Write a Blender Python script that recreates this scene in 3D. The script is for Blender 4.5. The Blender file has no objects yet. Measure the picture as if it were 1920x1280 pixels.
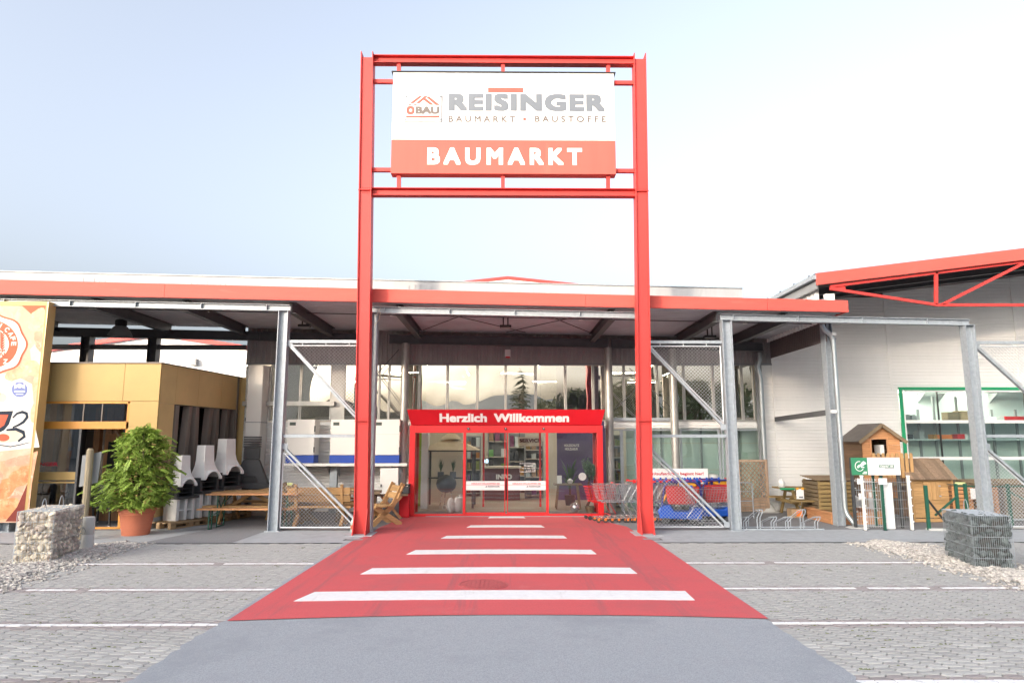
import bpy, bmesh, math, random
from mathutils import Vector, Matrix
from math import radians as rad, sin, cos, pi, tan, atan, sqrt
SC = bpy.context.scene
COL = SC.collection
RND = random.Random(7)

# ---------------------------------------------------------------- camera
FPX, CAMH = 1250.0, 2.04
PITCH, YAW = atan(185/1250.0), rad(0.6)
cd = bpy.data.cameras.new('camera'); cam = bpy.data.objects.new('camera', cd); COL.objects.link(cam)
cd.sensor_width = 36; cd.lens = FPX/1920*36; cd.clip_end = 3000; cd.clip_start = .05
cam.location = (0, 0, CAMH); cam.rotation_euler = (pi/2+PITCH, 0, -YAW)
SC.camera = cam
# ---------------------------------------------------------------- sky and sun
SUN_EL, SUN_AZ = rad(10.5), rad(42)      # low evening sun behind the camera, to the left
w = bpy.data.worlds.new('World'); SC.world = w; w.use_nodes = True
nt = w.node_tree; bg = nt.nodes['Background']; bg.inputs[1].default_value = .15
sky = nt.nodes.new('ShaderNodeTexSky'); sky.sky_type = 'NISHITA'; sky.sun_disc = False
sky.sun_elevation = SUN_EL; sky.sun_rotation = pi+SUN_AZ
sky.air_density = .8; sky.dust_density = 10.0; sky.ozone_density = 1.6
hsv = nt.nodes.new('ShaderNodeHueSaturation'); hsv.inputs['Saturation'].default_value = .52   # hazy evening air
nt.links.new(sky.outputs[0], hsv.inputs['Color']); nt.links.new(hsv.outputs[0], bg.inputs[0])
sl = bpy.data.lights.new('sun', 'SUN'); sun = bpy.data.objects.new('sun', sl); COL.objects.link(sun)
sl.energy = .85; sl.angle = rad(3.0); sl.color = (1, .80, .60)
sun.rotation_euler = (pi/2-SUN_EL, 0, -SUN_AZ)
SC.view_settings.view_transform = 'Standard'; SC.view_settings.look = 'None'
SC.view_settings.exposure = 2.42; SC.view_settings.gamma = 1
SC.cycles.max_bounces = 8; SC.cycles.transparent_max_bounces = 24; SC.cycles.glossy_bounces = 3
SC.cycles.transmission_bounces = 6

# ---------------------------------------------------------------- placing: a pixel of the 1920x1280 photo to a point at depth Y or on the ground
_F = Vector((sin(YAW)*cos(PITCH), cos(YAW)*cos(PITCH), sin(PITCH))); _R = Vector((cos(YAW), -sin(YAW), 0)); _U = _R.cross(_F)
def ray(px, py): return _F+_R*((px-960)/FPX)+_U*((640-py)/FPX)
def at(px, py, Y):
    d = ray(px, py); t = Y/d.y; return Vector((d.x*t, Y, CAMH+d.z*t))
def gp(px, py, z=0):
    d = ray(px, py); t = (z-CAMH)/d.z; return Vector((d.x*t, d.y*t, z))
def X(px, py, Y): return at(px, py, Y).x
def Z(py, Y, px=947): return at(px, py, Y).z

# ---------------------------------------------------------------- helpers
ORG = {}
def tag(o, label=None, cat=None, group=None, kind=None):
    if label: o['label'] = label
    if cat: o['category'] = cat
    if group: o['group'] = group
    if kind: o['kind'] = kind
    return o
def thing(name, label, cat, loc=(0, 0, 0), group=None, rz=0, local=False):
    o = bpy.data.objects.new(name, None); COL.objects.link(o); o.empty_display_size = .1
    o.location = loc; o.rotation_euler.z = rz
    ORG[o] = Vector((0, 0, 0)) if local else Vector(loc)
    return tag(o, label, cat, group)
def move(o, loc, rz=0): o.location = loc; o.rotation_euler.z = rz; return o
def dup(o, loc=None, rz=None, label=None, parent=None):
    c = o.copy(); COL.objects.link(c); c.parent = parent
    if loc is not None: c.location = loc
    if rz is not None: c.rotation_euler.z = rz
    if label: c['label'] = label
    for ch in o.children: dup(ch, parent=c)
    return c
def rotm(ax, ang): return Matrix.Rotation(ang, 3, ax)
ICO = {}
class MB:
    """collects shapes into one mesh"""
    def __init__(s): s.v = []; s.f = []
    def add(s, vs, fs):
        n = len(s.v); s.v += [tuple(v) for v in vs]; s.f += [tuple(i+n for i in f) for f in fs]; return s
    def box(s, a, b, M=None, piv=None):
        x0, y0, z0 = a; x1, y1, z1 = b
        vs = [Vector(p) for p in ((x0,y0,z0),(x1,y0,z0),(x1,y1,z0),(x0,y1,z0),(x0,y0,z1),(x1,y0,z1),(x1,y1,z1),(x0,y1,z1))]
        if M is not None:
            c = Vector(piv) if piv is not None else sum(vs, Vector())/8
            vs = [M @ (v-c)+c for v in vs]
        return s.add(vs, [(3,2,1,0),(4,5,6,7),(0,1,5,4),(1,2,6,5),(2,3,7,6),(3,0,4,7)])
    def cbox(s, c, d, M=None):
        c = Vector(c); h = Vector(d)/2
        return s.box(c-h, c+h, M)
    def bar(s, p0, p1, w, h=None, up=(0, 0, 1), ext=0):
        """box beam between two points, w across and h along 'up'"""
        p0, p1 = Vector(p0), Vector(p1); h = h or w
        d = (p1-p0).normalized(); p0 -= d*ext; p1 += d*ext
        u = Vector(up)
        if abs(d.dot(u)) > .98: u = Vector((0, 1, 0))
        a = d.cross(u).normalized(); u = a.cross(d).normalized()
        a *= w/2; u *= h/2
        vs = [p0-a-u, p0+a-u, p0+a+u, p0-a+u, p1-a-u, p1+a-u, p1+a+u, p1-a+u]
        return s.add(vs, [(0,1,2,3),(7,6,5,4),(0,4,5,1),(1,5,6,2),(2,6,7,3),(3,7,4,0)])
    def tube(s, pts, r, n=8, cap=True, closed=False):
        pts = [Vector(p) for p in pts]; m = len(pts)
        rs = r if isinstance(r, (list, tuple)) else [r]*m
        base = len(s.v); ref = None
        for i, p in enumerate(pts):
            if closed: d = pts[(i+1) % m]-pts[i-1]
            else: d = pts[min(i+1, m-1)]-pts[max(i-1, 0)]
            d.normalize()
            if ref is None:
                ref = Vector((0, 0, 1)) if abs(d.z) < .9 else Vector((1, 0, 0))
            a = d.cross(ref).normalized(); ref = a.cross(d).normalized()
            for k in range(n):
                t = 2*pi*k/n; s.v.append(tuple(p+(a*cos(t)+ref*sin(t))*rs[i]))
        for i in range(m if closed else m-1):
            j = (i+1) % m
            for k in range(n):
                q = (k+1) % n
                s.f.append((base+i*n+k, base+i*n+q, base+j*n+q, base+j*n+k))
        if cap and not closed:
            s.f.append(tuple(base+k for k in reversed(range(n)))); s.f.append(tuple(base+(m-1)*n+k for k in range(n)))
        return s
    def lathe(s, c, prof, n=20, cap=True):
        c = Vector(c); base = len(s.v); m = len(prof)
        for r, z in prof:
            for k in range(n):
                t = 2*pi*k/n; s.v.append((c.x+r*cos(t), c.y+r*sin(t), c.z+z))
        for i in range(m-1):
            for k in range(n):
                q = (k+1) % n; s.f.append((base+i*n+k, base+i*n+q, base+(i+1)*n+q, base+(i+1)*n+k))
        if cap:
            s.f.append(tuple(base+k for k in reversed(range(n)))); s.f.append(tuple(base+(m-1)*n+k for k in range(n)))
        return s
    def prism(s, poly, a, b, axis='y'):
        """closed polygon in the plane across 'axis', from a to b"""
        n = len(poly)
        def P(p, t): return {'y': (p[0], t, p[1]), 'x': (t, p[0], p[1]), 'z': (p[0], p[1], t)}[axis]
        vs = [P(p, a) for p in poly]+[P(p, b) for p in poly]
        return s.add(vs, [tuple(reversed(range(n))), tuple(range(n, 2*n))]+[(i, (i+1) % n, n+(i+1) % n, n+i) for i in range(n)])
    def sheet(s, prof, d0, d1):
        """polyline profile (3D points) swept from offset d0 to offset d1"""
        d0, d1 = Vector(d0), Vector(d1); n = len(prof); base = len(s.v)
        s.v += [tuple(Vector(p)+d0) for p in prof]+[tuple(Vector(p)+d1) for p in prof]
        s.f += [(base+i, base+i+1, base+n+i+1, base+n+i) for i in range(n-1)]
        return s
    def quad(s, *p): return s.add(p, [tuple(range(len(p)))])
    def blob(s, c, r, sub=1, jit=.25, sq=(1, 1, 1), rnd=RND):
        if sub not in ICO:
            bm = bmesh.new(); bmesh.ops.create_icosphere(bm, subdivisions=sub, radius=1)
            bm.verts.index_update(); ICO[sub] = ([v.co.copy() for v in bm.verts], [tuple(v.index for v in f.verts) for f in bm.faces]); bm.free()
        vv, fs = ICO[sub]; c = Vector(c); S = Matrix.Diagonal((r*sq[0], r*sq[1], r*sq[2]))
        R = Matrix.Rotation(rnd.random()*6.28, 3, 'Z') @ S @ Matrix.Rotation(rnd.random()*6.28, 3, Vector((rnd.random()-.5, rnd.random()-.5, rnd.random()-.5)).normalized())
        return s.add([R @ (v*(1+rnd.uniform(-jit, jit)))+c for v in vv], fs)
    def mesh(s, name, org=(0, 0, 0), smooth=False):
        o = Vector(org)
        me = bpy.data.meshes.new(name); me.from_pydata([tuple(Vector(v)-o) for v in s.v], [], s.f); me.update()
        bm = bmesh.new(); bm.from_mesh(me); bmesh.ops.recalc_face_normals(bm, faces=bm.faces); bm.to_mesh(me); bm.free()
        if smooth:
            for p in me.polygons: p.use_smooth = True
            try: me.set_sharp_from_angle(angle=rad(40))
            except Exception: pass
        return me
    def build(s, name, mat, parent=None, smooth=False, bevel=0, recalc=True):
        org = ORG.get(parent, Vector()) if parent else Vector()
        me = s.mesh(name, org, smooth)
        me.materials.append(mat)
        o = bpy.data.objects.new(name, me); COL.objects.link(o); o.parent = parent
        ORG[o] = org
        if bevel:
            b = o.modifiers.new('bevel', 'BEVEL'); b.width = bevel; b.segments = 2; b.limit_method = 'ANGLE'; b.angle_limit = rad(40)
        return o
def link(name, me, parent=None, loc=(0, 0, 0), rot=(0, 0, 0)):
    o = bpy.data.objects.new(name, me); COL.objects.link(o); o.parent = parent; o.location = loc; o.rotation_euler = rot
    ORG[o] = Vector()
    return o
def rbox(name, a, b, m, parent=None, bevel=.004): return MB().box(a, b).build(name, m, parent, bevel=bevel)
def text(name, s, x0, z0, w, h, y, m, parent, bold=0.0, th=.004, space=1.0, M=None, keepw=False):
    """lettering in the XZ plane facing -Y; fitted to the box x0,z0,w,h"""
    cu = bpy.data.curves.new(name, 'FONT'); cu.body = s; cu.extrude = .02; cu.space_character = space
    cu.resolution_u = 3
    t = bpy.data.objects.new(name, cu); COL.objects.link(t)
    dg = bpy.context.evaluated_depsgraph_get(); me = bpy.data.meshes.new_from_object(t.evaluated_get(dg))
    COL.objects.unlink(t); bpy.data.objects.remove(t)
    if bold:        # heavier strokes: copies of the outline shifted sideways, each a hair deeper
        V = [v.co.copy() for v in me.vertices]; Fc = [tuple(p.vertices) for p in me.polygons]; nv, nf = [], []
        for k, (dx, dy) in enumerate([(0, 0)]+[(1, 0), (-1, 0), (0, 1), (0, -1), (1, 1), (1, -1), (-1, 1), (-1, -1)]):
            o_ = len(nv); nv += [(v.x+dx*bold, v.y+dy*bold, v.z*(1-.04*k)) for v in V]; nf += [tuple(i+o_ for i in f) for f in Fc]
        me = bpy.data.meshes.new(name); me.from_pydata(nv, [], nf); me.update()
    xs = [v.co.x for v in me.vertices]; ys = [v.co.y for v in me.vertices]
    ax, bx, ay, by = min(xs), max(xs), min(ys), max(ys)
    sx = w/(bx-ax); sy = h/(by-ay)
    org = ORG.get(parent, Vector())
    for v in me.vertices:
        p = Vector((x0+(v.co.x-ax)*sx, y-(th*v.co.z/.02 if v.co.z > 0 else 0), z0+(v.co.y-ay)*sy))
        if M: p = M(p)
        v.co = p-org
    me.materials.clear(); me.materials.append(m)
    o = bpy.data.objects.new(name, me); COL.objects.link(o); o.parent = parent; ORG[o] = org
    return o
def ribs_z(z0, z1, pitch, depth, y, flat=.62):
    """profile of a sheet with horizontal ribs, running up"""
    out = []; z = z0
    while z < z1-1e-4:
        for t, d in ((0, 0), (flat, 0), (flat+.12, depth), (.90, depth)):
            zz = z+t*pitch
            if zz < z1: out.append((0, y-d, zz))
        z += pitch
    out.append((0, y, z1)); return out
def ribs_x(x0, x1, pitch, depth, y, flat=.5):
    out = []; x = x0
    while x < x1-1e-4:
        for t, d in ((0, 0), (flat, 0), (flat+.12, depth), (.88, depth)):
            xx = x+t*pitch
            if xx < x1: out.append((xx, y-d, 0))
        x += pitch
    out.append((x1, y, 0)); return out
# ---------------------------------------------------------------- materials
def M(name, col, rough=.5, metal=0.0, var=.10, vs=3.0, bump=0.0, bs=60.0, rand=0.0, hrand=0.0, stretch=(1, 1, 1), spec=.5, coat=0.0, stain=None, detail=4):
    """base colour with noise variation, optional per-object variation, fine relief and a stain colour with a shape of its own"""
    m = bpy.data.materials.new(name); m.use_nodes = True; n = m.node_tree.nodes; l = m.node_tree.links
    b = n['Principled BSDF']; b.inputs['Metallic'].default_value = metal; b.inputs['Roughness'].default_value = rough
    b.inputs['Specular IOR Level'].default_value = spec; b.inputs['Coat Weight'].default_value = coat
    tc = n.new('ShaderNodeTexCoord'); mp = n.new('ShaderNodeMapping'); mp.inputs['Scale'].default_value = stretch
    l.new(tc.outputs['Object'], mp.inputs[0])
    nz = n.new('ShaderNodeTexNoise'); nz.inputs['Scale'].default_value = vs; nz.inputs['Detail'].default_value = detail; nz.inputs['Roughness'].default_value = .62
    l.new(mp.outputs[0], nz.inputs[0])
    mr = n.new('ShaderNodeMapRange'); mr.inputs[1].default_value = .25; mr.inputs[2].default_value = .75
    mr.inputs[3].default_value = 1-var; mr.inputs[4].default_value = 1+var; l.new(nz.outputs[0], mr.inputs[0])
    fac = mr.outputs[0]
    if rand:
        oi = n.new('ShaderNodeObjectInfo'); r2 = n.new('ShaderNodeMapRange'); r2.inputs[3].default_value = 1-rand; r2.inputs[4].default_value = 1+rand
        l.new(oi.outputs['Random'], r2.inputs[0]); mm = n.new('ShaderNodeMath'); mm.operation = 'MULTIPLY'
        l.new(fac, mm.inputs[0]); l.new(r2.outputs[0], mm.inputs[1]); fac = mm.outputs[0]
    hs = n.new('ShaderNodeHueSaturation'); hs.inputs['Color'].default_value = (*col, 1); l.new(fac, hs.inputs['Value'])
    if hrand:
        oi = n.new('ShaderNodeObjectInfo'); r2 = n.new('ShaderNodeMapRange'); r2.inputs[3].default_value = .5-hrand; r2.inputs[4].default_value = .5+hrand
        l.new(oi.outputs['Random'], r2.inputs[0]); l.new(r2.outputs[0], hs.inputs['Hue'])
    out = hs.outputs[0]
    for st_ in ([stain] if stain and not isinstance(stain, list) else (stain or [])):
        sc, thr, scol, amt = st_[:4]; src = mp.outputs[0]; soft = st_[5] if len(st_) > 5 else .12
        if len(st_) > 4 and st_[4]:
            m3 = n.new('ShaderNodeMapping'); m3.inputs['Scale'].default_value = st_[4]; m3.inputs['Location'].default_value = (sc*3.1, 1.7, .4); l.new(tc.outputs['Object'], m3.inputs[0]); src = m3.outputs[0]
        n2 = n.new('ShaderNodeTexNoise'); n2.inputs['Scale'].default_value = sc; n2.inputs['Detail'].default_value = 6; n2.inputs['Roughness'].default_value = .7
        l.new(src, n2.inputs[0])
        m2 = n.new('ShaderNodeMapRange'); m2.inputs[1].default_value = thr; m2.inputs[2].default_value = thr+soft; m2.inputs[4].default_value = amt
        l.new(n2.outputs[0], m2.inputs[0]); mx = n.new('ShaderNodeMix'); mx.data_type = 'RGBA'
        l.new(m2.outputs[0], mx.inputs[0]); l.new(out, mx.inputs[6]); mx.inputs[7].default_value = (*scol, 1); out = mx.outputs[2]
    l.new(out, b.inputs['Base Color'])
    rr = n.new('ShaderNodeMapRange'); rr.inputs[3].default_value = max(0, rough-.08); rr.inputs[4].default_value = min(1, rough+.08)
    l.new(nz.outputs[0], rr.inputs[0]); l.new(rr.outputs[0], b.inputs['Roughness'])
    if bump:
        n3 = n.new('ShaderNodeTexNoise'); n3.inputs['Scale'].default_value = bs; n3.inputs['Detail'].default_value = 5
        l.new(mp.outputs[0], n3.inputs[0]); bp = n.new('ShaderNodeBump'); bp.inputs['Strength'].default_value = bump; bp.inputs['Distance'].default_value = .01
        l.new(n3.outputs[0], bp.inputs['Height']); l.new(bp.outputs[0], b.inputs['Normal'])
    return m
def glass(name, refl, tint=(.9, .93, .92), wav=.0, ws=1.2, rough=0.0, bl=.22):
    m = bpy.data.materials.new(name); m.use_nodes = True; n = m.node_tree.nodes; l = m.node_tree.links
    n.remove(n['Principled BSDF']); o = n['Material Output']
    t = n.new('ShaderNodeBsdfTransparent'); t.inputs[0].default_value = (*tint, 1)
    g = n.new('ShaderNodeBsdfGlossy'); g.inputs['Roughness'].default_value = rough; g.inputs[0].default_value = (1, .95, .87, 1) if 'coated' in name else (.96, .97, .97, 1)
    fr = n.new('ShaderNodeLayerWeight'); fr.inputs[0].default_value = bl
    mr = n.new('ShaderNodeMapRange'); mr.inputs[3].default_value = refl; mr.inputs[4].default_value = .95; l.new(fr.outputs['Fresnel'], mr.inputs[0])
    mx = n.new('ShaderNodeMixShader'); l.new(mr.outputs[0], mx.inputs[0]); l.new(t.outputs[0], mx.inputs[1]); l.new(g.outputs[0], mx.inputs[2])
    l.new(mx.outputs[0], o.inputs[0])
    if wav:
        tc = n.new('ShaderNodeTexCoord'); nz = n.new('ShaderNodeTexNoise'); nz.inputs['Scale'].default_value = ws; nz.inputs['Detail'].default_value = 1
        l.new(tc.outputs['Object'], nz.inputs[0]); bp = n.new('ShaderNodeBump'); bp.inputs['Strength'].default_value = 1; bp.inputs['Distance'].default_value = wav
        l.new(nz.outputs[0], bp.inputs['Height']); l.new(bp.outputs[0], g.inputs['Normal'])
    return m
def emit(name, col, s):
    m = bpy.data.materials.new(name); m.use_nodes = True; b = m.node_tree.nodes['Principled BSDF']
    b.inputs['Base Color'].default_value = (.8, .8, .8, 1); b.inputs['Emission Color'].default_value = (*col, 1); b.inputs['Emission Strength'].default_value = s
    return m
def wood(name, col, rough=.7, rand=.15, axis=0, dark=.55):
    """planks with long grain along one axis"""
    st = [14, 14, 14]; st[axis] = 1.2
    m = M(name, col, rough, var=.28, vs=2.2, stretch=tuple(st), rand=rand, bump=.25, bs=6, stain=(.7, .60, tuple(c*dark for c in col), .55))
    return m
RED = (.56, .052, .047)
MT = dict(
 asphalt=M('asphalt', (.315, .338, .372), .85, var=.30, vs=95, bump=.6, bs=420, detail=2, stain=[(.35, .50, (.24, .262, .295), .6), (38, .60, (.40, .42, .45), .55), (55, .62, (.16, .17, .185), .5), (.9, .60, (.34, .355, .38), .5, (3, .25, 1)), (1.6, .68, (.15, .155, .165), .75)]),
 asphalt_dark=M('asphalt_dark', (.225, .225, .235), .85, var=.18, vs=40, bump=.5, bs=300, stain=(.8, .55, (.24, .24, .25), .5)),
 concrete=M('concrete_floor', (.36, .378, .40), .8, var=.14, vs=6, bump=.3, bs=160, stain=(.9, .56, (.26, .268, .28), .55)),
 bed=M('joint_grit', (.065, .065, .06), .95, var=.3, vs=30, bump=.6, bs=90, stain=(3, .6, (.09, .11, .05), .6)),
 paver=M('paver', (.37, .37, .365), .85, var=.18, vs=9, rand=.16, hrand=.015, bump=.5, bs=160, stain=(1.1, .55, (.30, .30, .295), .7)),
 paver_pink=M('paver_pink', (.275, .25, .25), .85, var=.2, vs=9, rand=.14, bump=.5, bs=160, stain=(1.1, .6, (.27, .25, .25), .6)),
 paint_row=M('painted_paver', (.76, .77, .79), .7, var=.14, vs=14, bump=.4, bs=160, stain=(5, .56, (.32, .31, .31), .8)),
 red_coat=M('red_road_coating', (.55, .088, .097), .75, var=.16, vs=60, bump=.4, bs=260, stain=[(.5, .48, (.43, .095, .105), .6), (1.0, .56, (.33, .095, .105), .75, (2.6, .14, 1)), (30, .66, (.54, .17, .17), .5), (2.2, .66, (.33, .085, .09), .5), (.8, .62, (.56, .17, .17), .55)]),
 white_paint=M('white_road_paint', (.72, .73, .75), .6, var=.08, vs=12, bump=.3, bs=240, stain=[(3, .58, (.58, .56, .57), .6, (2, .4, 1)), (22, .66, (.50, .22, .23), .8), (1.5, .64, (.50, .49, .50), .6)]),
 red=M('red_paint', RED, .5, spec=.3, var=.05, vs=3, bump=.02, bs=30, stain=[(1.5, .62, (.54, .085, .075), .4), (2.0, .60, (.40, .055, .05), .6, (6, 6, .16)), (14, .70, (.36, .07, .06), .5)]),
 red_in=M('red_frame', (.66, .018, .022), .38, var=.05, vs=3),
 red_dark=M('red_board', (.55, .008, .018), .4, var=.06, vs=2),
 fascia=M('red_fascia', (.62, .105, .085), .62, spec=.18, var=.07, vs=1.2, stretch=(1, 1, 6), stain=[(.8, .60, (.62, .15, .12), .5), (1.6, .58, (.50, .10, .085), .5, (7, 1, .3))]),
 galv=M('galvanised', (.36, .395, .43), .55, metal=.3, spec=.3, var=.16, vs=14, stain=[(9, .58, (.42, .455, .49), .5), (3, .60, (.26, .285, .31), .5, (4, 4, .3))]),
 galv_warm=M('galvanised_girder', (.52, .53, .53), .40, metal=.5, var=.14, vs=9, stretch=(.3, 1, 1)),
 zinc=M('zinc_pipe', (.42, .46, .48), .35, metal=.7, var=.12, vs=6, stretch=(1, 1, .3)),
 dark_steel=M('dark_steel', (.095, .097, .105), .5, metal=.2, var=.2, vs=4),
 tube_steel=M('tube_steel', (.40, .39, .37), .4, metal=.5, var=.12, vs=5),
 deck=M('roof_deck', (.52, .53, .56), .6, var=.14, vs=1.2, stain=(.6, .58, (.45, .465, .49), .6)),
 band=M('dark_cladding', (.32, .30, .30), .55, var=.12, vs=2),
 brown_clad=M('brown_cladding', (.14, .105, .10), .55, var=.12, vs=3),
 sheet=M('white_sheet', (.76, .755, .74), .42, var=.05, vs=1.0, stretch=(1, 1, .4), stain=(.9, .64, (.72, .715, .70), .5)),
 sheet2=M('parapet_sheet', (.40, .41, .43), .65, spec=.15, var=.07, vs=2, stretch=(3, 1, .4), stain=(2.2, .6, (.34, .34, .34), .6)),
 white=M('white_coat', (.76, .755, .745), .5, var=.04, vs=3),
 sign_white=M('sign_white', (.66, .66, .665), .55, spec=.2, var=.03, vs=2, stain=(1.2, .66, (.70, .68, .65), .5)),
 sign_red=M('sign_red', (.64, .105, .085), .55, spec=.2, var=.06, vs=1.4, stretch=(2.5, 1, .3), stain=(1.1, .6, (.62, .16, .12), .5)),
 sign_grey=M('sign_grey', (.135, .155, .185), .45, var=.03),
 sign_taupe=M('sign_taupe', (.125, .105, .098), .45, var=.03),
 letter=M('letter_white', (.80, .79, .78), .4, var=.02),
 gold=M('gold_panel', (.48, .325, .13), .5, spec=.25, var=.06, vs=1.2),
 gold_side=M('gold_lightened', (.64, .44, .19), .38, metal=.1, var=.09, vs=1.5),  # side gold, lightened in the colour to offset the shade on that face
 orange=M('orange_frame', (.62, .27, .05), .4, var=.05),
 brown_fin=M('brown_fin', (.20, .165, .14), .6, var=.16, vs=3, stretch=(1, 1, .2)),
 glass_hi=glass('coated_glass', .52, (.66, .70, .70), wav=.014, ws=.7),
 glass_door=glass('door_glass', .035, (.90, .92, .92), wav=.002),
 glass_shop=glass('shop_glass', .06, (.86, .92, .90), wav=.004),
 glass_cafe=glass('cafe_glass', .14, (.50, .53, .56), wav=.004),
 black=M('black', (.018, .018, .02), .5, var=.2),
 charcoal=M('charcoal', (.045, .047, .05), .6, var=.2, vs=5),
 grey=M('mid_grey', (.25, .26, .27), .55, var=.08),
 plastic_blue=M('blue_plastic', (.012, .10, .52), .4, var=.05),
 blue_base=M('blue_enamel', (.012, .06, .36), .4, var=.05),
 cabinet=M('cabinet_white', (.70, .69, .66), .45, var=.03, vs=2),
 yellow=M('yellow_plastic', (.78, .36, .02), .4, var=.05),
 orange_p=M('orange_plastic', (.80, .20, .03), .45, var=.05),
 chrome=M('chrome_wire', (.55, .56, .58), .28, metal=.85, var=.08),
 wire=M('fence_wire', (.62, .64, .66), .4, metal=.4, var=.06),
 terracotta=M('terracotta', (.52, .16, .085), .65, var=.08, vs=5, stain=(4, .62, (.58, .24, .15), .4)),
 soil=M('soil', (.04, .028, .02), .95, var=.3, vs=40, bump=.8, bs=60),
 bark=M('bark', (.10, .065, .045), .9, var=.3, vs=20, bump=.7, bs=50, stretch=(1, 1, .3)),
 plaster=M('white_plaster', (.82, .815, .80), .85, var=.05, vs=5, bump=.25, bs=90, stain=(2.5, .66, (.60, .59, .57), .5)),
 beige=M('beige_stone', (.40, .31, .26), .85, var=.08, vs=6, bump=.3, bs=80),
 pine=wood('pine_x', (.46, .27, .115), axis=0), pine_y=wood('pine_y', (.46, .27, .115), axis=1), pine_z=wood('pine_z', (.46, .27, .115), axis=2),
 larch=wood('larch_x', (.52, .25, .11), axis=0), larch_y=wood('larch_y', (.50, .24, .11), axis=1), larch_z=wood('larch_z', (.50, .25, .12), axis=2),
 weath=wood('weathered_x', (.21, .15, .09), axis=0), weath_y=wood('weathered_y', (.17, .125, .075), axis=1),
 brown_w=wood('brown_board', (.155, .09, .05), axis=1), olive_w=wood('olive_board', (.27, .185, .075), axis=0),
 lattice_w=wood('lattice_wood', (.36, .25, .175), axis=2),
 roof_felt=M('roof_felt', (.17, .155, .145), .9, var=.14, vs=5, bump=.4, bs=120),
 roof_board=wood('roof_board', (.24, .165, .11), axis=1, rand=.25),
 pallet=wood('pallet_wood', (.36, .24, .13), axis=0),
 green=M('green_coat', (.012, .085, .055), .4, var=.06), green_trim=M('green_trim', (.015, .30, .13), .4, var=.05),
 sign_green=M('sign_green', (.035, .22, .11), .45, var=.04),
 rubble=M('dark_rubble', (.095, .115, .115), .85, var=.35, vs=6, rand=.5, hrand=.02, bump=.6, bs=40),
 lime=M('pale_rubble', (.66, .58, .48), .9, var=.16, vs=9, rand=.22, hrand=.02, bump=.5, bs=60),
 pebble=M('pebble', (.42, .395, .365), .85, var=.55, vs=16, detail=1, bump=.3, bs=60, stain=(13, .6, (.36, .25, .18), .7)),
 bollard=M('bollard_concrete', (.50, .50, .48), .85, var=.08, vs=8, bump=.3, bs=150),
 shelf_back=M('shelf_back', (.56, .63, .60), .45, var=.03, vs=1),
 shelf_back2=M('shelf_back_light', (.62, .69, .70), .45, var=.03, vs=1),
 cream=M('interior_wall', (.62, .56, .48), .7, var=.05), floor_in=M('vinyl_floor', (.45, .38, .30), .35, var=.10, vs=5, stretch=(.3, 3, 1)),
 ceiling=M('hall_ceiling', (.10, .10, .105), .8, var=.1), violet=M('violet_wall', (.10, .07, .17), .6, var=.08),
 maroon=M('maroon_counter', (.12, .035, .04), .5, var=.08), card=M('cardboard', (.40, .27, .16), .8, var=.08),
 lamp=emit('light_tube', (1, .90, .74), 34.0), screen=emit('screen_light', (.5, .8, 1), 1.2),
 goods1=M('goods_red', (.40, .04, .04), .5, var=.3, vs=9, hrand=.08, rand=.3), goods2=M('goods_mixed', (.30, .20, .08), .6, rand=.4, hrand=.3, var=.3, vs=12),
 cloth=M('canvas_cream', (.66, .54, .38), .8, var=.05), rattan=M('rattan', (.030, .029, .031), .6, var=.25, vs=90),
 steel_top=M('steel_top', (.5, .5, .5), .3, metal=.8, var=.1), pink=M('letter_red', (.55, .02, .05), .5, var=.02),
 leaf_pot=M('leaf_potted', (.23, .37, .06), .6, var=.45, vs=4.5, hrand=.02, stain=(5, .62, (.34, .36, .07), .55)),
 leaf_in=M('leaf_indoor', (.06, .13, .05), .55, var=.3, vs=8), leaf_con=M('leaf_conifer', (.030, .055, .028), .7, var=.35, vs=1.5), leaf_dec=M('leaf_tree', (.055, .085, .025), .7, var=.35, vs=1.2),
 hill=M('hazed_hill', (.22, .235, .24), .95, var=.3, vs=.01), brick_far=M('far_wall', (.45, .44, .42), .8, var=.06), tarmac_far=M('ground_far', (.13, .135, .14), .9, var=.15, vs=.3),  # hill tone pale and bluish: distance haze put into the colour
)
for k in ('leaf_pot', 'leaf_in'):
    b = MT[k].node_tree.nodes['Principled BSDF']
    b.inputs['Subsurface Weight'].default_value = 0.0
# ================================================================ ground
def sheet_obj(name, poly, z, m, kind='structure', parent=None):
    o = MB().quad(*[(p[0], p[1], z) for p in poly]).build(name, m, parent)
    if kind and not parent: tag(o, kind=kind)
    return o
sheet_obj('ground', [(-900, -900), (900, -900), (900, 900), (-900, 900)], -.07, MT['tarmac_far'])
LX0, LX1 = -3.16, 3.04                       # the drive lane
pave = sheet_obj('parking_pavement', [(-16, -6), (16, -6), (16, 13.86), (-16, 13.86)], -.04, MT['bed'])
tag(pave, label='grey interlocking block paving of the parking bays either side of the drive')
def wob(x, y0, y1, n, a): return [(x+RND.uniform(-a, a), y0+(y1-y0)*i/n) for i in range(n+1)]
sheet_obj('drive_lane', wob(LX1, -6, 13.9, 190, .034)+wob(LX0-.06, 13.9, -6, 190, .034), .004, MT['asphalt'])
sheet_obj('forecourt_strip', [(-22, 13.86), (22, 13.86), (22, 15.75), (-22, 15.75)], .006, MT['concrete'])
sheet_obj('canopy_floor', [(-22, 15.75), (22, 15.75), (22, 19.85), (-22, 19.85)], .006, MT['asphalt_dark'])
sheet_obj('asphalt_patch', [gp(258, 1019)[:2], gp(432, 1019)[:2], gp(520, 988)[:2], gp(440, 984)[:2]], .011, MT['asphalt_dark'])
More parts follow.
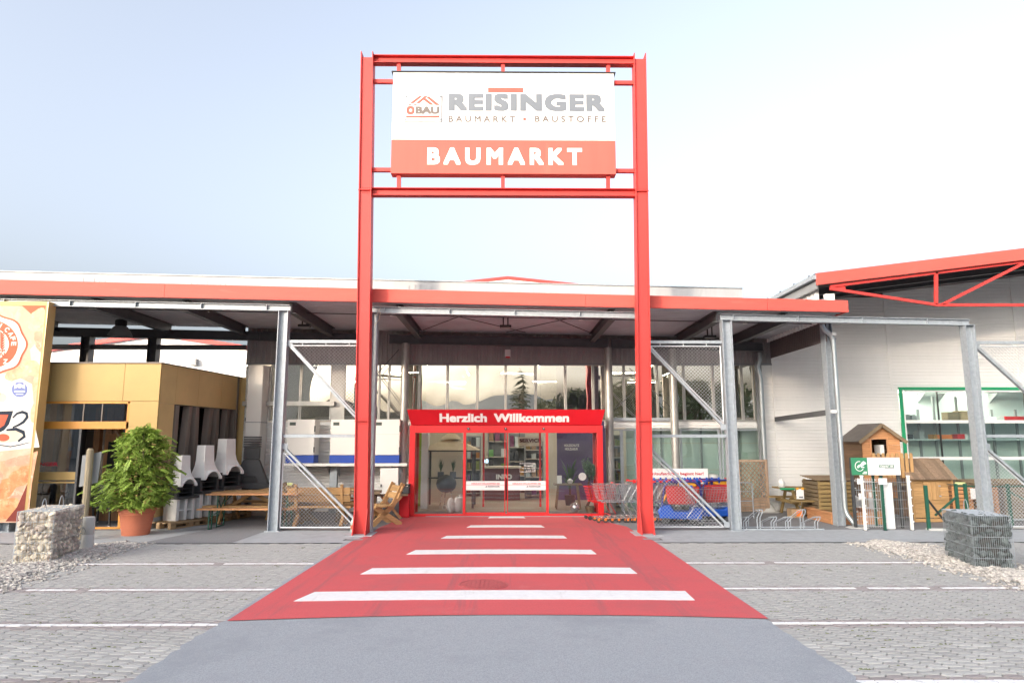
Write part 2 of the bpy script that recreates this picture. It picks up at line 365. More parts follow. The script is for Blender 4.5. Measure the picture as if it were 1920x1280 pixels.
sheet_obj('light_floor_patch', [gp(180, 1006)[:2], gp(300, 1001)[:2], gp(420, 985)[:2], gp(330, 985)[:2], gp(250, 998)[:2]], .0105, MT['concrete'])
red = sheet_obj('red_walkway', [(LX0+(LX1-LX0)*i/16, 8.22-.22*(i/8-1)**2+.03*i/16) for i in range(17)]+[(LX1, 14.0), (2.93, 15.0), (2.9, 16.3), (2.42, 17.6), (2.62, 18.6), (-2.62, 18.6), (-2.75, 17.6), (-2.95, 16.3), (-2.95, 15), (LX0+.05, 14)], .012, MT['red_coat'])
for y0, y1, a, b, c, d in ((968.5, 971.5, 915, 985, 919, 981), (985, 989, 875, 1021, 883, 1014), (1004.5, 1009.5, 827, 1063, 838, 1056), (1031, 1039, 763, 1118, 780, 1108), (1064.5, 1075.5, 678, 1194, 700, 1180), (1108, 1125, 555, 1301, 594, 1283)):
    p = [gp(a, y1), gp(b, y1), gp(d, y0), gp(c, y0)]
    ya, yb = (p[0].y+p[1].y)/2, (p[2].y+p[3].y)/2
    sag = .011*(1.6+p[1].x-p[0].x); n = 48; jt = lambda: RND.uniform(-.005, .005)
    fr = [(p[0].x+(p[1].x-p[0].x)*i/n, ya-sag*(2*i/n-1)**2+jt()) for i in range(n+1)]; bk = [(p[2].x+(p[3].x-p[2].x)*i/n, yb-sag*(2*i/n-1)**2+jt()) for i in range(n+1)]
    MB().prism(fr+bk, .013, .017, 'z').build('stripe', MT['white_paint'], red)
c = gp(906, 1097)
mh = MB().lathe((c.x, c.y, .006), [(.36, 0), (.36, .012), (.33, .012), (.33, .008), (.315, .008), (.315, .013), (.0, .013)], 40, cap=False)
for i in range(-4, 5):
    h = sqrt(.29**2-(i*.062)**2); mh.bar((c.x+i*.062-.1*h*.3, c.y-h, .02), (c.x+i*.062+.1*h*.3, c.y+h, .02), .025, .008)
tag(mh.build('manhole_cover', M('manhole_red', (.42, .085, .09), .6, var=.2, vs=20)), 'round red painted manhole cover between the two nearest white stripes', 'manhole')
for px, py in ((700-16, 1012), (1221, 1011)):
    c = gp(px-19 if px < 900 else px, py); g = thing('drain_grate', 'small dark drain grate at the foot of the %s sign column' % ('left' if px < 900 else 'right'), 'drain', (c.x, c.y, .006), 'drain grates')
    MB().box((c.x-.22, c.y-.12, .004), (c.x+.22, c.y+.12, .010)).build('frame', MT['dark_steel'], g)
    MB().box((c.x-.17, c.y-.08, .010), (c.x+.17, c.y+.08, .014)).build('cover', MT['grey'], g)

# block paving: hexagonal drainage pavers, columns staggered by half a block
PW, PD, CX = .205, .098, .172
def paver_mesh(mat, s):
    r = random.Random(s); c = .031; w, d = PW/2-.004, PD/2-.0095
    base = [(-w, 0), (-w+c, -d), (w-c, -d), (w, 0), (w-c, d), (-w+c, d)]
    base = [(x+r.uniform(-.002, .002), y+r.uniform(-.002, .002)) for x, y in base]
    tops = [(x*.95, y*.90) for x, y in base]
    return [(x, y, -.05) for x, y in base]+[(x, y, -.006) for x, y in base]+[(x, y, 0) for x, y in tops]
PF = [(i, (i+1) % 6, 6+(i+1) % 6, 6+i) for i in range(6)]+[(6+i, 6+(i+1) % 6, 12+(i+1) % 6, 12+i) for i in range(6)]+[tuple(range(12, 18))]
LINES = (11.62, 9.66, 7.88, 6.02)
cells = []
for side in (-1, 1):
    n = 0
    while n*CX < 9.6:
        x = (LX1+.05+n*CX) if side > 0 else (LX0-.07-n*CX)
        m = 0
        while True:
            y = 4.3+m*PD+(n % 2)*PD/2
            if y > 13.83: break
            if abs(x) < .80*y+1.4: cells.append((x, y))
            m += 1
        n += 1
def pkind(x, y):
    for i, L in enumerate(LINES):
        if i == 0 and not (-8.3 < x < 7.4): continue
        if abs(y-L) < .16: return 'paver_pink'
    return 'paver'
near = sorted([c for c in cells if c[1] > 5.95 and abs(c[0]) < .79*c[1]], key=lambda c: c[1])[:300]
nearset = set(near)
var = {}
for k in ('paver', 'paver_pink', 'paint_row'):
    for s in range(6):
        mb = MB(); mb.add(paver_mesh(None, s), PF); me = mb.mesh('paver'); me.materials.append(MT[k]); var[k, s] = me
for x, y in near:
    o = link('paver', var[pkind(x, y), RND.randrange(6)], pave, (x, y, RND.uniform(-.003, .001)), (RND.uniform(-.012, .012), RND.uniform(-.012, .012), 0))
far = {k: MB() for k in ('paver', 'paver_pink', 'paint_row')}
shp = [paver_mesh(None, s) for s in range(12)]
for x, y in cells:
    if (x, y) in nearset: continue
    dz = RND.uniform(-.003, .001); sh = RND.choice(shp); tx, ty = RND.uniform(-.014, .014), RND.uniform(-.014, .014)
    far[pkind(x, y)].add([(x+a, y+b, c+dz+a*tx+b*ty) for a, b, c in sh], PF)
for k, nm in (('paver', 'paver_field'), ('paver_pink', 'paver_border')):
    tag(far[k].build(nm, MT[k], pave), kind='stuff')

for i, L in enumerate(LINES):               # painted bay lines, broken at the joints
    for side in (-1, 1):
        mb = MB(); xs_ = sorted(set(round(c_[0], 4) for c_ in cells if c_[0]*side > 0 and abs(c_[1]-L) < .06))
        for x in xs_:
            if i == 0 and not (-8.3 < x < 7.4): continue
            if RND.random() < .05: continue
            a_, b_ = x-CX/2+.005, x+CX/2-.005; dy = RND.uniform(-.004, .004); w_ = .036 if L > 6.5 else .04
            mb.box((a_, L-w_+dy+RND.uniform(-.006, .006), -.003), (b_, L+w_+dy+RND.uniform(-.006, .006), .0035))
        tag(mb.build('parking_line', MT['paint_row'], pave), kind='stuff')

# pebble drifts round the gabions
def pebbles(name, path, label, n, seed):
    r = random.Random(seed); mb = MB()
    P = [(gp(px, py), wd) for px, py, wd in path]
    for i in range(n):
        t = r.random()*(len(P)-1); k = int(t); u = t-k
        c = P[k][0].lerp(P[k+1][0], u); wd = P[k][1]*(1-u)+P[k+1][1]*u
        g = max(-2.4, min(2.4, r.gauss(0, 1)))
        x, y = c.x+g*wd*.42, c.y+r.uniform(-.1, .1)
        if abs(x) < 3.3: continue
        s = r.uniform(.018, .046)*(1.2-.25*abs(g))
        mb.blob((x, y, s*.3+max(0, 1.3-abs(g))*.02), s, 1, .22, (1.2, .9, .65), r)
    tag(mb.build(name, MT['pebble']), label, 'pebbles', kind='stuff')
pebbles('pebble_bed', [(-170, 1120, 1.0), (-60, 1095, 1.0), (0, 1078, 1.0), (70, 1060, .95), (140, 1040, .8), (185, 1028, .7), (230, 1019, .6)], 'white pebbles spread around the pale stone gabion', 3400, 3)
pebbles('pebble_bed', [(1650, 1017, .7), (1700, 1027, .9), (1760, 1041, .95), (1810, 1054, .9), (1880, 1074, .8), (1960, 1096, .75), (2050, 1120, .75)], 'white pebbles spread around the dark stone gabion', 4000, 4)
tag(MB().add(*(lambda r: ([(x, y, .0015) for x, y in [(r.uniform(-9, 9), r.uniform(6, 13.5)) for _ in range(3)]], [(0, 1, 2)]))(random.Random(1))).build('x', MT['bed']), kind='stuff') if False else None
g = MB(); r = random.Random(12)
for _ in range(420):                        # tufts of moss and litter in the joints
    y = r.uniform(6, 13.6); x = r.choice((-1, 1))*r.uniform(3.3, 3.4+.55*y)
    n = int((abs(x)-3.1)/CX); x = (LX1+.05+n*CX if x > 0 else LX0-.07-n*CX)
    y = 4.3+int((y-4.3)/PD)*PD+PD/2+(n % 2)*PD/2
    for _ in range(r.randint(2, 6)): g.blob((x+r.uniform(-.05, .05), y+r.uniform(-.01, .01), -.004), r.uniform(.006, .014), 1, .4, (1.4, 1, .6), r)
tag(g.build('moss', M('moss', (.11, .13, .035), .95, var=.4, vs=20), pave), kind='stuff')

# ================================================================ behind the camera: what the windows mirror
def leaf_cloud(mb, c, R, n, s, r, squash=1.0):
    for _ in range(n):
        d = Vector((r.gauss(0, 1), r.gauss(0, 1), r.gauss(0, 1))).normalized()*(r.random()**.4)
        p = Vector(c)+Vector((d.x*R, d.y*R, d.z*R*squash))
        a = Vector((r.gauss(0, 1), r.gauss(0, 1), r.gauss(0, 1))).normalized(); b = a.orthogonal().normalized()
        mb.quad(p-a*s, p+b*s*.5, p+a*s, p-b*s*.5)
def conifer(name, loc, h, R, label, seed):
    t = thing(name, label, 'tree', loc, 'trees across the street'); r = random.Random(seed); L = Vector(loc)
    MB().tube([L, L+Vector((.1, 0, h*.5)), L+Vector((0, 0, h))], [h*.02, h*.012, .02], 8).build('trunk', MT['bark'], t)
    mb = MB()
    for i in range(26):
        z = h*(.1+.88*i/26); rr = R*(1-i/27)**.9
        for k in range(9):
            a = r.random()*6.28; q = rr*r.uniform(.65, 1.1); e = L+Vector((cos(a)*q, sin(a)*q, z-q*.25))
            for j in range(10):
                p = (L+Vector((0, 0, z))).lerp(e, r.uniform(.15, 1)); s = h*.022*r.uniform(.6, 1.5)
                u = Vector((cos(a), sin(a), -.3)); v = Vector((-sin(a), cos(a), r.uniform(-.4, .4)))
                mb.quad(p-u*s-v*s*.5, p+u*s, p+v*s*.7-u*s*.3)
    mb.build('crown', MT['leaf_con'], t)
def broadleaf(name, loc, h, R, label, seed):
    t = thing(name, label, 'tree', loc, 'trees across the street'); r = random.Random(seed); L = Vector(loc)
    mb = MB().tube([L, L+Vector((.15, .1, h*.35)), L+Vector((0, 0, h*.7))], [h*.025, h*.02, .06], 8); cr = MB()
    for i in range(16):
        a = r.random()*6.28; q = R*r.uniform(.2, .8); e = L+Vector((cos(a)*q, sin(a)*q, h*r.uniform(.4, .88)))
        mb.tube([L+Vector((0, 0, h*r.uniform(.25, .5))), e], [h*.01, .02], 5)
        leaf_cloud(cr, e, R*r.uniform(.3, .5), 230, h*.022, r, .8)
    mb.build('trunk', MT['bark'], t); cr.build('crown', MT['leaf_dec'], t)
conifer('spruce_tree', (1.6, -42, -.06), 11.0, 2.6, 'dark spruce mirrored in the window above the entrance board', 1)
for i, (x, y, h, R) in enumerate(((6, -45, 7.6, 3.4), (11, -44, 8.2, 3.6), (16.5, -46, 10.5, 4.2), (23, -45, 10.8, 4.4), (29, -44, 9.5, 4.0))):
    broadleaf('deciduous_tree', (x, y, -.06), h, R, ('low', 'round', 'tall', 'broad', 'rightmost')[i]+' leafy tree mirrored in the windows right of the entrance', 20+i)
b = thing('warehouse', 'low grey warehouse mirrored in the windows left of the entrance', 'building', (-14, -60, -.06))
MB().box((-44, -74, -.06), (-6, -58, 5.2)).build('wall', MT['brick_far'], b)
MB().prism([(-44.6, 5.2), (-25, 7.2), (-5.4, 5.2), (-5.4, 5.0), (-44.6, 5.0)], -74.5, -57.5).build('roof', MT['roof_felt'], b)
for i in range(9): MB().box((-42.5+i*4.1, -58.05, 1), (-39.8+i*4.1, -57.96, 3)).build('window', MT['black'], b)
hm = MB(); prof = []
for i in range(61):
    a = -1.25+2.5*i/60; x = sin(a)*620; y = -cos(a)*620+40
    hh = 20+20*(.5+.5*sin(i*.19+.4))+16*max(0, sin(i*.45+1.1))+3*sin(i*1.3)
    prof.append((x, y, max(8, hh)))
for i in range(60):
    a, b2 = prof[i], prof[i+1]
    for k in range(4):
        f0, f1 = k/4, (k+1)/4
        def q(p, f): return (p[0]*(1-.25*(1-f)), p[1]*(1-.25*(1-f)), -1+(p[2]+1)*f**.8)
        hm.quad(q(a, f0), q(b2, f0), q(b2, f1), q(a, f1))
tag(hm.build('hills', MT['hill'], smooth=True), kind='structure')
# ================================================================ canopy
YF, YG, YW = 15.40, 15.66, 19.85          # fascia, front girder and posts, shop wall
FT0, FT1, FB0, FB1 = at(0, 524, YF), at(1590, 563, YF), at(0, 551, YF), at(1590, 585, YF)
def zft(x): return FT0.z+(FT1.z-FT0.z)*(x-FT0.x)/(FT1.x-FT0.x)
def zfb(x): return FB0.z+(FB1.z-FB0.z)*(x-FB0.x)/(FB1.x-FB0.x)
CXL, CXR = -17.0, FT1.x
can = thing('canopy', 'long flat steel canopy with a red fascia over the shop front', 'canopy', (0, YF, 0))
xs = [CXL, -12.2, -8.0, -3.2, 1.9, 6.2, CXR]
for a, b in zip(xs, xs[1:]):
    MB().prism([(a+.002, zfb(a)), (b-.002, zfb(b)), (b-.002, zft(b)), (a+.002, zft(a))], YF, YF+.05).build('fascia_panel', MT['fascia'], can, bevel=.006)
MB().prism([(YF+.052, zfb(CXR)+.002), (YW, zfb(CXR)+.002), (YW, zft(CXR)), (YF+.052, zft(CXR))], CXR-.06, CXR-.01, 'x').build('end_fascia', MT['fascia'], can)
prof = []; y = YF+.06
while y < YW-.1:
    for t, d in ((0, .02), (.45, .02), (.58, .07), (.88, .07)): prof.append((0, y+t*.21, d))
    y += .21
MB().sheet(prof, (CXL, 0, zfb(CXL)), (CXR-.07, 0, zfb(CXR))).build('roof_deck', MT['deck'], can)
MB().add([(CXL, YF+.06, zft(CXL)-.03), (CXR-.07, YF+.06, zft(CXR)-.03), (CXR-.07, 20.2, zft(CXR)+.1), (CXL, 20.2, zft(CXL)+.1)], [(0, 1, 2, 3)]).build('roof_top', MT['roof_felt'], can)
def ibeam(mb, p0, p1, w, h, t=.014, up=(0, 0, 1)):
    p0, p1, u = Vector(p0), Vector(p1), Vector(up)
    mb.bar(p0, p1, t, h-2*t, up); mb.bar(p0+u*(h/2-t/2), p1+u*(h/2-t/2), w, t, up); mb.bar(p0-u*(h/2-t/2), p1-u*(h/2-t/2), w, t, up); return mb
for px, py in ((-90, 562), (173, 569), (345, 573), (547, 575), (748, 582), (1148, 593), (1345, 598), (1474, 603)):
    x = X(px, py, YG); ibeam(MB(), (x, YG+.05, zfb(x)-.12), (x, 19.45, zfb(x)-.12), .16, .27).build('roof_beam', MT['dark_steel'], can)
for a, b in ((X(-260, 560, YG), X(545, 572, YG)), (X(697, 575, YG), X(1192, 590, YG)), (X(1350, 594, YG), X(1816, 602, YG))):
    za, zb = zfb(a)-.145, zfb(b)-.145
    g = ibeam(MB(), (a, YG, za), (b, YG, zb), .14, .15)
    k = a+.3
    while k < b: g.box((k, YG-.068, za+(zb-za)*(k-a)/(b-a)-.06), (k+.014, YG-.008, za+(zb-za)*(k-a)/(b-a)+.06)); k += 1.55
    g.build('front_girder', MT['galv'], can)
def post(px, py, lab, w=.23, ztop=None):
    p = gp(px, py); x = p.x*YG/p.y
    zt = (ztop if ztop else zfb(x)-.22)
    mb = MB()
    mb.box((x-w/2, YG-.11, .02), (x-w/2+.016, YG+.11, zt)); mb.box((x+w/2-.016, YG-.11, .02), (x+w/2, YG+.11, zt)); mb.box((x-w/2+.016, YG-.008, .02), (x+w/2-.016, YG+.008, zt))
    mb.box((x-w/2-.05, YG-.15, .006), (x+w/2+.05, YG+.15, .02)); mb.box((x-w/2-.01, YG-.12, zt), (x+w/2+.01, YG+.12, zt+.012))
    mb.build('post', MT['galv'], can); return x
PX1 = post(513, 997, ''); PX2 = post(689, 1000, '', .2); PX3 = post(1211, 1000, '', .2); PX4 = post(1379, 997, ''); PX5 = post(1852, 997, ''); PX0 = post(12, 997, '')
# rear girder, rear columns, tie rods
for a, b in ((CXL, -7.2), (-7.19, X(700, 640, 19.4)), (X(730, 640, 19.4), X(1140, 650, 19.4)), (X(1145, 640, 19.4), 7.6)):
    ibeam(MB(), (a, 19.4, zfb(a)-.28), (b, 19.4, zfb(b)-.28), .18, .26).build('rear_girder', MT['dark_steel'], can)
for px in (757, 1143, 1265):
    x = X(px, 800, 19.4); MB().tube([(x, 19.4, .01), (x, 19.4, zfb(x)-.4)], .115, 18).build('rear_column', MT['tube_steel'], can, smooth=True)
for px in (-60, 163, 288):
    x = X(px, 660, 19.4); ibeam(MB(), (x, 19.4, .01), (x, 19.4, zfb(x)-.4), .26, .26, .02, (1, 0, 0)).build('rear_column', MT['dark_steel'], can)
MB().bar((CXL, 19.4, Z(651, 19.4)), (X(462, 650, 19.4), 19.4, Z(652, 19.4)), .1, .14).build('tie_beam', MT['dark_steel'], can)
for a, b in (((795, 585), (985, 641)), ((895, 588), (793, 622)), ((1120, 590), (950, 628)), ((1005, 590), (1112, 634))):
    xa, xb = X(*a, 15.9), X(*b, 19.2)
    MB().tube([(xa, 15.9, zfb(xa)-.03), (xb, 19.2, zfb(xb)-.03)], .012, 6).build('brace_rod', MT['dark_steel'], can)
MB().tube([(CXL, 16.9, zfb(CXL)-.02), (CXR-.2, 16.9, zfb(CXR)-.02)], .014, 6).build('conduit', MT['dark_steel'], can)
for a, b in (((748, 655), (690, 720)), ((700, 690), (756, 765)), ((1150, 770), (1225, 700)), ((1180, 690), (1270, 775))):
    MB().tube([at(*a, 19.5), at(*b, 19.5)], .011, 6).build('brace_rod', MT['dark_steel'], can)
for px in (385, 735, 1090, 1398, 530):
    x = X(px, 600, 16.9); MB().lathe((x, 16.95, zfb(x)-.05), [(.06, 0), (.06, .05), (.04, .07)], 12).build('smoke_detector', MT['white'], can)
# cladding on the canopy's right end, below the deck
x = X(1543, 620, 16.4)
pr = [(p[1]-YW+8.0, p[0], 0) for p in ribs_x(16.3, YW-.05, .11, .03, YW)]
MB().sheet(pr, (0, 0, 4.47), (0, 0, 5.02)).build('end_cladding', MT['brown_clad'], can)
MB().bar((8.0, 16.5, Z(773, 16.5, 1550)), (8.0, YW-.1, Z(786, YW, 1448)), .06, .13).build('side_rail', MT['dark_steel'], can)
# parapet sheet above the fascia
par = thing('roof_parapet', 'pale metal parapet strip standing above the red canopy fascia', 'parapet', (0, 17, 5.3))
YP = 16.6; a0, a1, b0, b1 = at(0, 509, YP), at(1392, 541, YP), at(0, 530, YP), at(1392, 561, YP)
def lin(p, q, x): return p.z+(q.z-p.z)*(x-p.x)/(q.x-p.x)
for i in range(9):
    u, v = -17+i*2.75, -17+(i+1)*2.75
    v = min(v, a1.x)
    if u >= v: break
    MB().prism([(u, lin(b0, b1, u)-.1), (v-.004, lin(b0, b1, v)-.1), (v-.004, lin(a0, a1, v)), (u, lin(a0, a1, u))], YP, YP+.04).build('parapet_sheet', MT['sheet2'], par)
    r = random.Random(i)
    for k in range(7):
        xx = u+.75+k*.14+r.uniform(-.02, .02); h = r.uniform(.08, .22)
        if xx+.05 < v: MB().box((xx, YP-.012, lin(b0, b1, xx)-.06), (xx+.05, YP-.001, lin(b0, b1, xx)-.02+h)).build('bracket', MT['sheet2'], par)
MB().prism([(-17, lin(a0, a1, -17)), (a1.x, a1.z), (a1.x, a1.z+.02), (-17, lin(a0, a1, -17)+.02)], YP-.03, YP+.1).build('coping', MT['galv'], par)

# ---------------------------------------------------------------- braced mesh bays between the posts
def clip(p, d, poly):
    t0, t1 = -1e9, 1e9; n = len(poly)
    area = sum(poly[i][0]*poly[(i+1) % n][1]-poly[(i+1) % n][0]*poly[i][1] for i in range(n))
    for i in range(n):
        a, b = poly[i], poly[(i+1) % n]; ex, ez = b[0]-a[0], b[1]-a[1]
        nx, nz = (-ez, ex) if area > 0 else (ez, -ex)
        den = d[0]*nx+d[1]*nz; num = (p[0]-a[0])*nx+(p[1]-a[1])*nz
        if abs(den) < 1e-9:
            if num < 0: return None
            continue
        t = -num/den
        if den > 0: t0 = max(t0, t)
        else: t1 = min(t1, t)
    return (t0, t1) if t1-t0 > .01 else None
def wiremesh(poly, y, pitch, name, parent, mat='wire', r=.0034):
    mb = MB(); xs_ = [p[0] for p in poly]; zs = [p[1] for p in poly]
    cx0, cx1, cz0, cz1 = min(xs_), max(xs_), min(zs), max(zs); L = (cx1-cx0)+(cz1-cz0)
    for sgn in (1, -1):
        k = -L
        while k < L:
            p = (cx0+k, cz0 if sgn > 0 else cz1); d = (.7071, .7071*sgn)
            c = clip(p, d, poly)
            if c:
                a, b = c; yy = y+(.003 if sgn > 0 else -.003)
                mb.tube([(p[0]+d[0]*a, yy, p[1]+d[1]*a), (p[0]+d[0]*b, yy, p[1]+d[1]*b)], r, 3, cap=False)
            k += pitch
    return mb.build(name, MT[mat], parent)
def mesh_bay(xl, xr, label, dx=0):
    t = thing('braced_mesh_panel', label, 'mesh fence', ((xl+xr)/2, YG, 0), 'galvanised braced mesh panels under the canopy')
    zt, zu, zm, zl, zb = Z(641, YG), Z(800, YG), Z(817, YG), Z(838, YG), Z(990, YG)+.03
    MB().bar((xl, YG-.02, zt), (xr, YG-.02, zt), .05, .07).build('top_bar', MT['galv'], t)
    MB().bar((xl, YG-.02, zm), (xr, YG-.02, zm), .05, .07).build('middle_bar', MT['galv'], t)
    MB().bar((xl+.02, YG+.01, zt-.07), (xr-.03, YG+.01, zu), .05, .09, (0, 1, 0)).build('brace', MT['galv'], t)
    MB().bar((xl+.02, YG+.01, zl), (xr-.03, YG+.01, zb+.02), .05, .09, (0, 1, 0)).build('brace', MT['galv'], t)
    for gx, gz in ((xl+.05, zt-.05), (xr-.06, zu), (xl+.05, zl+.02), (xr-.08, zb+.05)): MB().cbox((gx, YG-.03, gz), (.13, .012, .13)).build('gusset', MT['galv'], t, bevel=.003)
    up = [(xl+.10, zt-.10), (xr-.05, zt-.10), (xr-.05, zu+.11)]
    lo = [(xl+.03, zl-.12), (xl+.03, zb), (xr-.16, zb)]
    for poly in (up, lo):
        f = MB()
        for i in range(3):
            a, b = poly[i], poly[(i+1) % 3]; f.tube([(a[0], YG-.04, a[1]), (b[0], YG-.04, b[1])], .017, 8)
        fo = f.build('mesh_frame', MT['wire'], t); wiremesh(poly, YG-.04, .083, 'wire_mesh', fo)
        for k in range(3):
            x = xl+.35+k*.55
            if poly is up: MB().tube([(x, YG-.03, zt-.1), (x, YG-.03, zt-.03)], .01, 6).build('hanger', MT['wire'], t)
mesh_bay(PX1+.12, PX2-.11, 'galvanised braced mesh panel in front of the wooden benches, left of the sign gantry')
mesh_bay(PX3+.11, PX4-.12, 'galvanised braced mesh panel in front of the shopping trolleys, right of the sign gantry')
mesh_bay(PX5+.12, PX5+2.1, 'galvanised braced mesh panel at the right edge, beside the post behind the dark gabion')

# ================================================================ sign gantry
YS = 15.15
gan = thing('sign_gantry', 'tall red steel gantry carrying the white and red shop sign above the drive', 'sign gantry', (0, YS, 0))
ztop = Z(105, YS)
def hcol(pb, pt):
    b = gp(*pb); xb = b.x*YS/b.y; xt = X(*pt, YS); w, d = .275, .30
    zs = [.02, Z(789, YS), Z(361, YS), ztop-.12]
    for i in range(3):
        fl = MB(); q = .008 if i else .0
        for s in (-1, 1):
            p0 = xb+(xt-xb)*zs[i]/ztop; p1 = xb+(xt-xb)*zs[i+1]/ztop
            e = (.13 if i == 2 else -.004)
            fl.add([(p0+s*w/2-.011, YS-d/2, zs[i]+q), (p0+s*w/2+.011, YS-d/2, zs[i]+q), (p0+s*w/2+.011, YS+d/2, zs[i]+q), (p0+s*w/2-.011, YS+d/2, zs[i]+q),
                    (p1+s*w/2-.011, YS-d/2, zs[i+1]+e), (p1+s*w/2+.011, YS-d/2, zs[i+1]+e), (p1+s*w/2+.011, YS+d/2, zs[i+1]+e), (p1+s*w/2-.011, YS+d/2, zs[i+1]+e)],
                   [(0,1,2,3),(4,5,6,7),(0,1,5,4),(1,2,6,5),(2,3,7,6),(3,0,4,7)])
        yy = YS-.10
        fl.add([(p, y, z) for z, c in ((zs[i]+q, p0), (zs[i+1]-.004, p1)) for p, y in ((c-w/2+.011, yy-.008), (c+w/2-.011, yy-.008), (c+w/2-.011, yy+.008), (c-w/2+.011, yy+.008))],
               [(0,1,2,3),(4,5,6,7),(0,1,5,4),(1,2,6,5),(2,3,7,6),(3,0,4,7)])
        fl.build('column', MT['red'], gan, bevel=.003)
    for z in zs[1:3]:
        p = xb+(xt-xb)*z/ztop; MB().box((p-w/2-.02, YS-d/2-.012, z-.006), (p+w/2+.02, YS+d/2+.012, z+.008)).build('splice_plate', MT['red'], gan)
        for q in range(4):
            bx_ = p-w/2+.05+q*(w-.1)/3
            for dz in (-.06, .06): MB().tube([(bx_, YS-.109, z+dz), (bx_, YS-.122, z+dz)], .013, 6).build('bolt', MT['red'], gan)
    for s in (-1, 1): MB().prism([(YS-d/2-.002, .55), (YS-d/2-.002, .01), (YS-d/2-.20, .01)], xb+s*w/2-.010, xb+s*w/2+.010, 'x').build('base_fin', MT['red'], gan)
    MB().box((xb-.3, YS-.42, .007), (xb+.3, YS+.25, .02)).build('base_plate', MT['concrete'], gan)
    return xb, xt
lb, lt = hcol((678, 1001), (690, 105)); rb, rt = hcol((1210, 1001), (1198, 105))
def gx(side, z): return (lb+(lt-lb)*z/ztop+.15) if side < 0 else (rb+(rt-rb)*z/ztop-.15)
for ya, yb in ((108, 122), (355, 369)):
    za, zb = Z(yb, YS), Z(ya, YS); zc = (za+zb)/2
    ibeam(MB(), (gx(-1, zc), YS, zc), (gx(1, zc), YS, zc), .2, zb-za, .016).build('cross_beam', MT['red'], gan)
for py in (155, 320):
    z = Z(py, YS)
    MB().bar((gx(-1, z), YS, z), (X(735, py, YS)+.02, YS, z), .09, .09).build('side_bracket', MT['red'], gan)
    MB().bar((X(1153, py, YS)-.02, YS, z), (gx(1, z), YS, z), .09, .09).build('side_bracket', MT['red'], gan)
for px in (748, 943, 1140):
    MB().bar((X(px, 122, YS), YS, Z(122, YS)), (X(px, 137, YS), YS, Z(137, YS)-.02), .09).build('hanger', MT['red'], gan)
    MB().bar((X(px, 325, YS), YS, Z(325, YS)+.02), (X(px, 355, YS), YS, Z(355, YS)), .09).build('hanger', MT['red'], gan)
SY = YS-.13                                     # sign front
sx0, sx1 = X(735, 230, SY), X(1153, 230, SY); sz0, sz1, szm = Z(326, SY), Z(137, SY), Z(263, SY)
sg = MB().box((sx0, SY, szm), (sx1, SY+.26, sz1)).build('sign_panel', MT['sign_white'], gan, bevel=.006)
MB().box((sx0-.04, SY-.03, sz1+.002), (sx1+.04, SY+.28, sz1+.022)).build('sign_cap', MT['black'], sg)
MB().box((sx0, SY, sz0), (sx1, SY+.26, szm-.002)).build('red_sign_panel', MT['sign_red'], gan, bevel=.006)
def stext(name, s, x0, x1, y0, y1, m, bold, y=SY-.003, sp=1.0, parent=sg):
    a, b = at(x0, y1, y), at(x1, y0, y); return text(name, s, a.x, a.z, b.x-a.x, b.z-a.z, y, m, parent, bold, space=sp)
stext('lettering', 'BAUMARKT', 801, 1091, 278, 309, MT['letter'], .042, sp=1.45)
stext('lettering', 'REISINGER', 841, 1134, 177, 208, MT['sign_grey'], .055, sp=1.14)
stext('lettering', 'BAUMARKT', 841, 966, 218, 229, MT['sign_taupe'], .02, sp=1.6)
stext('lettering', 'BAUSTOFFE', 1003, 1136, 218, 229, MT['sign_taupe'], .02, sp=1.6)
def srect(px0, py0, px1, py1, m, name='print', y=SY-.003, th=.004, parent=sg):
    a, b = at(px0, py1, y), at(px1, py0, y); return MB().box((a.x, y-th, a.z), (b.x, y, b.z)).build(name, m, parent)
srect(915, 165, 981, 173.5, MT['sign_red'], 'bar_mark'); srect(981, 221, 986, 226, MT['sign_red'], 'square_mark')
pl = srect(757, 178, 828, 229, MT['sign_white'], 'logo_plate', th=.03)
YL = SY-.034
for px, py in ((762, 181.5), (826, 181.5), (761, 225), (826, 224)):
    p = at(px, py, YL); MB().tube([(p.x, YL, p.z), (p.x, YL-.006, p.z)], .022, 10).build('screw', MT['sign_grey'], pl)
def spoly(pts, m, name, parent=pl):
    P = [at(a, b, YL) for a, b in pts]; MB().prism([(p.x, p.z) for p in P], YL-.004, YL).build(name, m, parent)
for pts in ([(768.5, 194), (786, 180.5), (792, 180.5), (775, 194)], [(780, 194), (796, 180.5), (802, 180.5), (786.5, 194)], [(764, 198), (767, 196), (773, 195.5), (769, 198)], [(774, 198), (777, 196), (783, 195.5), (780, 198)],
            [(794, 187.5), (798, 184.5), (813.5, 197), (806.5, 197)], [(800, 183), (804, 181), (825, 197.5), (817, 197.5)]): spoly(pts, MT['sign_red'], 'roof_stroke')
spoly([(761.5, 217.5), (824, 217), (824, 221), (761.5, 221)], MT['sign_red'], 'bar_mark')
stext('lettering', 'BAU', 779, 824, 200, 214, MT['sign_taupe'], .055, YL, parent=pl)
stext('lettering', 'O', 762, 777.5, 199, 215, MT['sign_red'], .075, YL, parent=pl)

# ================================================================ shop building
shop = thing('shop_building', 'pale metal clad shop building behind the canopy', 'building', (0, YW, 0))
def wx(px, py=800): return X(px, py, YW)
def wz(py): return Z(py, YW)
WL = wx(455, 800)
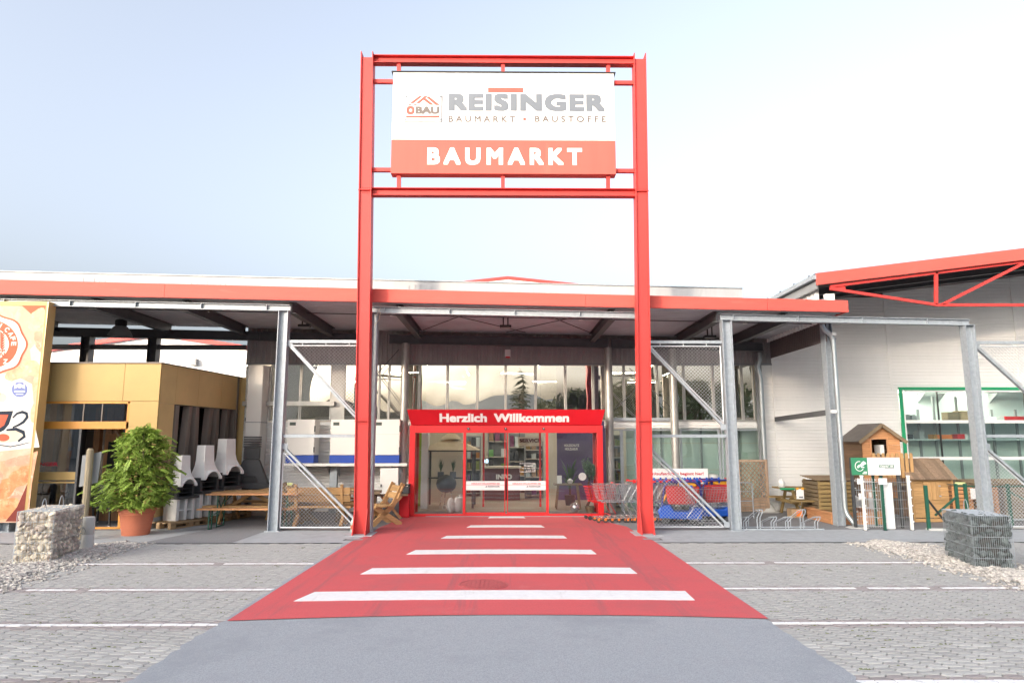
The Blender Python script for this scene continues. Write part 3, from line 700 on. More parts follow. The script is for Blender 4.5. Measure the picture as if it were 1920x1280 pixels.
# white ribbed wall left of the entrance, in sheets
xs = [WL, wx(520), wx(600), wx(680), wx(770)]
for a, b in zip(xs, xs[1:]):
    MB().sheet(ribs_z(.02, wz(790), .095, .018, YW), (a+.002, 0, 0), (b-.002, 0, 0)).build('wall_sheet', MT['sheet'], shop)
MB().sheet(ribs_z(wz(790), wz(687), .095, .018, YW), (WL, 0, 0), (wx(503), 0, 0)).build('wall_sheet', MT['sheet'], shop)
MB().sheet(ribs_z(wz(802), wz(788), .095, .018, YW), (wx(1133), 0, 0), (wx(1426), 0, 0)).build('spandrel_sheet', MT['sheet'], shop)
ZB = wz(681)
MB().sheet(ribs_x(WL, 8.0, .15, .03, YW-.02), (0, 0, ZB), (0, 0, 5.6)).build('upper_cladding', MT['band'], shop)
MB().box((WL, YW-.06, ZB-.05), (8.0, YW-.025, ZB+.0)).build('head_flashing', MT['grey'], shop)
def window(px0, px1, py0, py1, fr='tube_steel', gl='glass_hi', fw=.05, parent=shop, Y=YW, mat=None):
    x0, x1 = X(px0, 740, Y), X(px1, 740, Y); z0, z1 = Z(py1, Y), Z(py0, Y); f = MB()
    f.box((x0, Y-.05, z0), (x0+fw, Y+.03, z1)); f.box((x1-fw, Y-.05, z0), (x1, Y+.03, z1)); f.box((x0+fw, Y-.05, z0), (x1-fw, Y+.03, z0+fw)); f.box((x0+fw, Y-.05, z1-fw), (x1-fw, Y+.03, z1))
    o = f.build('window', mat or MT[fr], parent, bevel=.004)
    MB().box((x0+fw-.005, Y-.012, z0+fw-.005), (x1-fw+.005, Y-.004, z1-fw+.005)).build('pane', MT[gl], o)
    return o
ups = [507, 564, 622, 645, 712, 729, 757, 786, 839, 895, 948, 1004, 1060, 1112, 1143, 1170, 1216, 1232, 1282, 1337, 1391, 1414]
for a, b in zip(ups, ups[1:]):
    if (a, b) == (622, 645): continue
    window(a+.3, b-.3, 683, 789, fw=.035 if b-a > 20 else .02, mat=MT['tube_steel'])
MB().box((wx(622, 740), YW-.05, wz(790)), (wx(645, 740), YW+.02, wz(683))).build('pier', MT['tube_steel'], shop)
MB().bar((WL+.02, YW-.13, wz(757)), (wx(628), YW-.13, wz(757)), .12, .13).build('wall_rail', MT['tube_steel'], shop)
MB().box((wx(1150), YW-.10, wz(789)), (wx(1262), YW-.05, wz(783))).build('sill', MT['galv'], shop)
for a, b in ((1134, 1163), (1163, 1190), (1190, 1262), (1272, 1345), (1348, 1421)):
    window(a, b, 804, 961, fr='galv', gl='glass_shop', fw=.045)
MB().box((wx(1419), YW-.12, .02), (wx(1431), YW-.03, wz(660))).build('corner_trim', MT['grey'], shop)
dk = MB().box((wx(473), YW-.55, .02), (wx(501), YW-.03, wz(688))).build('flue_duct', MT['cabinet'], shop, bevel=.02)
MB().box((wx(473)-.004, YW-.555, wz(793)), (wx(501)+.004, YW-.025, wz(791.5))).build('duct_joint', MT['grey'], dk)
MB().cbox(at(464, 786, YW-.06), (.13, .07, .1)).build('alarm_box', MT['charcoal'], shop)
o = MB().cbox(at(952, 662, YW-.12), (.17, .10, .22)).build('alarm_sounder', MT['white'], shop, bevel=.02)
MB().cbox(at(952, 669.5, YW-.12), (.13, .09, .05)).build('beacon', MT['red_in'], o)
# main hall roof behind with its red verge
MB().prism([(X(850, 528, 34), Z(529, 34)), (X(952, 517, 34), Z(517.5, 34)), (X(1085, 531, 34), Z(531, 34)), (X(1085, 531, 34), Z(537, 34)), (X(952, 517, 34), Z(524, 34)), (X(850, 528, 34), Z(535, 34))], 34, 34.2).build('red_verge', MT['red'], shop)
MB().prism([(X(800, 535, 34), Z(640, 34)), (X(800, 535, 34), Z(540, 34)), (X(952, 517, 34), Z(523, 34)), (X(1140, 535, 34), Z(540, 34)), (X(1140, 535, 34), Z(640, 34))], 34.02, 34.5).build('rear_gable', MT['sheet'], shop)
# interior shell
IX0, IX1, IY = WL+.12, 20, 34.0
MB().box((IX0, YW+.02, -.02), (IX1, IY, .007)).build('shop_floor', MT['floor_in'], shop)
MB().box((IX0, YW+.1, 5.3), (IX1, IY, 5.4)).build('shop_ceiling', MT['ceiling'], shop)
MB().box((IX0, 28.5, .01), (IX1, 28.7, 5.3)).build('rear_wall', MT['cream'], shop)
MB().box((IX0-.1, YW+.06, .01), (IX0, IY, 5.3)).build('side_wall', MT['cream'], shop)
for i, (x, y, v) in enumerate([(-6.4+i*1.25, 20.9+j*1.7+(.3 if i % 2 else 0), j % 2) for i in range(11) for j in range(4)]):
    if (i*7) % 3: continue
    if v: MB().box((x, y, 4.3), (x+1.1, y+.03, 4.32)).build('tube_lamp', MT['lamp'], shop)
    else: MB().box((x, y, 4.5), (x+.035, y+1.3, 4.52)).build('tube_lamp', MT['lamp'], shop)
x = X(793, 720, 21.5); MB().box((x-.1, 21.4, .01), (x+.1, 21.6, 5.3)).build('green_post', M('lime_post', (.30, .45, .06), .5), shop)

# ================================================================ entrance portal
YE = 18.50
ent = thing('entrance_portal', 'red framed glass entrance with sliding doors and welcome board', 'entrance', (0, YE, 0))
def ex(px, py=900, y=YE): return X(px, py, y)
def ez(py, y=YE): return Z(py, y)
EL, ER = ex(766, 966), ex(1131, 966)
fr = MB()
def vbar(px0, px1, z0, z1, d=.14, name='jamb', y=YE, m='red_in', parent=ent): return MB().box((ex(px0), y, z0), (ex(px1), y+d, z1)).build(name, MT[m], parent, bevel=.005)
zg0, zg1, zh = ez(963), ez(811), ez(797)
vbar(766, 777, .014, zh, .2); vbar(1121, 1131.5, .014, zh, .2); vbar(868, 873, .03, zg1); vbar(1024, 1028.5, .03, zg1)
MB().box((ex(777), YE, zg1), (ex(1121), YE+.2, zh)).build('header', MT['red_in'], ent, bevel=.006)
MB().box((ex(777), YE-.002, .014), (ex(1121), YE+.14, zg0)).build('threshold', MT['red_in'], ent, bevel=.004)
MB().box((ex(800), YE-.10, .013), (ex(1100), YE-.01, .022)).build('threshold_strip', MT['galv'], ent)
# slanted board over the header
zb0, zb1 = zh+.004, ez(768)
bo = MB().add([(ex(769), YE-.03, zb0), (ex(1129), YE-.03, zb0), (ex(1132.5, 768), YE-.22, zb1), (ex(765, 768), YE-.22, zb1), (ex(769), YE+.25, zb0), (ex(1129), YE+.25, zb0), (ex(1132.5, 768), YE+.25, zb1), (ex(765, 768), YE+.25, zb1)],
     [(0,1,2,3),(7,6,5,4),(0,4,5,1),(1,5,6,2),(2,6,7,3),(3,7,4,0)]).build('welcome_board', MT['red_dark'], ent, bevel=.006)
def slant(p): t = (p.z-zb0)/(zb1-zb0); return Vector((p.x, p.y-.03-.19*t+.03, p.z))
def wtext(s, a, b, y0, y1):
    p, q = at(a, y1, YE-.13), at(b, y0, YE-.13); text('lettering', s, p.x, p.z, q.x-p.x, q.z-p.z, YE-.036, MT['letter'], bo, .042, M=slant)
wtext('Herzlich', 824, 913, 775, 791); wtext('Willkommen', 926, 1067, 775, 791)
for px in (878, 948, 1019):
    p = at(px, 803.5, YE-.03); s = MB().tube([(p.x, YE+.01, p.z), (p.x, YE-.05, p.z)], .035, 14).build('door_sensor', MT['black'], ent, smooth=True)
    MB().tube([(p.x, YE-.051, p.z+.008), (p.x, YE-.056, p.z+.008)], .012, 10).build('lens', MT['white'], s)
def pane(px0, px1, z0, z1, y=YE+.06, m='glass_door', name='pane', parent=ent):
    return MB().box((ex(px0), y, z0), (ex(px1), y+.008, z1)).build(name, MT[m], parent)
pane(777, 868, zg0, zg1); pane(1028.5, 1121, zg0, zg1)
for a, b in ((873, 947.4), (951, 1024)):
    d = MB().box((ex(a), YE+.03, zg0+.01), (ex(b), YE+.038, zg1)).build('door_leaf', MT['glass_door'], ent)
    e = ex(b) if a < 900 else ex(a)
    MB().box((e-(.022 if a < 900 else 0), YE+.02, zg0+.005), (e+(0 if a < 900 else .022), YE+.05, zg1)).build('stile', MT['red_in'], d)
    MB().box((ex(a), YE+.022, zg0+.006), (ex(b), YE+.048, zg0+.04)).build('bottom_rail', MT['red_in'], d)
    st = MB().box((ex(a)+.01, YE+.024, ez(918.5)), (ex(b)-.01, YE+.0275, ez(901.5))).build('sticker', MT['letter'], d)
    k = 884 if a < 900 else 961
    p, q = at(k, 907.8, YE+.02), at(k+53, 904.5, YE+.02); text('lettering', 'HERZLICH WILLKOMMEN BEI', p.x, p.z, q.x-p.x, q.z-p.z, YE+.023, MT['pink'], st, .01, th=.002)
    MB().box((ex(a)+.015, YE+.0215, ez(908.9)), (ex(b)-.015, YE+.0235, ez(908.4))).build('line', MT['pink'], st)
    p, q = at(k+31, 913, YE+.02), at(k+53, 909.8, YE+.02); text('lettering', 'REISINGER', p.x, p.z, q.x-p.x, q.z-p.z, YE+.023, MT['sign_grey'], st, .03, th=.002)
    spx = k+25; P = [at(spx+dx, y, YE+.022) for dx, y in ((0, 912.8), (4, 910), (5, 912.8))]
    MB().prism([(v.x, v.z) for v in P], YE+.0215, YE+.0235).build('roof_mark', MT['sign_grey'], st)
# opening hours card on the right leaf
p, q = at(974.5, 884, YE+.02), at(1003.5, 868.5, YE+.02); hc = MB()
for a, b in (((p.x, p.z), (q.x, p.z)), ((p.x, q.z), (q.x, q.z)), ((p.x, p.z), (p.x, q.z)), ((q.x, p.z), (q.x, q.z))): hc.bar((a[0], YE+.026, a[1]), (b[0], YE+.026, b[1]), .004, .010, ext=.004)
hc = hc.build('hours_decal', MT['letter'], d)
text('lettering', 'Öffnungszeiten', at(980, 0, YE).x, ez(874.5), ex(997)-ex(980), ez(871)-ez(874.5), YE+.026, MT['letter'], hc, .03, th=.002)
text('lettering', 'Mo-Fr: 7.00 - 18.00', at(977, 0, YE).x, ez(879), ex(1001)-ex(977), ez(876.5)-ez(879), YE+.026, MT['letter'], hc, .01, th=.002)
text('lettering', 'Sa: 8.00 - 12.00', at(984, 0, YE).x, ez(883), ex(1001)-ex(984), ez(880.5)-ez(883), YE+.026, MT['letter'], hc, .01, th=.002)
# vestibule: side walls, roof, inner door frame
for sx in (EL, ER-.12):
    for y in (YE+.55, YE+1.1): MB().box((sx+.02, y, .014), (sx+.10, y+.09, zg1)).build('side_jamb', MT['red_in'], ent)
    MB().box((sx+.05, YE+.2, .02), (sx+.058, YW-.02, zg1)).build('side_pane', MT['glass_door'], ent)
    MB().box((sx, YE+.2, zg1), (sx+.12, YW-.02, zh)).build('side_header', MT['red_in'], ent)
MB().box((EL, YE+.25, zh+.01), (ER, YW-.07, zh+.06)).build('vestibule_roof', MT['grey'], ent)
for px in (901, 1022): vbar(px-2, px+2, .02, 2.35, .1, 'inner_jamb', 21.0)
for i in range(1): MB().box((X(901, 900, 21), 21.0, 2.35), (X(1024, 900, 21), 21.1, 2.45)).build('inner_header', MT['cabinet'], ent)
# ================================================================ café pavilion on the left
YC = 16.0
caf = thing('cafe_pavilion', 'gold clad café pavilion with orange window frames under the canopy', 'building', (-8.3, YC, 0))
def cx(px, py=800): return X(px, py, YC)
def cz(py): return Z(py, YC)
ct, cb = cz(682), cz(752)
CC = cx(297, 760); CE = Vector((-7.82, YW-.03))
for a, b in ((-15.5, -12.1), (-12.1, cx(95, 700)), (cx(95, 700), cx(234, 700)), (cx(234, 700), CC)):
    MB().box((a+.003, YC, cb), (b-.003, YC+.05, ct)).build('fascia_panel', MT['gold'], caf, bevel=.004)
MB().box((cx(236, 850)+.003, YC, .25), (CC, YC+.05, cb-.006)).build('corner_panel', MT['gold'], caf, bevel=.004)
MB().box((cx(236, 850)+.003, YC+.02, .006), (CC-.02, YC+.05, .244)).build('plinth', MT['bollard'], caf)
MB().box((-15.5, YC-.03, ct), (CC+.03, YC+.1, ct+.03)).build('coping', MT['brown_fin'], caf)
def side(t): return (CC+(CE.x-CC)*t, YC+.05+(CE.y-YC-.05)*t)
# side wall, slightly splayed
def sidepanel(t0, t1, z0, z1, m, name, th=.04, off=0):
    (x0, y0), (x1, y1) = side(t0), side(t1); n = Vector((y1-y0, -(x1-x0), 0)).normalized(); o = n*off
    a, b = Vector((x0, y0, 0))+o, Vector((x1, y1, 0))+o; k = n*(-th)
    return MB().add([a+Vector((0, 0, z0)), b+Vector((0, 0, z0)), b+Vector((0, 0, z1)), a+Vector((0, 0, z1)), a+k+Vector((0, 0, z0)), b+k+Vector((0, 0, z0)), b+k+Vector((0, 0, z1)), a+k+Vector((0, 0, z1))],
        [(0,1,2,3),(7,6,5,4),(0,4,5,1),(1,5,6,2),(2,6,7,3),(3,7,4,0)]).build(name, m, caf)
for t0, t1 in ((0, .16), (.162, .42), (.422, .72), (.722, 1)): sidepanel(t0, t1, cb-.04, ct, MT['gold_side'], 'side_fascia')
sidepanel(0, 1, ct, ct+.03, MT['brown_fin'], 'coping', .1, .02)
sidepanel(0, .155, .25, cb-.045, MT['gold_side'], 'corner_panel'); sidepanel(0, .155, .006, .245, MT['bollard'], 'plinth')
sidepanel(.16, 1, .3, cb-.05, MT['glass_cafe'], 'side_pane', .01, -.25); sidepanel(.16, 1, .006, .3, MT['bollard'], 'plinth', .1, -.2)
for i, (t, l) in enumerate(((.17, 0), (.30, .10), (.42, -.07), (.56, .10), (.68, -.06), (.80, .08), (.93, 0))):
    x0, y0 = side(t); b = MB(); q = Vector((.0, 1, 0)); w = .20
    b.add([(x0+dx, y0+l*2.2*zz/2.6+dy-l*1.1, .28+zz) for zz in (0, cb-.34) for dx, dy in ((-.16, 0), (0, 0), (0, w), (-.16, w))], [(0,1,2,3),(4,5,6,7),(0,1,5,4),(1,2,6,5),(2,3,7,6),(3,0,4,7)]).build('fin', MT['brown_fin'], caf)
sidepanel(.9, 1, .3, cb-.05, MT['orange'], 'orange_mullion', .03, -.2)
MB().box((CE.x-.14, YW-.03, .01), (WL+.03, YW+.12, ct+.02)).build('corner_infill', MT['gold_side'], caf)
# street front glazing
z1, z2, zb = cz(790), cz(804), cz(990)
for a, b, c, d in ((cx(231, 850), cx(237, 850), .03, cb), (cx(40, 950), cx(237, 850), z2, z1), (-15.5, cx(236, 850), .006, .05), (-15.5, cx(236, 850), cb-.06, cb-.006)):
    MB().box((a, YC+.01, c), (b, YC+.10, d)).build('orange_frame', MT['orange'], caf, bevel=.005)
for px in (80, 155, 190, -60): MB().box((cx(px, 770)-.012, YC+.03, z1), (cx(px, 770)+.012, YC+.07, cb-.06)).build('mullion', MT['brown_fin'], caf)
MB().box((-15.5, YC+.045, z1), (cx(231, 770), YC+.053, cb-.06)).build('upper_pane', MT['glass_cafe'], caf)
xd = cx(139, 900)
MB().box((-15.5, YC+.045, .05), (xd, YC+.053, z2)).build('lower_pane', MT['glass_cafe'], caf)
MB().box((cx(60, 900), YC+.02, cz(899)), (xd, YC+.07, cz(884))).build('push_bar', MT['gold'], caf)
MB().box((cx(60, 900), YC+.02, cz(905)), (xd, YC+.07, cz(902))).build('push_rail', MT['gold'], caf)
MB().box((xd, YC+.02, .05), (xd+.05, YC+.07, z2)).build('door_stile', MT['dark_steel'], caf)
text('lettering', 'NGER', cx(72, 870), cz(873), cx(106, 870)-cx(72, 870), cz(866)-cz(873), YC+.043, MT['pink'], caf, .03, th=.002)
# interior of the café
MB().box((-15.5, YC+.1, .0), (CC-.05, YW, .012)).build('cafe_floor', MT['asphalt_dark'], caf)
MB().box((-15.5, 19.6, .01), (CE.x, 19.7, ct)).build('rear_wall', MT['brown_fin'], caf)
MB().add([(-15.5, YC+.1, ct-.02), (CC, YC+.1, ct-.02), (CE.x, YW, ct-.02), (-15.5, YW, ct-.02)], [(0, 1, 2, 3)]).build('roof', MT['roof_felt'], caf)
for px in (168, 190, 205): MB().box((X(px, 900, 18), 18, .01), (X(px, 900, 18)+.16, 18.15, 2.9)).build('timber_post', MT['larch_z'], caf)
MB().box((X(192, 900, 17.6), 17.6, .01), (X(226, 900, 17.6), 17.64, 2.2)).build('inner_door', MT['larch_z'], caf)
MB().box((X(198, 900, 17.6), 17.58, .9), (X(222, 900, 17.6), 17.66, 2.0)).build('inner_glass', MT['black'], caf)
# café chairs and table inside
def cafe_chair(loc, rz, label):
    t = thing('cafe_chair', label, 'chair', loc, 'rattan chairs of the café', rz, local=True)
    for sx in (-1, 1):
        MB().bar((sx*.23, -.22, 0), (sx*.23, -.22, .46), .035).build('leg', MT['rattan'], t); MB().bar((sx*.23, .24, 0), (sx*.24, .30, .62), .035).build('leg', MT['rattan'], t)
        MB().bar((sx*.25, -.22, .64), (sx*.25, .25, .64), .04).build('armrest', MT['rattan'], t); MB().bar((sx*.25, -.22, .44), (sx*.25, -.22, .64), .03).build('arm_support', MT['rattan'], t)
    MB().box((-.24, -.25, .41), (.24, .25, .47)).build('seat', MT['rattan'], t, bevel=.015)
    MB().box((-.24, .22, .45), (.24, .26, .98), rotm('X', -.12), (0, .24, .45)).build('backrest', MT['rattan'], t, bevel=.015)
    for sx in (-1, 1):
        for y in (-.22, .25): MB().tube([(sx*.23, y, -.005), (sx*.23, y, .02)], .022, 8).build('foot_cap', MT['white'], t)
    return t
fl = .013
cafe_chair((X(205, 985, 16.7), 16.7, fl), 2.9, 'dark rattan chair right behind the open café door, left of the potted shrub')
cafe_chair((X(120, 985, 16.7), 16.75, fl), 2.5, 'dark rattan chair with armrests behind the café glass, above the pale gabion')
cafe_chair((X(165, 985, 17.4), 17.4, fl), .4, 'dark rattan chair deeper inside the café, between two others')
t = thing('cafe_table', 'small café table with a steel top behind the glass', 'table', (X(96, 930, 17.2), 17.2, fl))
L = t.location; MB().lathe(L, [(.28, 0), (.28, .02), (.04, .03), (.03, .70)], 18, True).build('pedestal', MT['black'], t); MB().lathe(L+Vector((0, 0, .70)), [(.36, 0), (.38, .01), (.38, .03), (.36, .035)], 24).build('table_top', MT['steel_top'], t)
p = L+Vector((.0, -.1, .735)); o = MB().lathe(p, [(.03, 0), (.03, .09), (.012, .12), (.012, .16)], 12).build('drink_bottle', MT['goods1']); tag(o, 'small red bottle on the café table', 'bottle')
# ---------------------------------------------------------------- billboard with the bakery poster
YB = 15.45
bb = thing('billboard', 'tall gold framed poster board with coffee cup and bread at the left edge', 'billboard', (-11.5, YB, 0))
bx1 = X(89, 575, YB); bt, b0 = Z(567, YB), Z(978, YB); bx0 = -15.2
MB().box((bx0, YB, b0), (bx1-.0, YB+.03, bt-.10)).build('poster', M('poster_print', (.66, .45, .33), .8, spec=.08, var=.25, vs=1.3, stain=[(1.0, .52, (.70, .60, .50), .8), (2.5, .58, (.74, .38, .25), .5), (5, .6, (.80, .66, .50), .6)], detail=6), bb)
MB().box((bx0, YB-.01, bt-.10), (bx1, YB+.2, bt)).build('frame_top', MT['gold'], bb); MB().box((bx1+.0, YB-.01, b0), (bx1+.025, YB+.26, bt+.0)).build('frame_side', MT['gold_side'], bb)
MB().box((bx1-.03, YB-.012, b0), (bx1-.0, YB-.002, bt-.1)).build('frame_edge', MT['gold'], bb)
for px in (30, -80): MB().bar((X(px, 985, YB), YB+.1, .01), (X(px, 985, YB), YB+.1, bt-.2), .08).build('support', MT['galv'], bb)
po = MB()
def bp(px, py): p = at(px, py, YB-.004); return (p.x, p.z)
def pprint(pts, m, name='print', lay=0): MB().prism([bp(*p) for p in pts], YB-.004-lay*.002, YB-.0025-lay*.002).build(name, m, bb)
mw = M('print_white', (.80, .74, .68), .8, spec=.08, var=.04); mred = M('print_red', (.66, .14, .085), .8, spec=.08, var=.08); mdk = M('print_navy', (.04, .05, .07), .8, spec=.08); mbl = M('print_blue', (.20, .24, .48), .8, spec=.08)
mbread = M('print_bread', (.74, .38, .24), .8, spec=.08, var=.25, vs=3, stain=[(2.0, .48, (.80, .60, .44), .85, (1, 1, .6), .2), (7, .56, (.80, .72, .60), .7), (3, .62, (.58, .20, .12), .6)], detail=6); mbrown = M('print_brown', (.22, .055, .045), .8, spec=.08, var=.15); mcr = M('print_cream', (.80, .62, .48), .8, spec=.08, var=.10, vs=4)
def circ(cx_, cy, rx, ry, n=32, a0=0, a1=2*pi, wave=0): return [(cx_+rx*(1+wave*cos(8*(a0+(a1-a0)*i/n)))*cos(a0+(a1-a0)*i/n), cy+ry*(1+wave*cos(8*(a0+(a1-a0)*i/n)))*sin(a0+(a1-a0)*i/n)) for i in range(n)]
pprint([(-120, 858), (74, 838), (66, 800), (60, 720), (20, 700), (-120, 710)], mw, lay=0)
pprint([(-120, 880), (20, 862), (71, 845), (60, 905), (52, 977), (-120, 978)], mbread, lay=0)
pprint([(52, 905), (48, 977), (10, 977), (32, 950)], mbrown, lay=1)
pprint([(40, 572), (86, 572), (83, 590), (80, 610), (62, 592)], mred, lay=0)
pprint([(70, 640), (79, 660), (74, 700), (60, 690), (56, 655)], mcr, lay=0)
r = random.Random(77); mp_ = [M('print_peach', (.78, .46, .30), .8, spec=.08, var=.3, vs=4, stain=(5, .55, (.80, .66, .50), .7)), M('print_crust', (.66, .27, .13), .8, spec=.08, var=.35, vs=5, stain=[(4, .5, (.78, .48, .28), .8), (9, .6, (.80, .66, .5), .5)]), M('print_rose', (.74, .34, .24), .8, spec=.08, var=.25, vs=4, stain=(3, .52, (.80, .58, .44), .8))]
for k, (px, py, rx, ry, ti, mi) in enumerate(((70, 600, 16, 24, .5, 0), (76, 640, 11, 22, -.3, 2), (60, 690, 20, 15, .2, 0), (72, 716, 10, 22, .2, 0), (66, 775, 9, 20, .1, 0), (30, 700, 22, 12, -.4, 0), (40, 893, 30, 16, -.5, 1), (12, 915, 34, 18, -.5, 1), (-20, 900, 30, 16, -.4, 2), (40, 930, 26, 17, -.6, 2), (5, 955, 36, 18, -.5, 1), (-30, 945, 30, 18, -.5, 1), (36, 864, 30, 9, -.2, 2))):
    pts = []
    for i in range(20):
        q = 2*pi*i/20; u_, v_ = rx*cos(q)*(1+r.uniform(-.12, .12)), ry*sin(q)*(1+r.uniform(-.12, .12)); pts.append((min(84-(py+v_-580)*.093, px+u_*cos(ti)-v_*sin(ti)), min(976, py+u_*sin(ti)+v_*cos(ti))))
    pprint(pts, mp_[mi], 'pastry_print', .1+k*.05)
pprint(circ(-16, 645, 66, 58, 64, wave=.035), mred, 'badge_rim', 1); pprint(circ(-16, 645, 62.5, 54.5, 64, wave=.035), mw, 'badge', 2)
pprint(circ(-16, 645, 50, 45), mred, 'badge_ring', 3); pprint(circ(-16, 645, 33, 30), mw, 'badge_disc', 4)
for k, ch in enumerate(('E', 'I', 'C', 'A', 'F', 'E')):     # lettering round the badge
    a = (-1.30, -1.13, -.80, -.52, -.28, -.02)[k]; c = at(-16+42*cos(a), 645+38*sin(a), YB-.01); h = .115
    def rot(p, c=c, a=a): d = p-Vector((c.x, p.y, c.z)); q = -a-pi/2; q = -(a+pi/2); return Vector((c.x+d.x*cos(q)-d.z*sin(q), p.y, c.z+d.x*sin(q)+d.z*cos(q)))
    text('lettering', ch, c.x-(.02 if ch == 'I' else .045), c.z-h/2, .03 if ch == 'I' else .09, h, YB-.0125, mw, bb, .03, th=.002, M=rot)
text('lettering', 'Z', bp(6, 682)[0], bp(6, 682)[1], .10, .11, YB-.0125, mw, bb, .03, th=.002)
text('lettering', 'GG', bp(-6, 674)[0], bp(-6, 668)[1], .18, .16, YB-.0125, mred, bb, .03, th=.002)
pprint([(3.2, 664), (4.6, 664), (6.5, 625), (5.5, 625)], mred, lay=5)
for i in range(7):
    y = 656-i*4.6; pprint([(4.5, y), (9, y-4), (9.5, y-8), (5.5, y-4)], mred, lay=5); pprint([(4.5, y), (.5, y-4), (1, y-8), (5, y-4)], mred, lay=5)
pprint(circ(37, 730, 16, 15.5), mw, 'badge_rim', 1); pprint(circ(37, 730, 14.8, 14.3), mbl, 'round_badge', 2)
pprint(circ(37, 723, 4.5, 4.5, 12), mw, lay=3); pprint([(27, 719), (33, 722), (33, 726), (27, 729)], mw, lay=3); pprint([(47, 719), (41, 722), (41, 726), (47, 729)], mw, lay=3)
pprint([(27, 732), (47, 732), (47, 735), (27, 735)], mw, lay=3); pprint([(30, 738), (44, 738), (44, 739.5), (30, 739.5)], mw, lay=3)
pprint([(-60, 775), (-5, 771), (25, 770), (17, 795), (8, 806), (-4, 812), (-60, 812)], mdk, 'cup', 1); pprint([(-60, 781), (0, 777), (16, 777), (8, 797), (-3, 804), (-60, 804)], mred, 'cup_fill', 2)
def stroke(pts, w, m, lay):
    P = [Vector((*bp(*p), 0)) for p in pts]; L, R_ = [], []
    for i, p in enumerate(P):
        d = (P[min(i+1, len(P)-1)]-P[max(i-1, 0)]).normalized(); n = Vector((-d.y, d.x, 0)); f = w*(.35+.65*sin(pi*(i+.5)/len(P)))
        L.append(p+n*f); R_.append(p-n*f)
    mb = MB(); n = len(P); mb.add([(v.x, YB-.004-lay*.002, v.y) for v in L+R_], [(i, i+1, n+i+1, n+i) for i in range(n-1)]); mb.build('print', m, bb)
stroke([(24, 783), (32, 775), (42, 772), (50, 775), (51, 782), (44, 791), (34, 797), (24, 801)], .035, mdk, 2)
pprint([(-60, 822), (0, 812), (22, 806), (38, 808), (46, 815), (40, 825), (20, 829), (-60, 832)], mcr, 'saucer', 1); stroke([(12, 806), (30, 804), (44, 810), (46, 818), (34, 827)], .04, mdk, 2)
pprint(circ(6, 820, 12, 7, 20), mred, lay=2); stroke([(-60, 838), (0, 834), (20, 837), (40, 833), (56, 829)], .012, mdk, 2)
for px, py, r_ in ((2, 745, 11), (-8, 738, 9)): pprint(circ(px, py, r_, r_*.8, 16), mcr if r_ > 10 else mred, lay=1)

# ================================================================ far white hall seen over the café roof
fh = thing('far_hall', 'bright white hall with red verge seen above the café roof', 'building', (-20, 44, 0))
def fp(px, py, y=44): p = at(px, py, y); return (p.x, p.z)
MB().prism([fp(-150, 830), fp(-150, 676), fp(95, 658), fp(292, 630), fp(600, 676), fp(600, 830)], 44.3, 44.8).build('wall', MT['sheet'], fh)
MB().prism([fp(-150, 678), fp(95, 657), fp(292, 629), fp(600, 676), fp(600, 669), fp(292, 621), fp(95, 650), fp(-150, 671)], 44, 44.3).build('red_verge', MT['red'], fh)
MB().prism([fp(355, 672), fp(368, 672), fp(368, 684), fp(355, 684)], 43.9, 44.29).build('vent', MT['grey'], fh)
# ================================================================ garden hall on the right
YH = 16.1
gh = thing('garden_hall', 'pale ribbed metal garden hall with red gable truss on the right', 'building', (8, YW, 0))
GX0, GX1 = wx(1430), 21.0
zc1 = 6.9
sx_ = [GX0, wx(1447, 700), wx(1562, 700), wx(1668, 690)]
gwL, gwR, gwT, gwB = wx(1683, 725), 20.0, wz(725), .35
for a, b in ((sx_[0], sx_[1]), (sx_[1]+.05, sx_[2]), (sx_[2], sx_[3])):
    MB().sheet(ribs_z(.02, 5.35 if b < 8.05 else 6.35, .098, .008, YW), (a, 0, 0), (b-.003, 0, 0)).build('wall_sheet', MT['sheet'], gh)
MB().box((sx_[1], YW-.03, .02), (sx_[1]+.05, YW, 5.2)).build('seam_trim', MT['sheet'], gh)
for i, (a, b) in enumerate(((sx_[3], wx(1907, 650)), (wx(1907, 650), GX1))):
    MB().sheet(ribs_z(gwT, 7.0+i*.7, .098, .008, YW), (a, 0, 0), (b-.003, 0, 0)).build('wall_sheet', MT['sheet'], gh)
    MB().box((a-.03, YW-.03, gwT+.05), (a+.05, YW-.0, 6.5+i*.2)).build('seam_trim', MT['sheet'], gh)
MB().sheet(ribs_z(.02, gwT, .098, .008, YW), (sx_[3], 0, 0), (gwL, 0, 0)).build('wall_sheet', MT['sheet'], gh)
MB().box((sx_[3], YW-.02, .02), (GX1, YW, gwB)).build('plinth', MT['sheet'], gh)
# window with green trim
gw = MB(); gw.box((gwL, YW-.06, gwB), (gwL+.09, YW-.02, gwT)); gw.box((gwL+.09, YW-.06, gwT-.09), (gwR, YW-.02, gwT)); gw = gw.build('green_window', MT['green_trim'], gh)
MB().box((gwL+.09, YW-.04, gwB), (gwL+.14, YW+.02, gwT-.09)).build('frame', MT['white'], gw); MB().box((gwL+.14, YW-.04, gwT-.14), (gwR, YW+.02, gwT-.09)).build('frame', MT['white'], gw)
for py in (790, 859): MB().box((gwL+.14, YW-.05, wz(py)-.045), (gwR, YW+.03, wz(py)+.045)).build('transom', MT['sheet'], gw)
gm = [1683+8, 1761, 1842, 1925, 2005]
for r_, (za, zb_) in enumerate(((gwB, wz(861)), (wz(857), wz(792)), (wz(788), gwT-.14))):
    for a, b in zip(gm, gm[1:]):
        MB().box((X(a, 790, YW)+.012, YW-.006, za), (X(b, 790, YW)-.012, YW+.002, zb_)).build('pane', MT['glass_shop'], gw)
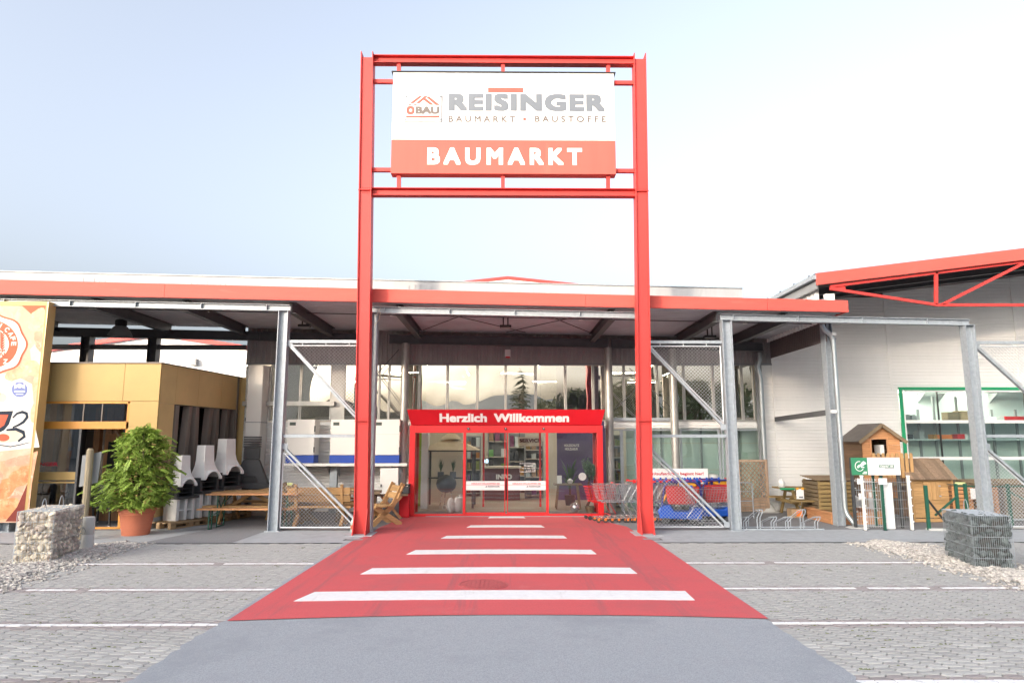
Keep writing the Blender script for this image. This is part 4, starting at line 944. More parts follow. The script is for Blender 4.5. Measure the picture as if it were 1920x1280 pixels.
for px in gm[1:]: MB().box((X(px, 790, YW)-.018, YW-.02, gwB), (X(px, 790, YW)+.018, YW+.02, gwT-.14)).build('mullion', MT['black'], gw)
# roof with red verge and truss
v0, v1 = at(1530, 512, YH), at(1920, 465, YH); sl_ = (v1.z-v0.z)/(v1.x-v0.x); RX = 19.5
def rz_(x): return v0.z+sl_*(x-v0.x)
th = v0.z-Z(533, YH)
MB().prism([(v0.x, rz_(v0.x)-th), (RX, rz_(RX)-th), (RX, rz_(RX)), (v0.x, rz_(v0.x))], YH-.02, YH+.04).build('red_verge', MT['fascia'], gh, bevel=.006)
pr = []; y = YH+.05
while y < YW+.3:
    for t, d in ((0, 0), (.45, 0), (.58, .05), (.88, .05)): pr.append((0, y+t*.21, d))
    y += .21
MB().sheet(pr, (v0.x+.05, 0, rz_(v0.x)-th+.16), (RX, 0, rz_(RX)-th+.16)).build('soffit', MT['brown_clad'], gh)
MB().add([(v0.x, YH, rz_(v0.x)), (RX, YH, rz_(RX)), (RX, 40, rz_(RX)), (v0.x, 40, rz_(v0.x))], [(0, 1, 2, 3)]).build('roof', MT['roof_felt'], gh)
for px, y in ((1755, 17.6), (1905, 18.4)):
    x = X(px, 560, y)
    ibeam(MB(), (v0.x+.1, y, rz_(v0.x)-th+.08), (RX, y, rz_(RX)-th+.08), .12, .16).build('purlin', MT['dark_steel'], gh)
def tp(px, py): return at(px, py, YH+.1)
for a, b in (((1556, 537), (1925, 490)), ((1556, 541), (1757, 572)), ((1757, 572), (2060, 572)), ((1755, 509), (1755, 572)), ((1766, 571), (1930, 488))):
    p, q = tp(*a), tp(*b); MB().bar(p, q, .07, .075, (0, 1, 0)).build('truss_bar', MT['red'], gh, bevel=.004)
MB().cbox(tp(1572, 540), (.34, .02, .13)).build('truss_plate', MT['red'], gh)
# eave, side wall above the canopy, corner column
MB().bar((v0.x-.02, YH, rz_(v0.x)-.10), (v0.x-.02, 34, rz_(v0.x)-.10), .14, .11).build('gutter', MT['galv'], gh)
MB().bar((v0.x+.05, YH+.1, rz_(v0.x)-.28), (v0.x+.05, 34, rz_(v0.x)-.28), .06, .2).build('eave_board', MT['grey'], gh)
pr2 = [(p[1]-YW+v0.x+.18, p[0], 0) for p in ribs_x(16.4, 34, .2, .04, YW)]
MB().sheet(pr2, (0, 0, 4.95), (0, 0, rz_(v0.x)-.2)).build('side_sheet', MT['sheet'], gh)
for i in range(14): MB().bar((v0.x+.05, 16.6+i*.9, rz_(v0.x)), (v0.x+.05, 16.6+i*.9, rz_(v0.x)+.06), .03).build('snow_stop', MT['dark_steel'], gh)
p = gp(1577, 987); cxx = p.x*16.45/p.y
mb = MB(); mb.box((cxx-.13, 16.33, .01), (cxx-.115, 16.57, 5.55)); mb.box((cxx+.05, 16.33, .01), (cxx+.065, 16.57, 5.55)); mb.box((cxx-.115, 16.44, .01), (cxx+.05, 16.455, 5.55)); mb.build('corner_column', MT['galv'], gh)
MB().box((cxx-.1, 16.2, zfb(7.9)+.05), (cxx+.12, 16.32, 5.65)).build('pilaster', MT['white'], gh)
def pipe(pts, r, name, parent, m='zinc'): return MB().tube(pts, r, 14).build(name, MT[m], parent, smooth=True)
px_ = cxx+.03; yy = 16.25
pipe([(px_-.25, yy, 4.86), (px_-.2, yy, 4.74), (px_-.05, yy, 4.62), (px_, yy, 4.48), (px_, yy, .42), (px_+.02, yy-.02, .30), (px_+.10, yy-.1, .14), (px_+.17, yy-.15, .03)], .058, 'downpipe', gh)
for z in (4.5, 2.1, 1.05): MB().lathe((px_, yy, z), [(.07, 0), (.07, .04)], 14).build('pipe_clip', MT['galv'], gh)
MB().lathe((px_+.18, yy-.16, .006), [(.26, 0), (.2, .02), (0, .02)], 16, False).build('splash_pad', MT['bollard'], gh)
px2 = X(1436, 900, 19.62)
pipe([(px2+.0, 19.62, 4.62), (px2, 19.62, 4.4), (px2-.08, 19.62, 4.2), (px2-.03, 19.62, 4.0), (px2, 19.62, 3.8), (px2, 19.62, .02)], .075, 'downpipe', gh)
MB().lathe((px2, 19.6, .006), [(.35, 0), (.25, .03), (.12, .22), (.1, .24)], 18).build('pipe_boot', MT['bollard'], gh)
for py in (626, 771): MB().cbox(at(1563, py, 16.2), (.12, .06, .07)).build('junction_box', MT['white'], gh)
# shelves and goods behind the green window
ys = YW+.75
MB().box((gwL+.1, ys, gwB), (gwR, ys+.03, wz(823))).build('shelf_back', MT['shelf_back'], gh)
MB().box((gwL-.3, ys+.5, wz(823)), (gwR, ys+.53, gwT+.4)).build('shelf_back', MT['shelf_back2'], gh)
MB().box((gwL-.3, YW+.1, gwT+.0), (gwR, ys+2, gwT+.1)).build('window_ceiling', MT['ceiling'], gh)
for py in (790, 823): MB().box((gwL+.1, YW+.12, wz(py)-.03), (gwR, ys+.5, wz(py))).build('shelf_board', MT['shelf_back2'], gh)
for px in (1722, 1752, 1795, 1860, 1905): MB().box((X(px, 800, ys)-.03, ys-.06, gwB), (X(px, 800, ys)+.03, ys-.01, wz(740 if px in (1752, 1795) else 765))).build('shelf_upright', MT['grey'], gh)
for px in (1690, 1738, 1775, 1875): MB().prism([(ys+.1, gwT-.12), (ys+.48, gwT-.12), (ys+.48, gwT-.4)], X(px, 745, ys), X(px, 745, ys)+.04, 'x').build('shelf_bracket', MT['grey'], gh)
for px in (1706, 1832): MB().box((X(px, 732, ys), YW+.35, gwT-.06), (X(px, 732, ys)+.06, YW+1.2, gwT-.02)).build('tube_lamp', MT['lamp'], gh)
# ================================================================ gabions
def gabion(A, B, C, h, m, label, seed, size, wp):
    A, B, C = Vector((A.x, A.y, 0)), Vector((B.x, B.y, 0)), Vector((C.x, C.y, 0)); r = random.Random(seed)
    u = (A-B); v = (C-B); lu, lv = u.length, v.length; v.normalize(); u = (u-v*u.dot(v)).normalized()
    t = thing('gabion', label, 'gabion', B, 'gabions beside the parking bays')
    def P(a, b, z): return B+u*a+v*b+Vector((0, 0, z))
    s = size*.75
    core = MB(); core.add([P(a, b, z) for z in (.0, h-s) for a, b in ((s, s), (lu-s, s), (lu-s, lv-s), (s, lv-s))], [(0,1,2,3),(4,5,6,7),(0,1,5,4),(1,2,6,5),(2,3,7,6),(3,0,4,7)]); core.build('stone_core', m if m is MT['lime'] else MT['bed'], t)
    vs = []
    for k in range(9):
        mb = MB().blob((0, 0, 0), 1, 2, .10, (1, r.uniform(.65, .85), r.uniform(.55, .75)), r)
        # flatten facets so the stones look broken
        for _ in range(11):
            n = Vector((r.gauss(0, 1), r.gauss(0, 1), r.gauss(0, 1))).normalized(); d = r.uniform(.40, .66)
            mb.v = [tuple(Vector(p)-n*max(0, Vector(p).dot(n)-d)) for p in mb.v]
        me = mb.mesh('stone'); me.materials.append(m); vs.append(me)
    def put(a, b, z, sc):
        o = link('stone', r.choice(vs), t, tuple(P(a, b, z)-B), (r.random()*6, r.uniform(-.5, .5), r.random()*6)); o.scale = (sc*r.uniform(.9, 1.25), sc, sc*r.uniform(.8, 1.05))
    n = 0; g = size*(1.26 if m is MT['lime'] else 1.45)
    nz = max(1, round(h/(g*.86)))
    for iz in range(nz):
        z = (iz+.5)*h/nz; off = (iz % 2)*.5
        for L, f in ((lu, lambda a: (a, size*.5)), (lv, lambda a: (size*.5, a)), (lu, lambda a: (a, lv-size*.5)), (lv, lambda a: (lu-size*.5, a))):
            k = max(2, round(L/g))
            for i in range(k):
                a = min(L-size*.5, max(size*.5, (i+.5+(off-.25)*.6)*L/k+r.uniform(-.38, .38)*g)); x, y = f(a); put(x, y, min(h-size*.4, max(size*.5, z+r.uniform(-.3, .3)*g)), size*r.uniform(.6, 1.25)); n += 1
    for i in range(int(lu/g)):
        for j in range(int(lv/g)): put((i+.6)*lu/int(lu/g), (j+.5)*lv/int(lv/g), h-size*.55, size*r.uniform(.8, 1.05))
    cg = MB(); e = .008
    def loop(z): cg.tube([P(-e, -e, z), P(lu+e, -e, z), P(lu+e, lv+e, z), P(-e, lv+e, z)], .0035, 4, closed=True)
    for z in [.01+i*(h-.01)/5 for i in range(6)]: loop(z)
    for L, f in ((lu, lambda a: (a, -e)), (lv, lambda a: (-e, a)), (lu, lambda a: (a, lv+e)), (lv, lambda a: (lu+e, a))):
        k = int(L/wp)
        for i in range(k+1): x, y = f(i*L/k); cg.tube([P(x, y, 0), P(x, y, h)], .0028, 3, cap=False)
    for i in range(int(lv/wp)+1): y = i*lv/int(lv/wp); cg.tube([P(-e, y, h), P(lu+e, y, h)], .0028, 3, cap=False)
    cg.build('wire_cage', MT['galv'], t)
    for j in (.22, .78):
        pts = [P(lu*.5, lv*j-.09, h-.01)]+[P(lu*.5, lv*j-.09+.18*k/8, h+.19*sin(pi*k/8)**.6) for k in range(1, 8)]+[P(lu*.5, lv*j+.09, h-.01)]
        MB().tube(pts, .006, 6).build('lifting_loop', MT['galv'], t)
    return t
gabion(gp(51, 1053), gp(93, 1057), gp(149, 1036), .86, MT['lime'], 'wire gabion filled with pale beige stones at the left of the parking', 5, .070, .04)
gabion(gp(1878, 1063), gp(1830, 1067), gp(1775, 1046), .84, MT['rubble'], 'wire gabion filled with dark green grey stones at the right of the parking', 6, .085, .03)
# ---------------------------------------------------------------- bollard, stake
c = gp(162, 1031); t = thing('bollard', 'short round concrete bollard with a handle recess behind the pale gabion', 'bollard', c)
MB().lathe(c, [(.105, 0), (.105, .29), (.101, .295), (.105, .30), (.105, .58), (.095, .61), (0, .61)], 24, False).build('post', MT['bollard'], t, smooth=True)
MB().tube([c+Vector((-.05+.065*cos(a), -.094-.012*sin(a), .33+.10*sin(a))) for a in [pi*i/10 for i in range(11)]], .009, 6).build('recess_rim', MT['grey'], t)
c = gp(153, 1012); t = thing('wooden_stake', 'weathered wooden stake with a grey board behind the pale gabion', 'stake', c)
MB().tube([c, c+Vector((.02, 0, .9)), c+Vector((0, .02, 1.83)), c+Vector((0, .02, 1.87))], [.075, .072, .07, .04], 10).build('pole', M('grey_wood', (.30, .25, .17), .9, var=.25, vs=8, stretch=(6, 6, .6)), t)
MB().add([c+Vector(p) for p in ((-.21, .09, 1.07), (.15, .12, 1.16), (.18, .12, 1.80), (-.20, .09, 1.72), (-.21, .11, 1.07), (.15, .14, 1.16), (.18, .14, 1.80), (-.20, .11, 1.72))], [(0,1,2,3),(7,6,5,4),(0,4,5,1),(1,5,6,2),(2,6,7,3),(3,7,4,0)]).build('board', MT['grey'], t)
# ---------------------------------------------------------------- potted shrub
c = gp(254, 1002); t = thing('potted_shrub', 'bushy green shrub with feathery leaves in a terracotta pot before the café', 'potted plant', c)
MB().lathe(c, [(0, .004), (.27, .004), (.275, .02), (.29, .14), (.296, .145), (.31, .27), (.316, .275), (.33, .42), (.35, .44), (.355, .5), (.375, .51), (.375, .575), (.35, .58), (.335, .56), (.335, .5), (0, .5)], 40, False).build('pot', MT['terracotta'], t, smooth=True)
MB().lathe(c, [(0, .515), (.33, .51)], 20, False).build('soil', MT['soil'], t)
r = random.Random(31); st = MB(); lf = MB()
stems = []
for i in range(6):
    a = i*1.05; e = c+Vector((cos(a)*.34, sin(a)*.34, r.uniform(1.5, 2.15)))
    if i == 0: e = c+Vector((.12, -.05, 2.2))
    m1 = c+Vector((cos(a)*.12, sin(a)*.12, 1.05)); m2 = m1.lerp(e, .5)+Vector((r.uniform(-.08, .08), r.uniform(-.08, .08), 0))
    st.tube([c+Vector((cos(a)*.08, sin(a)*.08, .5)), m1, m2, e], [.028, .024, .018, .008], 7); stems.append((m1, m2, e))
st.tube([c+Vector((.28, -.1, 1.45)), c+Vector((.5, -.15, 1.55)), c+Vector((.75, -.2, 1.62)), c+Vector((.88, -.2, 1.74))], [.014, .011, .008, .004], 6)
st.tube([c+Vector((-.1, 0, 1.8)), c+Vector((-.35, -.1, 1.95)), c+Vector((-.55, -.1, 2.22)), c+Vector((-.72, -.1, 2.2))], [.012, .009, .006, .003], 6)
for i in range(14):
    a = r.random()*6.28; z = r.uniform(.85, 1.7); st.tube([c+Vector((cos(a)*.1, sin(a)*.1, z)), c+Vector((cos(a)*.4, sin(a)*.4, z+.12)), c+Vector((cos(a)*.75, sin(a)*.75, z-.02))], [.012, .009, .004], 5)
st.build('stem', MT['bark'], t)
def frond(p, d, L, n):
    d = d.normalized(); side = d.cross(Vector((0, 0, 1))).normalized(); up = side.cross(d)
    q = p.copy(); step = L/n
    for k in range(n):
        d = (d+Vector((0, 0, -.10))).normalized(); q = q+d*step
        for s in (-1, 1):
            ll = L*.44*(1-.55*abs(k/n-.4)); w = ll*.27
            ld = (side*s*.85+d*.5+Vector((0, 0, -.28+r.uniform(-.2, .2)))).normalized(); b = q+ld*ll; m = q.lerp(b, .45); nn = ld.cross(up).normalized()*w
            lf.quad(q, m+nn+up*.004, b, m-nn+up*.004)
    lf.quad(q, q+d*step*1.3+side*.012, q+d*step*2.6, q+d*step*1.3-side*.012)
def crownR(z):      # outline of the crown: wide low skirt, shoulder, narrower top
    for (z0, r0), (z1, r1) in zip(CR, CR[1:]):
        if z0 <= z <= z1: return r0+(r1-r0)*(z-z0)/(z1-z0)
    return .1
CR = [(.55, .5), (.7, .80), (.9, .98), (1.1, .93), (1.3, .76), (1.5, .70), (1.75, .74), (1.95, .68), (2.12, .54), (2.28, .32), (2.38, .1)]
for i in range(1750):
    z = .62+1.72*r.random()**1.05; a = r.random()*6.28; R = crownR(z)*(1+.16*sin(a*3+z*4)+.10*sin(a*7+z*9)); rr = R*(r.random()**.40)
    if r.random() < .35 and sin(a*5+z*6) > .15: continue
    asym = -.10*(1.4-z) if z < 1.4 else .05
    p = c+Vector((cos(a)*rr*.78+asym*.8-.02, sin(a)*rr*.8, z))
    d = Vector((cos(a)+r.uniform(-.9, .9), sin(a)+r.uniform(-.9, .9), r.uniform(-.6, .9))); frond(p-d.normalized()*.13, d, r.uniform(.14, .24), 5)
for i in range(26):     # loose sprays leaving the outline
    z = r.uniform(.8, 2.25); a = r.random()*6.28; R = crownR(min(2.3, z))*.92
    frond(c+Vector((cos(a)*R-.06, sin(a)*R, z)), Vector((cos(a), sin(a), r.uniform(-.2, .4))), r.uniform(.2, .3), 8)
for k in range(7): frond(c+Vector((-.78-.03*k, -.1, 1.05-.02*k)), Vector((-1, r.uniform(-.5, .5), .3)), .25, 7)
lf.build('foliage', MT['leaf_pot'], t)
# ---------------------------------------------------------------- garden fireplaces on pallets
def pallet(loc, rz, label):
    t = thing('pallet', label, 'pallet', loc, 'wooden pallets under the fireplaces', rz, True)
    for i in range(5): MB().box((-.6, -.40+i*.168, .122), (.6, -.30+i*.168, .144)).build('deck_board', MT['pallet'], t)
    for y in (-.35, 0, .35):
        MB().box((-.6, y-.05, .1), (.6, y+.05, .121)).build('stringer_board', MT['pallet'], t); MB().box((-.6, y-.05, 0), (.6, y+.05, .022)).build('skid', MT['pallet'], t)
        for x in (-.53, 0, .53): MB().box((x-.07, y-.048, .023), (x+.07, y+.048, .099)).build('block', MT['pallet'], t)
def fireplace(loc, rz, s, label):
    t = thing('garden_fireplace', label, 'fireplace', loc, 'garden fireplaces beside the café', rz, True)
    W, D = .34*s, .24*s; zb = .60*s
    for a, b in ((-W, -W+.11*s), (-.05*s, .05*s), (W-.11*s, W)): MB().box((a, -D, 0), (b, D-.07, zb)).build('base_wall', MT['plaster'], t, bevel=.008)
    MB().box((-W, D-.07, 0), (W, D, zb)).build('base_back', MT['plaster'], t)
    MB().box((-W+.12*s, -D+.03, .26*s), (W-.12*s, D-.08, .30*s)).build('log_shelf', MT['plaster'], t)
    MB().box((-W-.04, -D-.09*s, zb), (W+.04, D+.01, zb+.07*s)).build('worktop', MT['charcoal'], t, bevel=.008)
    zf = zb+.07*s; fb = MB()
    for a, b in ((-W+.02, -W+.10*s), (W-.10*s, W-.02)): fb.box((a, -D+.04, zf), (b, D-.06, zf+.33*s))
    fb.box((-W+.02, D-.06, zf), (W-.02, D, zf+.33*s)); fb.box((-W+.1*s, -D+.06, zf+.08*s), (W-.1*s, D-.06, zf+.095*s)); fb.box((-W+.1*s, -D+.06, zf+.2*s), (W-.1*s, D-.06, zf+.21*s))
    fb.build('firebox', MT['charcoal'], t)
    zh_ = zf+.28*s; rings = [(0, .31, .31, .17), (.06, .31, .31, .17), (.14, .285, .27, .165), (.24, .235, .21, .16), (.36, .19, .165, .155), (.5, .168, .14, .15), (.88, .152, .125, .15)]
    hood = MB(); N = 11
    for th_ in (0, .02):
        for k, (z, w_, d_, bk_) in enumerate(rings):
            w2, d2, b2_ = (w_-th_)*s, (d_-th_)*s, (bk_-th_)*s
            for i in range(N):
                f = -1+2*i/(N-1); hood.v.append((f*w2, -d2, zh_+z*s+(max(0, 1-(f/.72)**2)**.6*.20*s*(1-min(1, z/.24)) if k < 3 else 0)))
            for i in range(N): hood.v.append(((1-2*i/(N-1))*w2, b2_, zh_+z*s))
    n = 2*N; m = len(rings)
    for o in (0, n*m):
        for k in range(m-1):
            for i in range(n): j = (i+1) % n; hood.f.append((o+k*n+i, o+k*n+j, o+(k+1)*n+j, o+(k+1)*n+i))
    for k in (0, m-1):
        for i in range(n): j = (i+1) % n; hood.f.append((k*n+i, k*n+j, n*m+k*n+j, n*m+k*n+i))
    hood.build('hood', MT['plaster'], t, bevel=.004)
    MB().box((-.13*s, -.10*s, zh_+.82*s), (.13*s, .13*s, zh_+.83*s)).build('flue_cap', MT['charcoal'], t)
    return t
def onfloor(px, py): p = gp(px, py); return Vector((p.x, p.y, .012))
A = Vector((X(334, 985, 16.55), 16.55, .012)); pallet(A, 1.22, 'worn wooden pallet under the front white fireplace')
fireplace(A+Vector((0, 0, .145)), 1.22, .83, 'front and lowest of three white garden fireplaces, right of the potted shrub')
A = Vector((X(377, 980, 17.25), 17.25, .012)); pallet(A, 1.22, 'wooden pallet under the middle white fireplace')
fireplace(A+Vector((0, 0, .145)), 1.22, .96, 'middle of three white garden fireplaces beside the café')
A = Vector((X(417, 975, 18.05), 18.05, .012)); pallet(A, 1.22, 'wooden pallet under the rear white fireplace')
fireplace(A+Vector((0, 0, .145)), 1.22, 1.05, 'rear and tallest of three white garden fireplaces beside the café')
t = thing('garden_fireplace', 'charcoal grey garden fireplace with ribbed chimney and beige base by the wall', 'fireplace', (X(466, 970, 18.9), 18.9, .012), 'garden fireplaces beside the café', .25, True)
MB().box((-.5, -.3, 0), (-.08, .3, .72)).build('base_block', MT['beige'], t, bevel=.01); MB().box((.08, -.3, 0), (.5, .3, .72)).build('base_block', MT['beige'], t, bevel=.01)
MB().box((-.62, -.42, .72), (.62, .32, .86)).build('worktop', MT['charcoal'], t, bevel=.01)
h_ = MB(); h_.add([(-.46, -.3, .86), (.46, -.3, .86), (.46, .3, .86), (-.46, .3, .86), (-.2, -.18, 1.5), (.2, -.18, 1.5), (.2, .18, 1.5), (-.2, .18, 1.5)], [(4,5,6,7),(0,1,5,4),(1,2,6,5),(2,3,7,6),(3,0,4,7)]); h_.build('hood', MT['charcoal'], t, bevel=.008)
MB().prism([(-.2, .9), (.2, .9), (.15, 1.06), (-.15, 1.06)], -.33, -.24).build('fire_opening', MT['black'], t)
MB().box((-.2, -.18, 1.51), (.2, .18, 1.82)).build('chimney', MT['charcoal'], t, bevel=.006)
for i in range(5): MB().box((-.215, -.195, 1.83+i*.065), (.215, .195, 1.875+i*.065)).build('chimney_rib', MT['charcoal'], t, bevel=.006)
# ---------------------------------------------------------------- beer table and bench
def beerset(name, loc, L, W, h, label, rz=0):
    t = thing(name, label, 'bench' if 'bench' in name else 'table', loc, None, rz, True)
    n = 2 if W < .3 else 4
    for i in range(n): MB().box((0, -W/2+i*W/n+.002, h-.028), (L, -W/2+(i+1)*W/n-.002, h)).build('plank', MT['larch'], t, bevel=.003)
    for x in (.28, L-.28):
        f = MB()
        for y in (-W/2+.05, W/2-.05): f.bar((x, y, 0), (x, y, h-.03), .025)
        f.bar((x, -W/2+.05, .012), (x, W/2-.05, .012), .025); f.bar((x, -W/2+.05, h-.04), (x, W/2-.05, h-.04), .025)
        f.bar((x, 0, h*.62), (x+(.24 if x < 1 else -.24), 0, h-.04), .018)
        if h > .6: f.bar((x, -W/2+.05, .2), (x, W/2-.05, h-.1), .014); f.bar((x, W/2-.05, .2), (x, -W/2+.05, h-.1), .014)
        else: f.bar((x, -W/2+.05, h*.45), (x, W/2-.05, h*.45), .02)
        f.build('folding_leg', MT['green'], t)
    return t
beerset('beer_bench', (X(371, 992, 15.95), 15.93, .007), 2.2, .26, .47, 'narrow orange wooden folding bench in front of the beer table')
beerset('beer_table', (X(392, 985, 16.55), 16.5, .007), 2.2, .5, .77, 'long orange wooden folding beer table behind the narrow bench')
def picnic(loc, rz, label, m='pine', L=1.8, group='wooden picnic tables'):
    t = thing('picnic_table', label, 'picnic table', loc, group, rz, True); M1 = MT[m]
    for i in range(5): MB().box((-L/2, -.36+i*.146, .715), (L/2, -.36+i*.146+.138, .755)).build('table_plank', M1, t, bevel=.004)
    for s in (-1, 1):
        for i in range(2): MB().box((-L/2, s*.70-.135+i*.14, .42), (L/2, s*.70-.005+i*.14, .46)).build('seat_plank', M1, t, bevel=.004)
    for x in (-L/2+.28, L/2-.28):
        MB().bar((x, -.80, .375), (x, .80, .375), .045, .09).build('seat_bearer', M1, t); MB().bar((x, -.36, .675), (x, .36, .675), .045, .08).build('top_bearer', M1, t)
        for s in (-1, 1): MB().bar((x+.05, s*.62, 0), (x+.05, s*.20, .715), .045, .10).build('leg', M1, t)
        MB().bar((x+.06, 0, .38), (0, 0, .70), .045, .08).build('brace', M1, t)
    return t
picnic((X(470, 975, 17.4), 17.45, .007), 0, 'pale pine picnic table behind the beer table', 'pine')
picnic((X(575, 975, 17.9), 18.3, .007), 0, 'long pine picnic table along the wall under the white cabinets', 'pine_y', 2.6)
def gbench(loc, rz, label, m='weath', L=1.5):
    t = thing('garden_bench', label, 'bench', loc, 'heavy garden benches behind the mesh', rz, True); M1 = MT[m]
    for i in range(3): MB().box((-L/2, -.22+i*.15, .42), (L/2, -.22+i*.15+.14, .47)).build('seat_plank', M1, t, bevel=.004)
    for i in range(2): MB().box((-L/2, .24, .58+i*.18), (L/2, .285, .74+i*.18), rotm('X', -.18), (0, .26, .5)).build('back_plank', M1, t, bevel=.004)
    for x in (-L/2+.2, L/2-.2):
        MB().bar((x, -.30, 0), (x, .26, .44), .07, .11).build('leg', M1, t); MB().bar((x, .34, 0), (x, -.22, .44), .07, .11).build('leg', M1, t); MB().bar((x, .22, .40), (x, .36, .98), .06, .09).build('back_post', M1, t)
    return t
gbench((X(600, 985, 16.6), 16.7, .007), pi, 'heavy weathered wooden bench seen from behind through the left mesh panel', 'pine')
gbench((X(560, 985, 16.9), 17.15, .007), 2.2, 'dark weathered bench turned sideways behind the left mesh panel', 'weath', 1.1)
t = thing('garden_table', 'dark heavy wooden table beside the left sign column', 'table', (X(668, 975, 17.6), 17.6, .007), None, .1, True)
MB().box((-.6, -.35, .68), (.6, .35, .74)).build('table_top', MT['weath'], t, bevel=.006)
for x in (-.45, .45): MB().bar((x, -.28, 0), (x, .28, .68), .08, .1).build('leg', MT['weath'], t); MB().bar((x, .28, 0), (x, -.28, .68), .08, .1).build('leg', MT['weath'], t)
c = at(541, 923, 18.05); o = thing('price_card', 'white and yellow price card standing on the pine table behind the mesh', 'sign', (c.x, 18.05, .76))
MB().box((c.x-.11, 18.03, .762), (c.x+.11, 18.05, .86), rotm('X', -.3)).build('card', MT['letter'], o); MB().box((c.x-.09, 18.0, .861), (c.x+.11, 18.02, .93), rotm('X', -.3)).build('yellow_card', M('card_yellow', (.60, .66, .22), .6), o)
# wooden chair beside the left column, trestle, white board, bin
t = thing('wooden_chair', 'slanted pale wooden garden chair just right of the left sign column', 'chair', (X(712, 985, 16.7), 16.75, .007), None, -.95, True)
for x in (-.26, .26):
    MB().bar((x, -.36, 0), (x, .22, .50), .06, .12).build('leg', MT['pine_y'], t); MB().bar((x, .42, 0), (x, -.28, .46), .06, .12).build('leg', MT['pine_y'], t); MB().bar((x, .16, .40), (x, .46, .98), .05, .11).build('back_post', MT['pine_z'], t)
for i in range(3): MB().box((-.36, -.30+i*.16, .44), (.36, -.16+i*.16, .48)).build('seat_plank', MT['pine'], t, bevel=.004)
for i in range(2): MB().box((-.36, .20, .64+i*.18), (.36, .235, .79+i*.18), rotm('X', -.42), (0, .22, .45)).build('back_plank', MT['pine'], t, bevel=.004)
for i, (px, y, rz, lab) in enumerate(((733, 18.0, .25, 'wooden trestle with crossed legs in front of the white board'),)):
    t = thing('crossed_trestle', lab, 'trestle', (X(px, 960, y), y, .007), None, rz, True)
    MB().bar((-.26, 0, 0), (.26, 0, .58), .07, .15, (0, 1, 0)).build('leg', MT['larch_z'], t); MB().bar((.26, .08, 0), (-.26, .08, .58), .07, .15, (0, 1, 0)).build('leg', MT['larch_z'], t)
    MB().box((-.42, -.1, .585), (.42, .3, .62)).build('top_board', MT['weath'], t)
Yb = 18.9; P_ = [at(*q, Yb) for q in ((713, 877), (747, 877), (747, 918), (741, 933), (728, 934), (716, 925), (713, 912))]
t = thing('leaning_board', 'white rounded panel leaning below the shelf beside the red bin', 'panel', (P_[0].x, Yb, .01))
MB().prism([(p.x, p.z) for p in P_], Yb, Yb+.06).build('board', MT['cabinet'], t, bevel=.01); MB().cbox((P_[0].x+.04, Yb-.02, P_[6].z+.03), (.03, .03, .07)).build('catch', MT['charcoal'], t)
MB().box((P_[0].x+.1, Yb+.01, .01), (P_[1].x-.1, Yb+.05, P_[4].z)).build('foot', MT['grey'], t)
x0 = X(749, 960, 18.35); t = thing('waste_bin', 'red waste bin with open black top left of the entrance', 'bin', (x0+.13, 18.35, .01))
MB().box((x0, 18.22, .012), (x0+.27, 18.5, .62)).build('bin_body', MT['red_dark'], t, bevel=.02)
MB().box((x0+.01, 18.23, .635), (x0+.26, 18.49, .66)).build('bin_rim', MT['black'], t)
for q in (x0+.012, x0+.225):
    for y in (18.235, 18.455): MB().box((q, y, .66), (q+.03, y+.03, .84)).build('lid_post', MT['black'], t)
MB().box((x0+.005, 18.225, .84), (x0+.265, 18.495, .875)).build('bin_lid', MT['black'], t, bevel=.008)
MB().box((x0+.10, 18.27, .66), (x0+.255, 18.46, .80)).build('ash_box', MT['charcoal'], t)
c = gp(661, 999); t = thing('water_bottle', 'small plastic bottle with red label at the foot of the left column', 'bottle', c)
MB().lathe(c, [(0, .006), (.045, .006), (.05, .03), (.05, .22), (.045, .26), (.02, .31), (.02, .34), (0, .34)], 14, False).build('bottle_body', M('bottle_green', (.35, .50, .46), .2, var=.05), t, smooth=True); MB().lathe(c, [(.0515, .09), (.0515, .18)], 14, False).build('label', MT['goods1'], t)
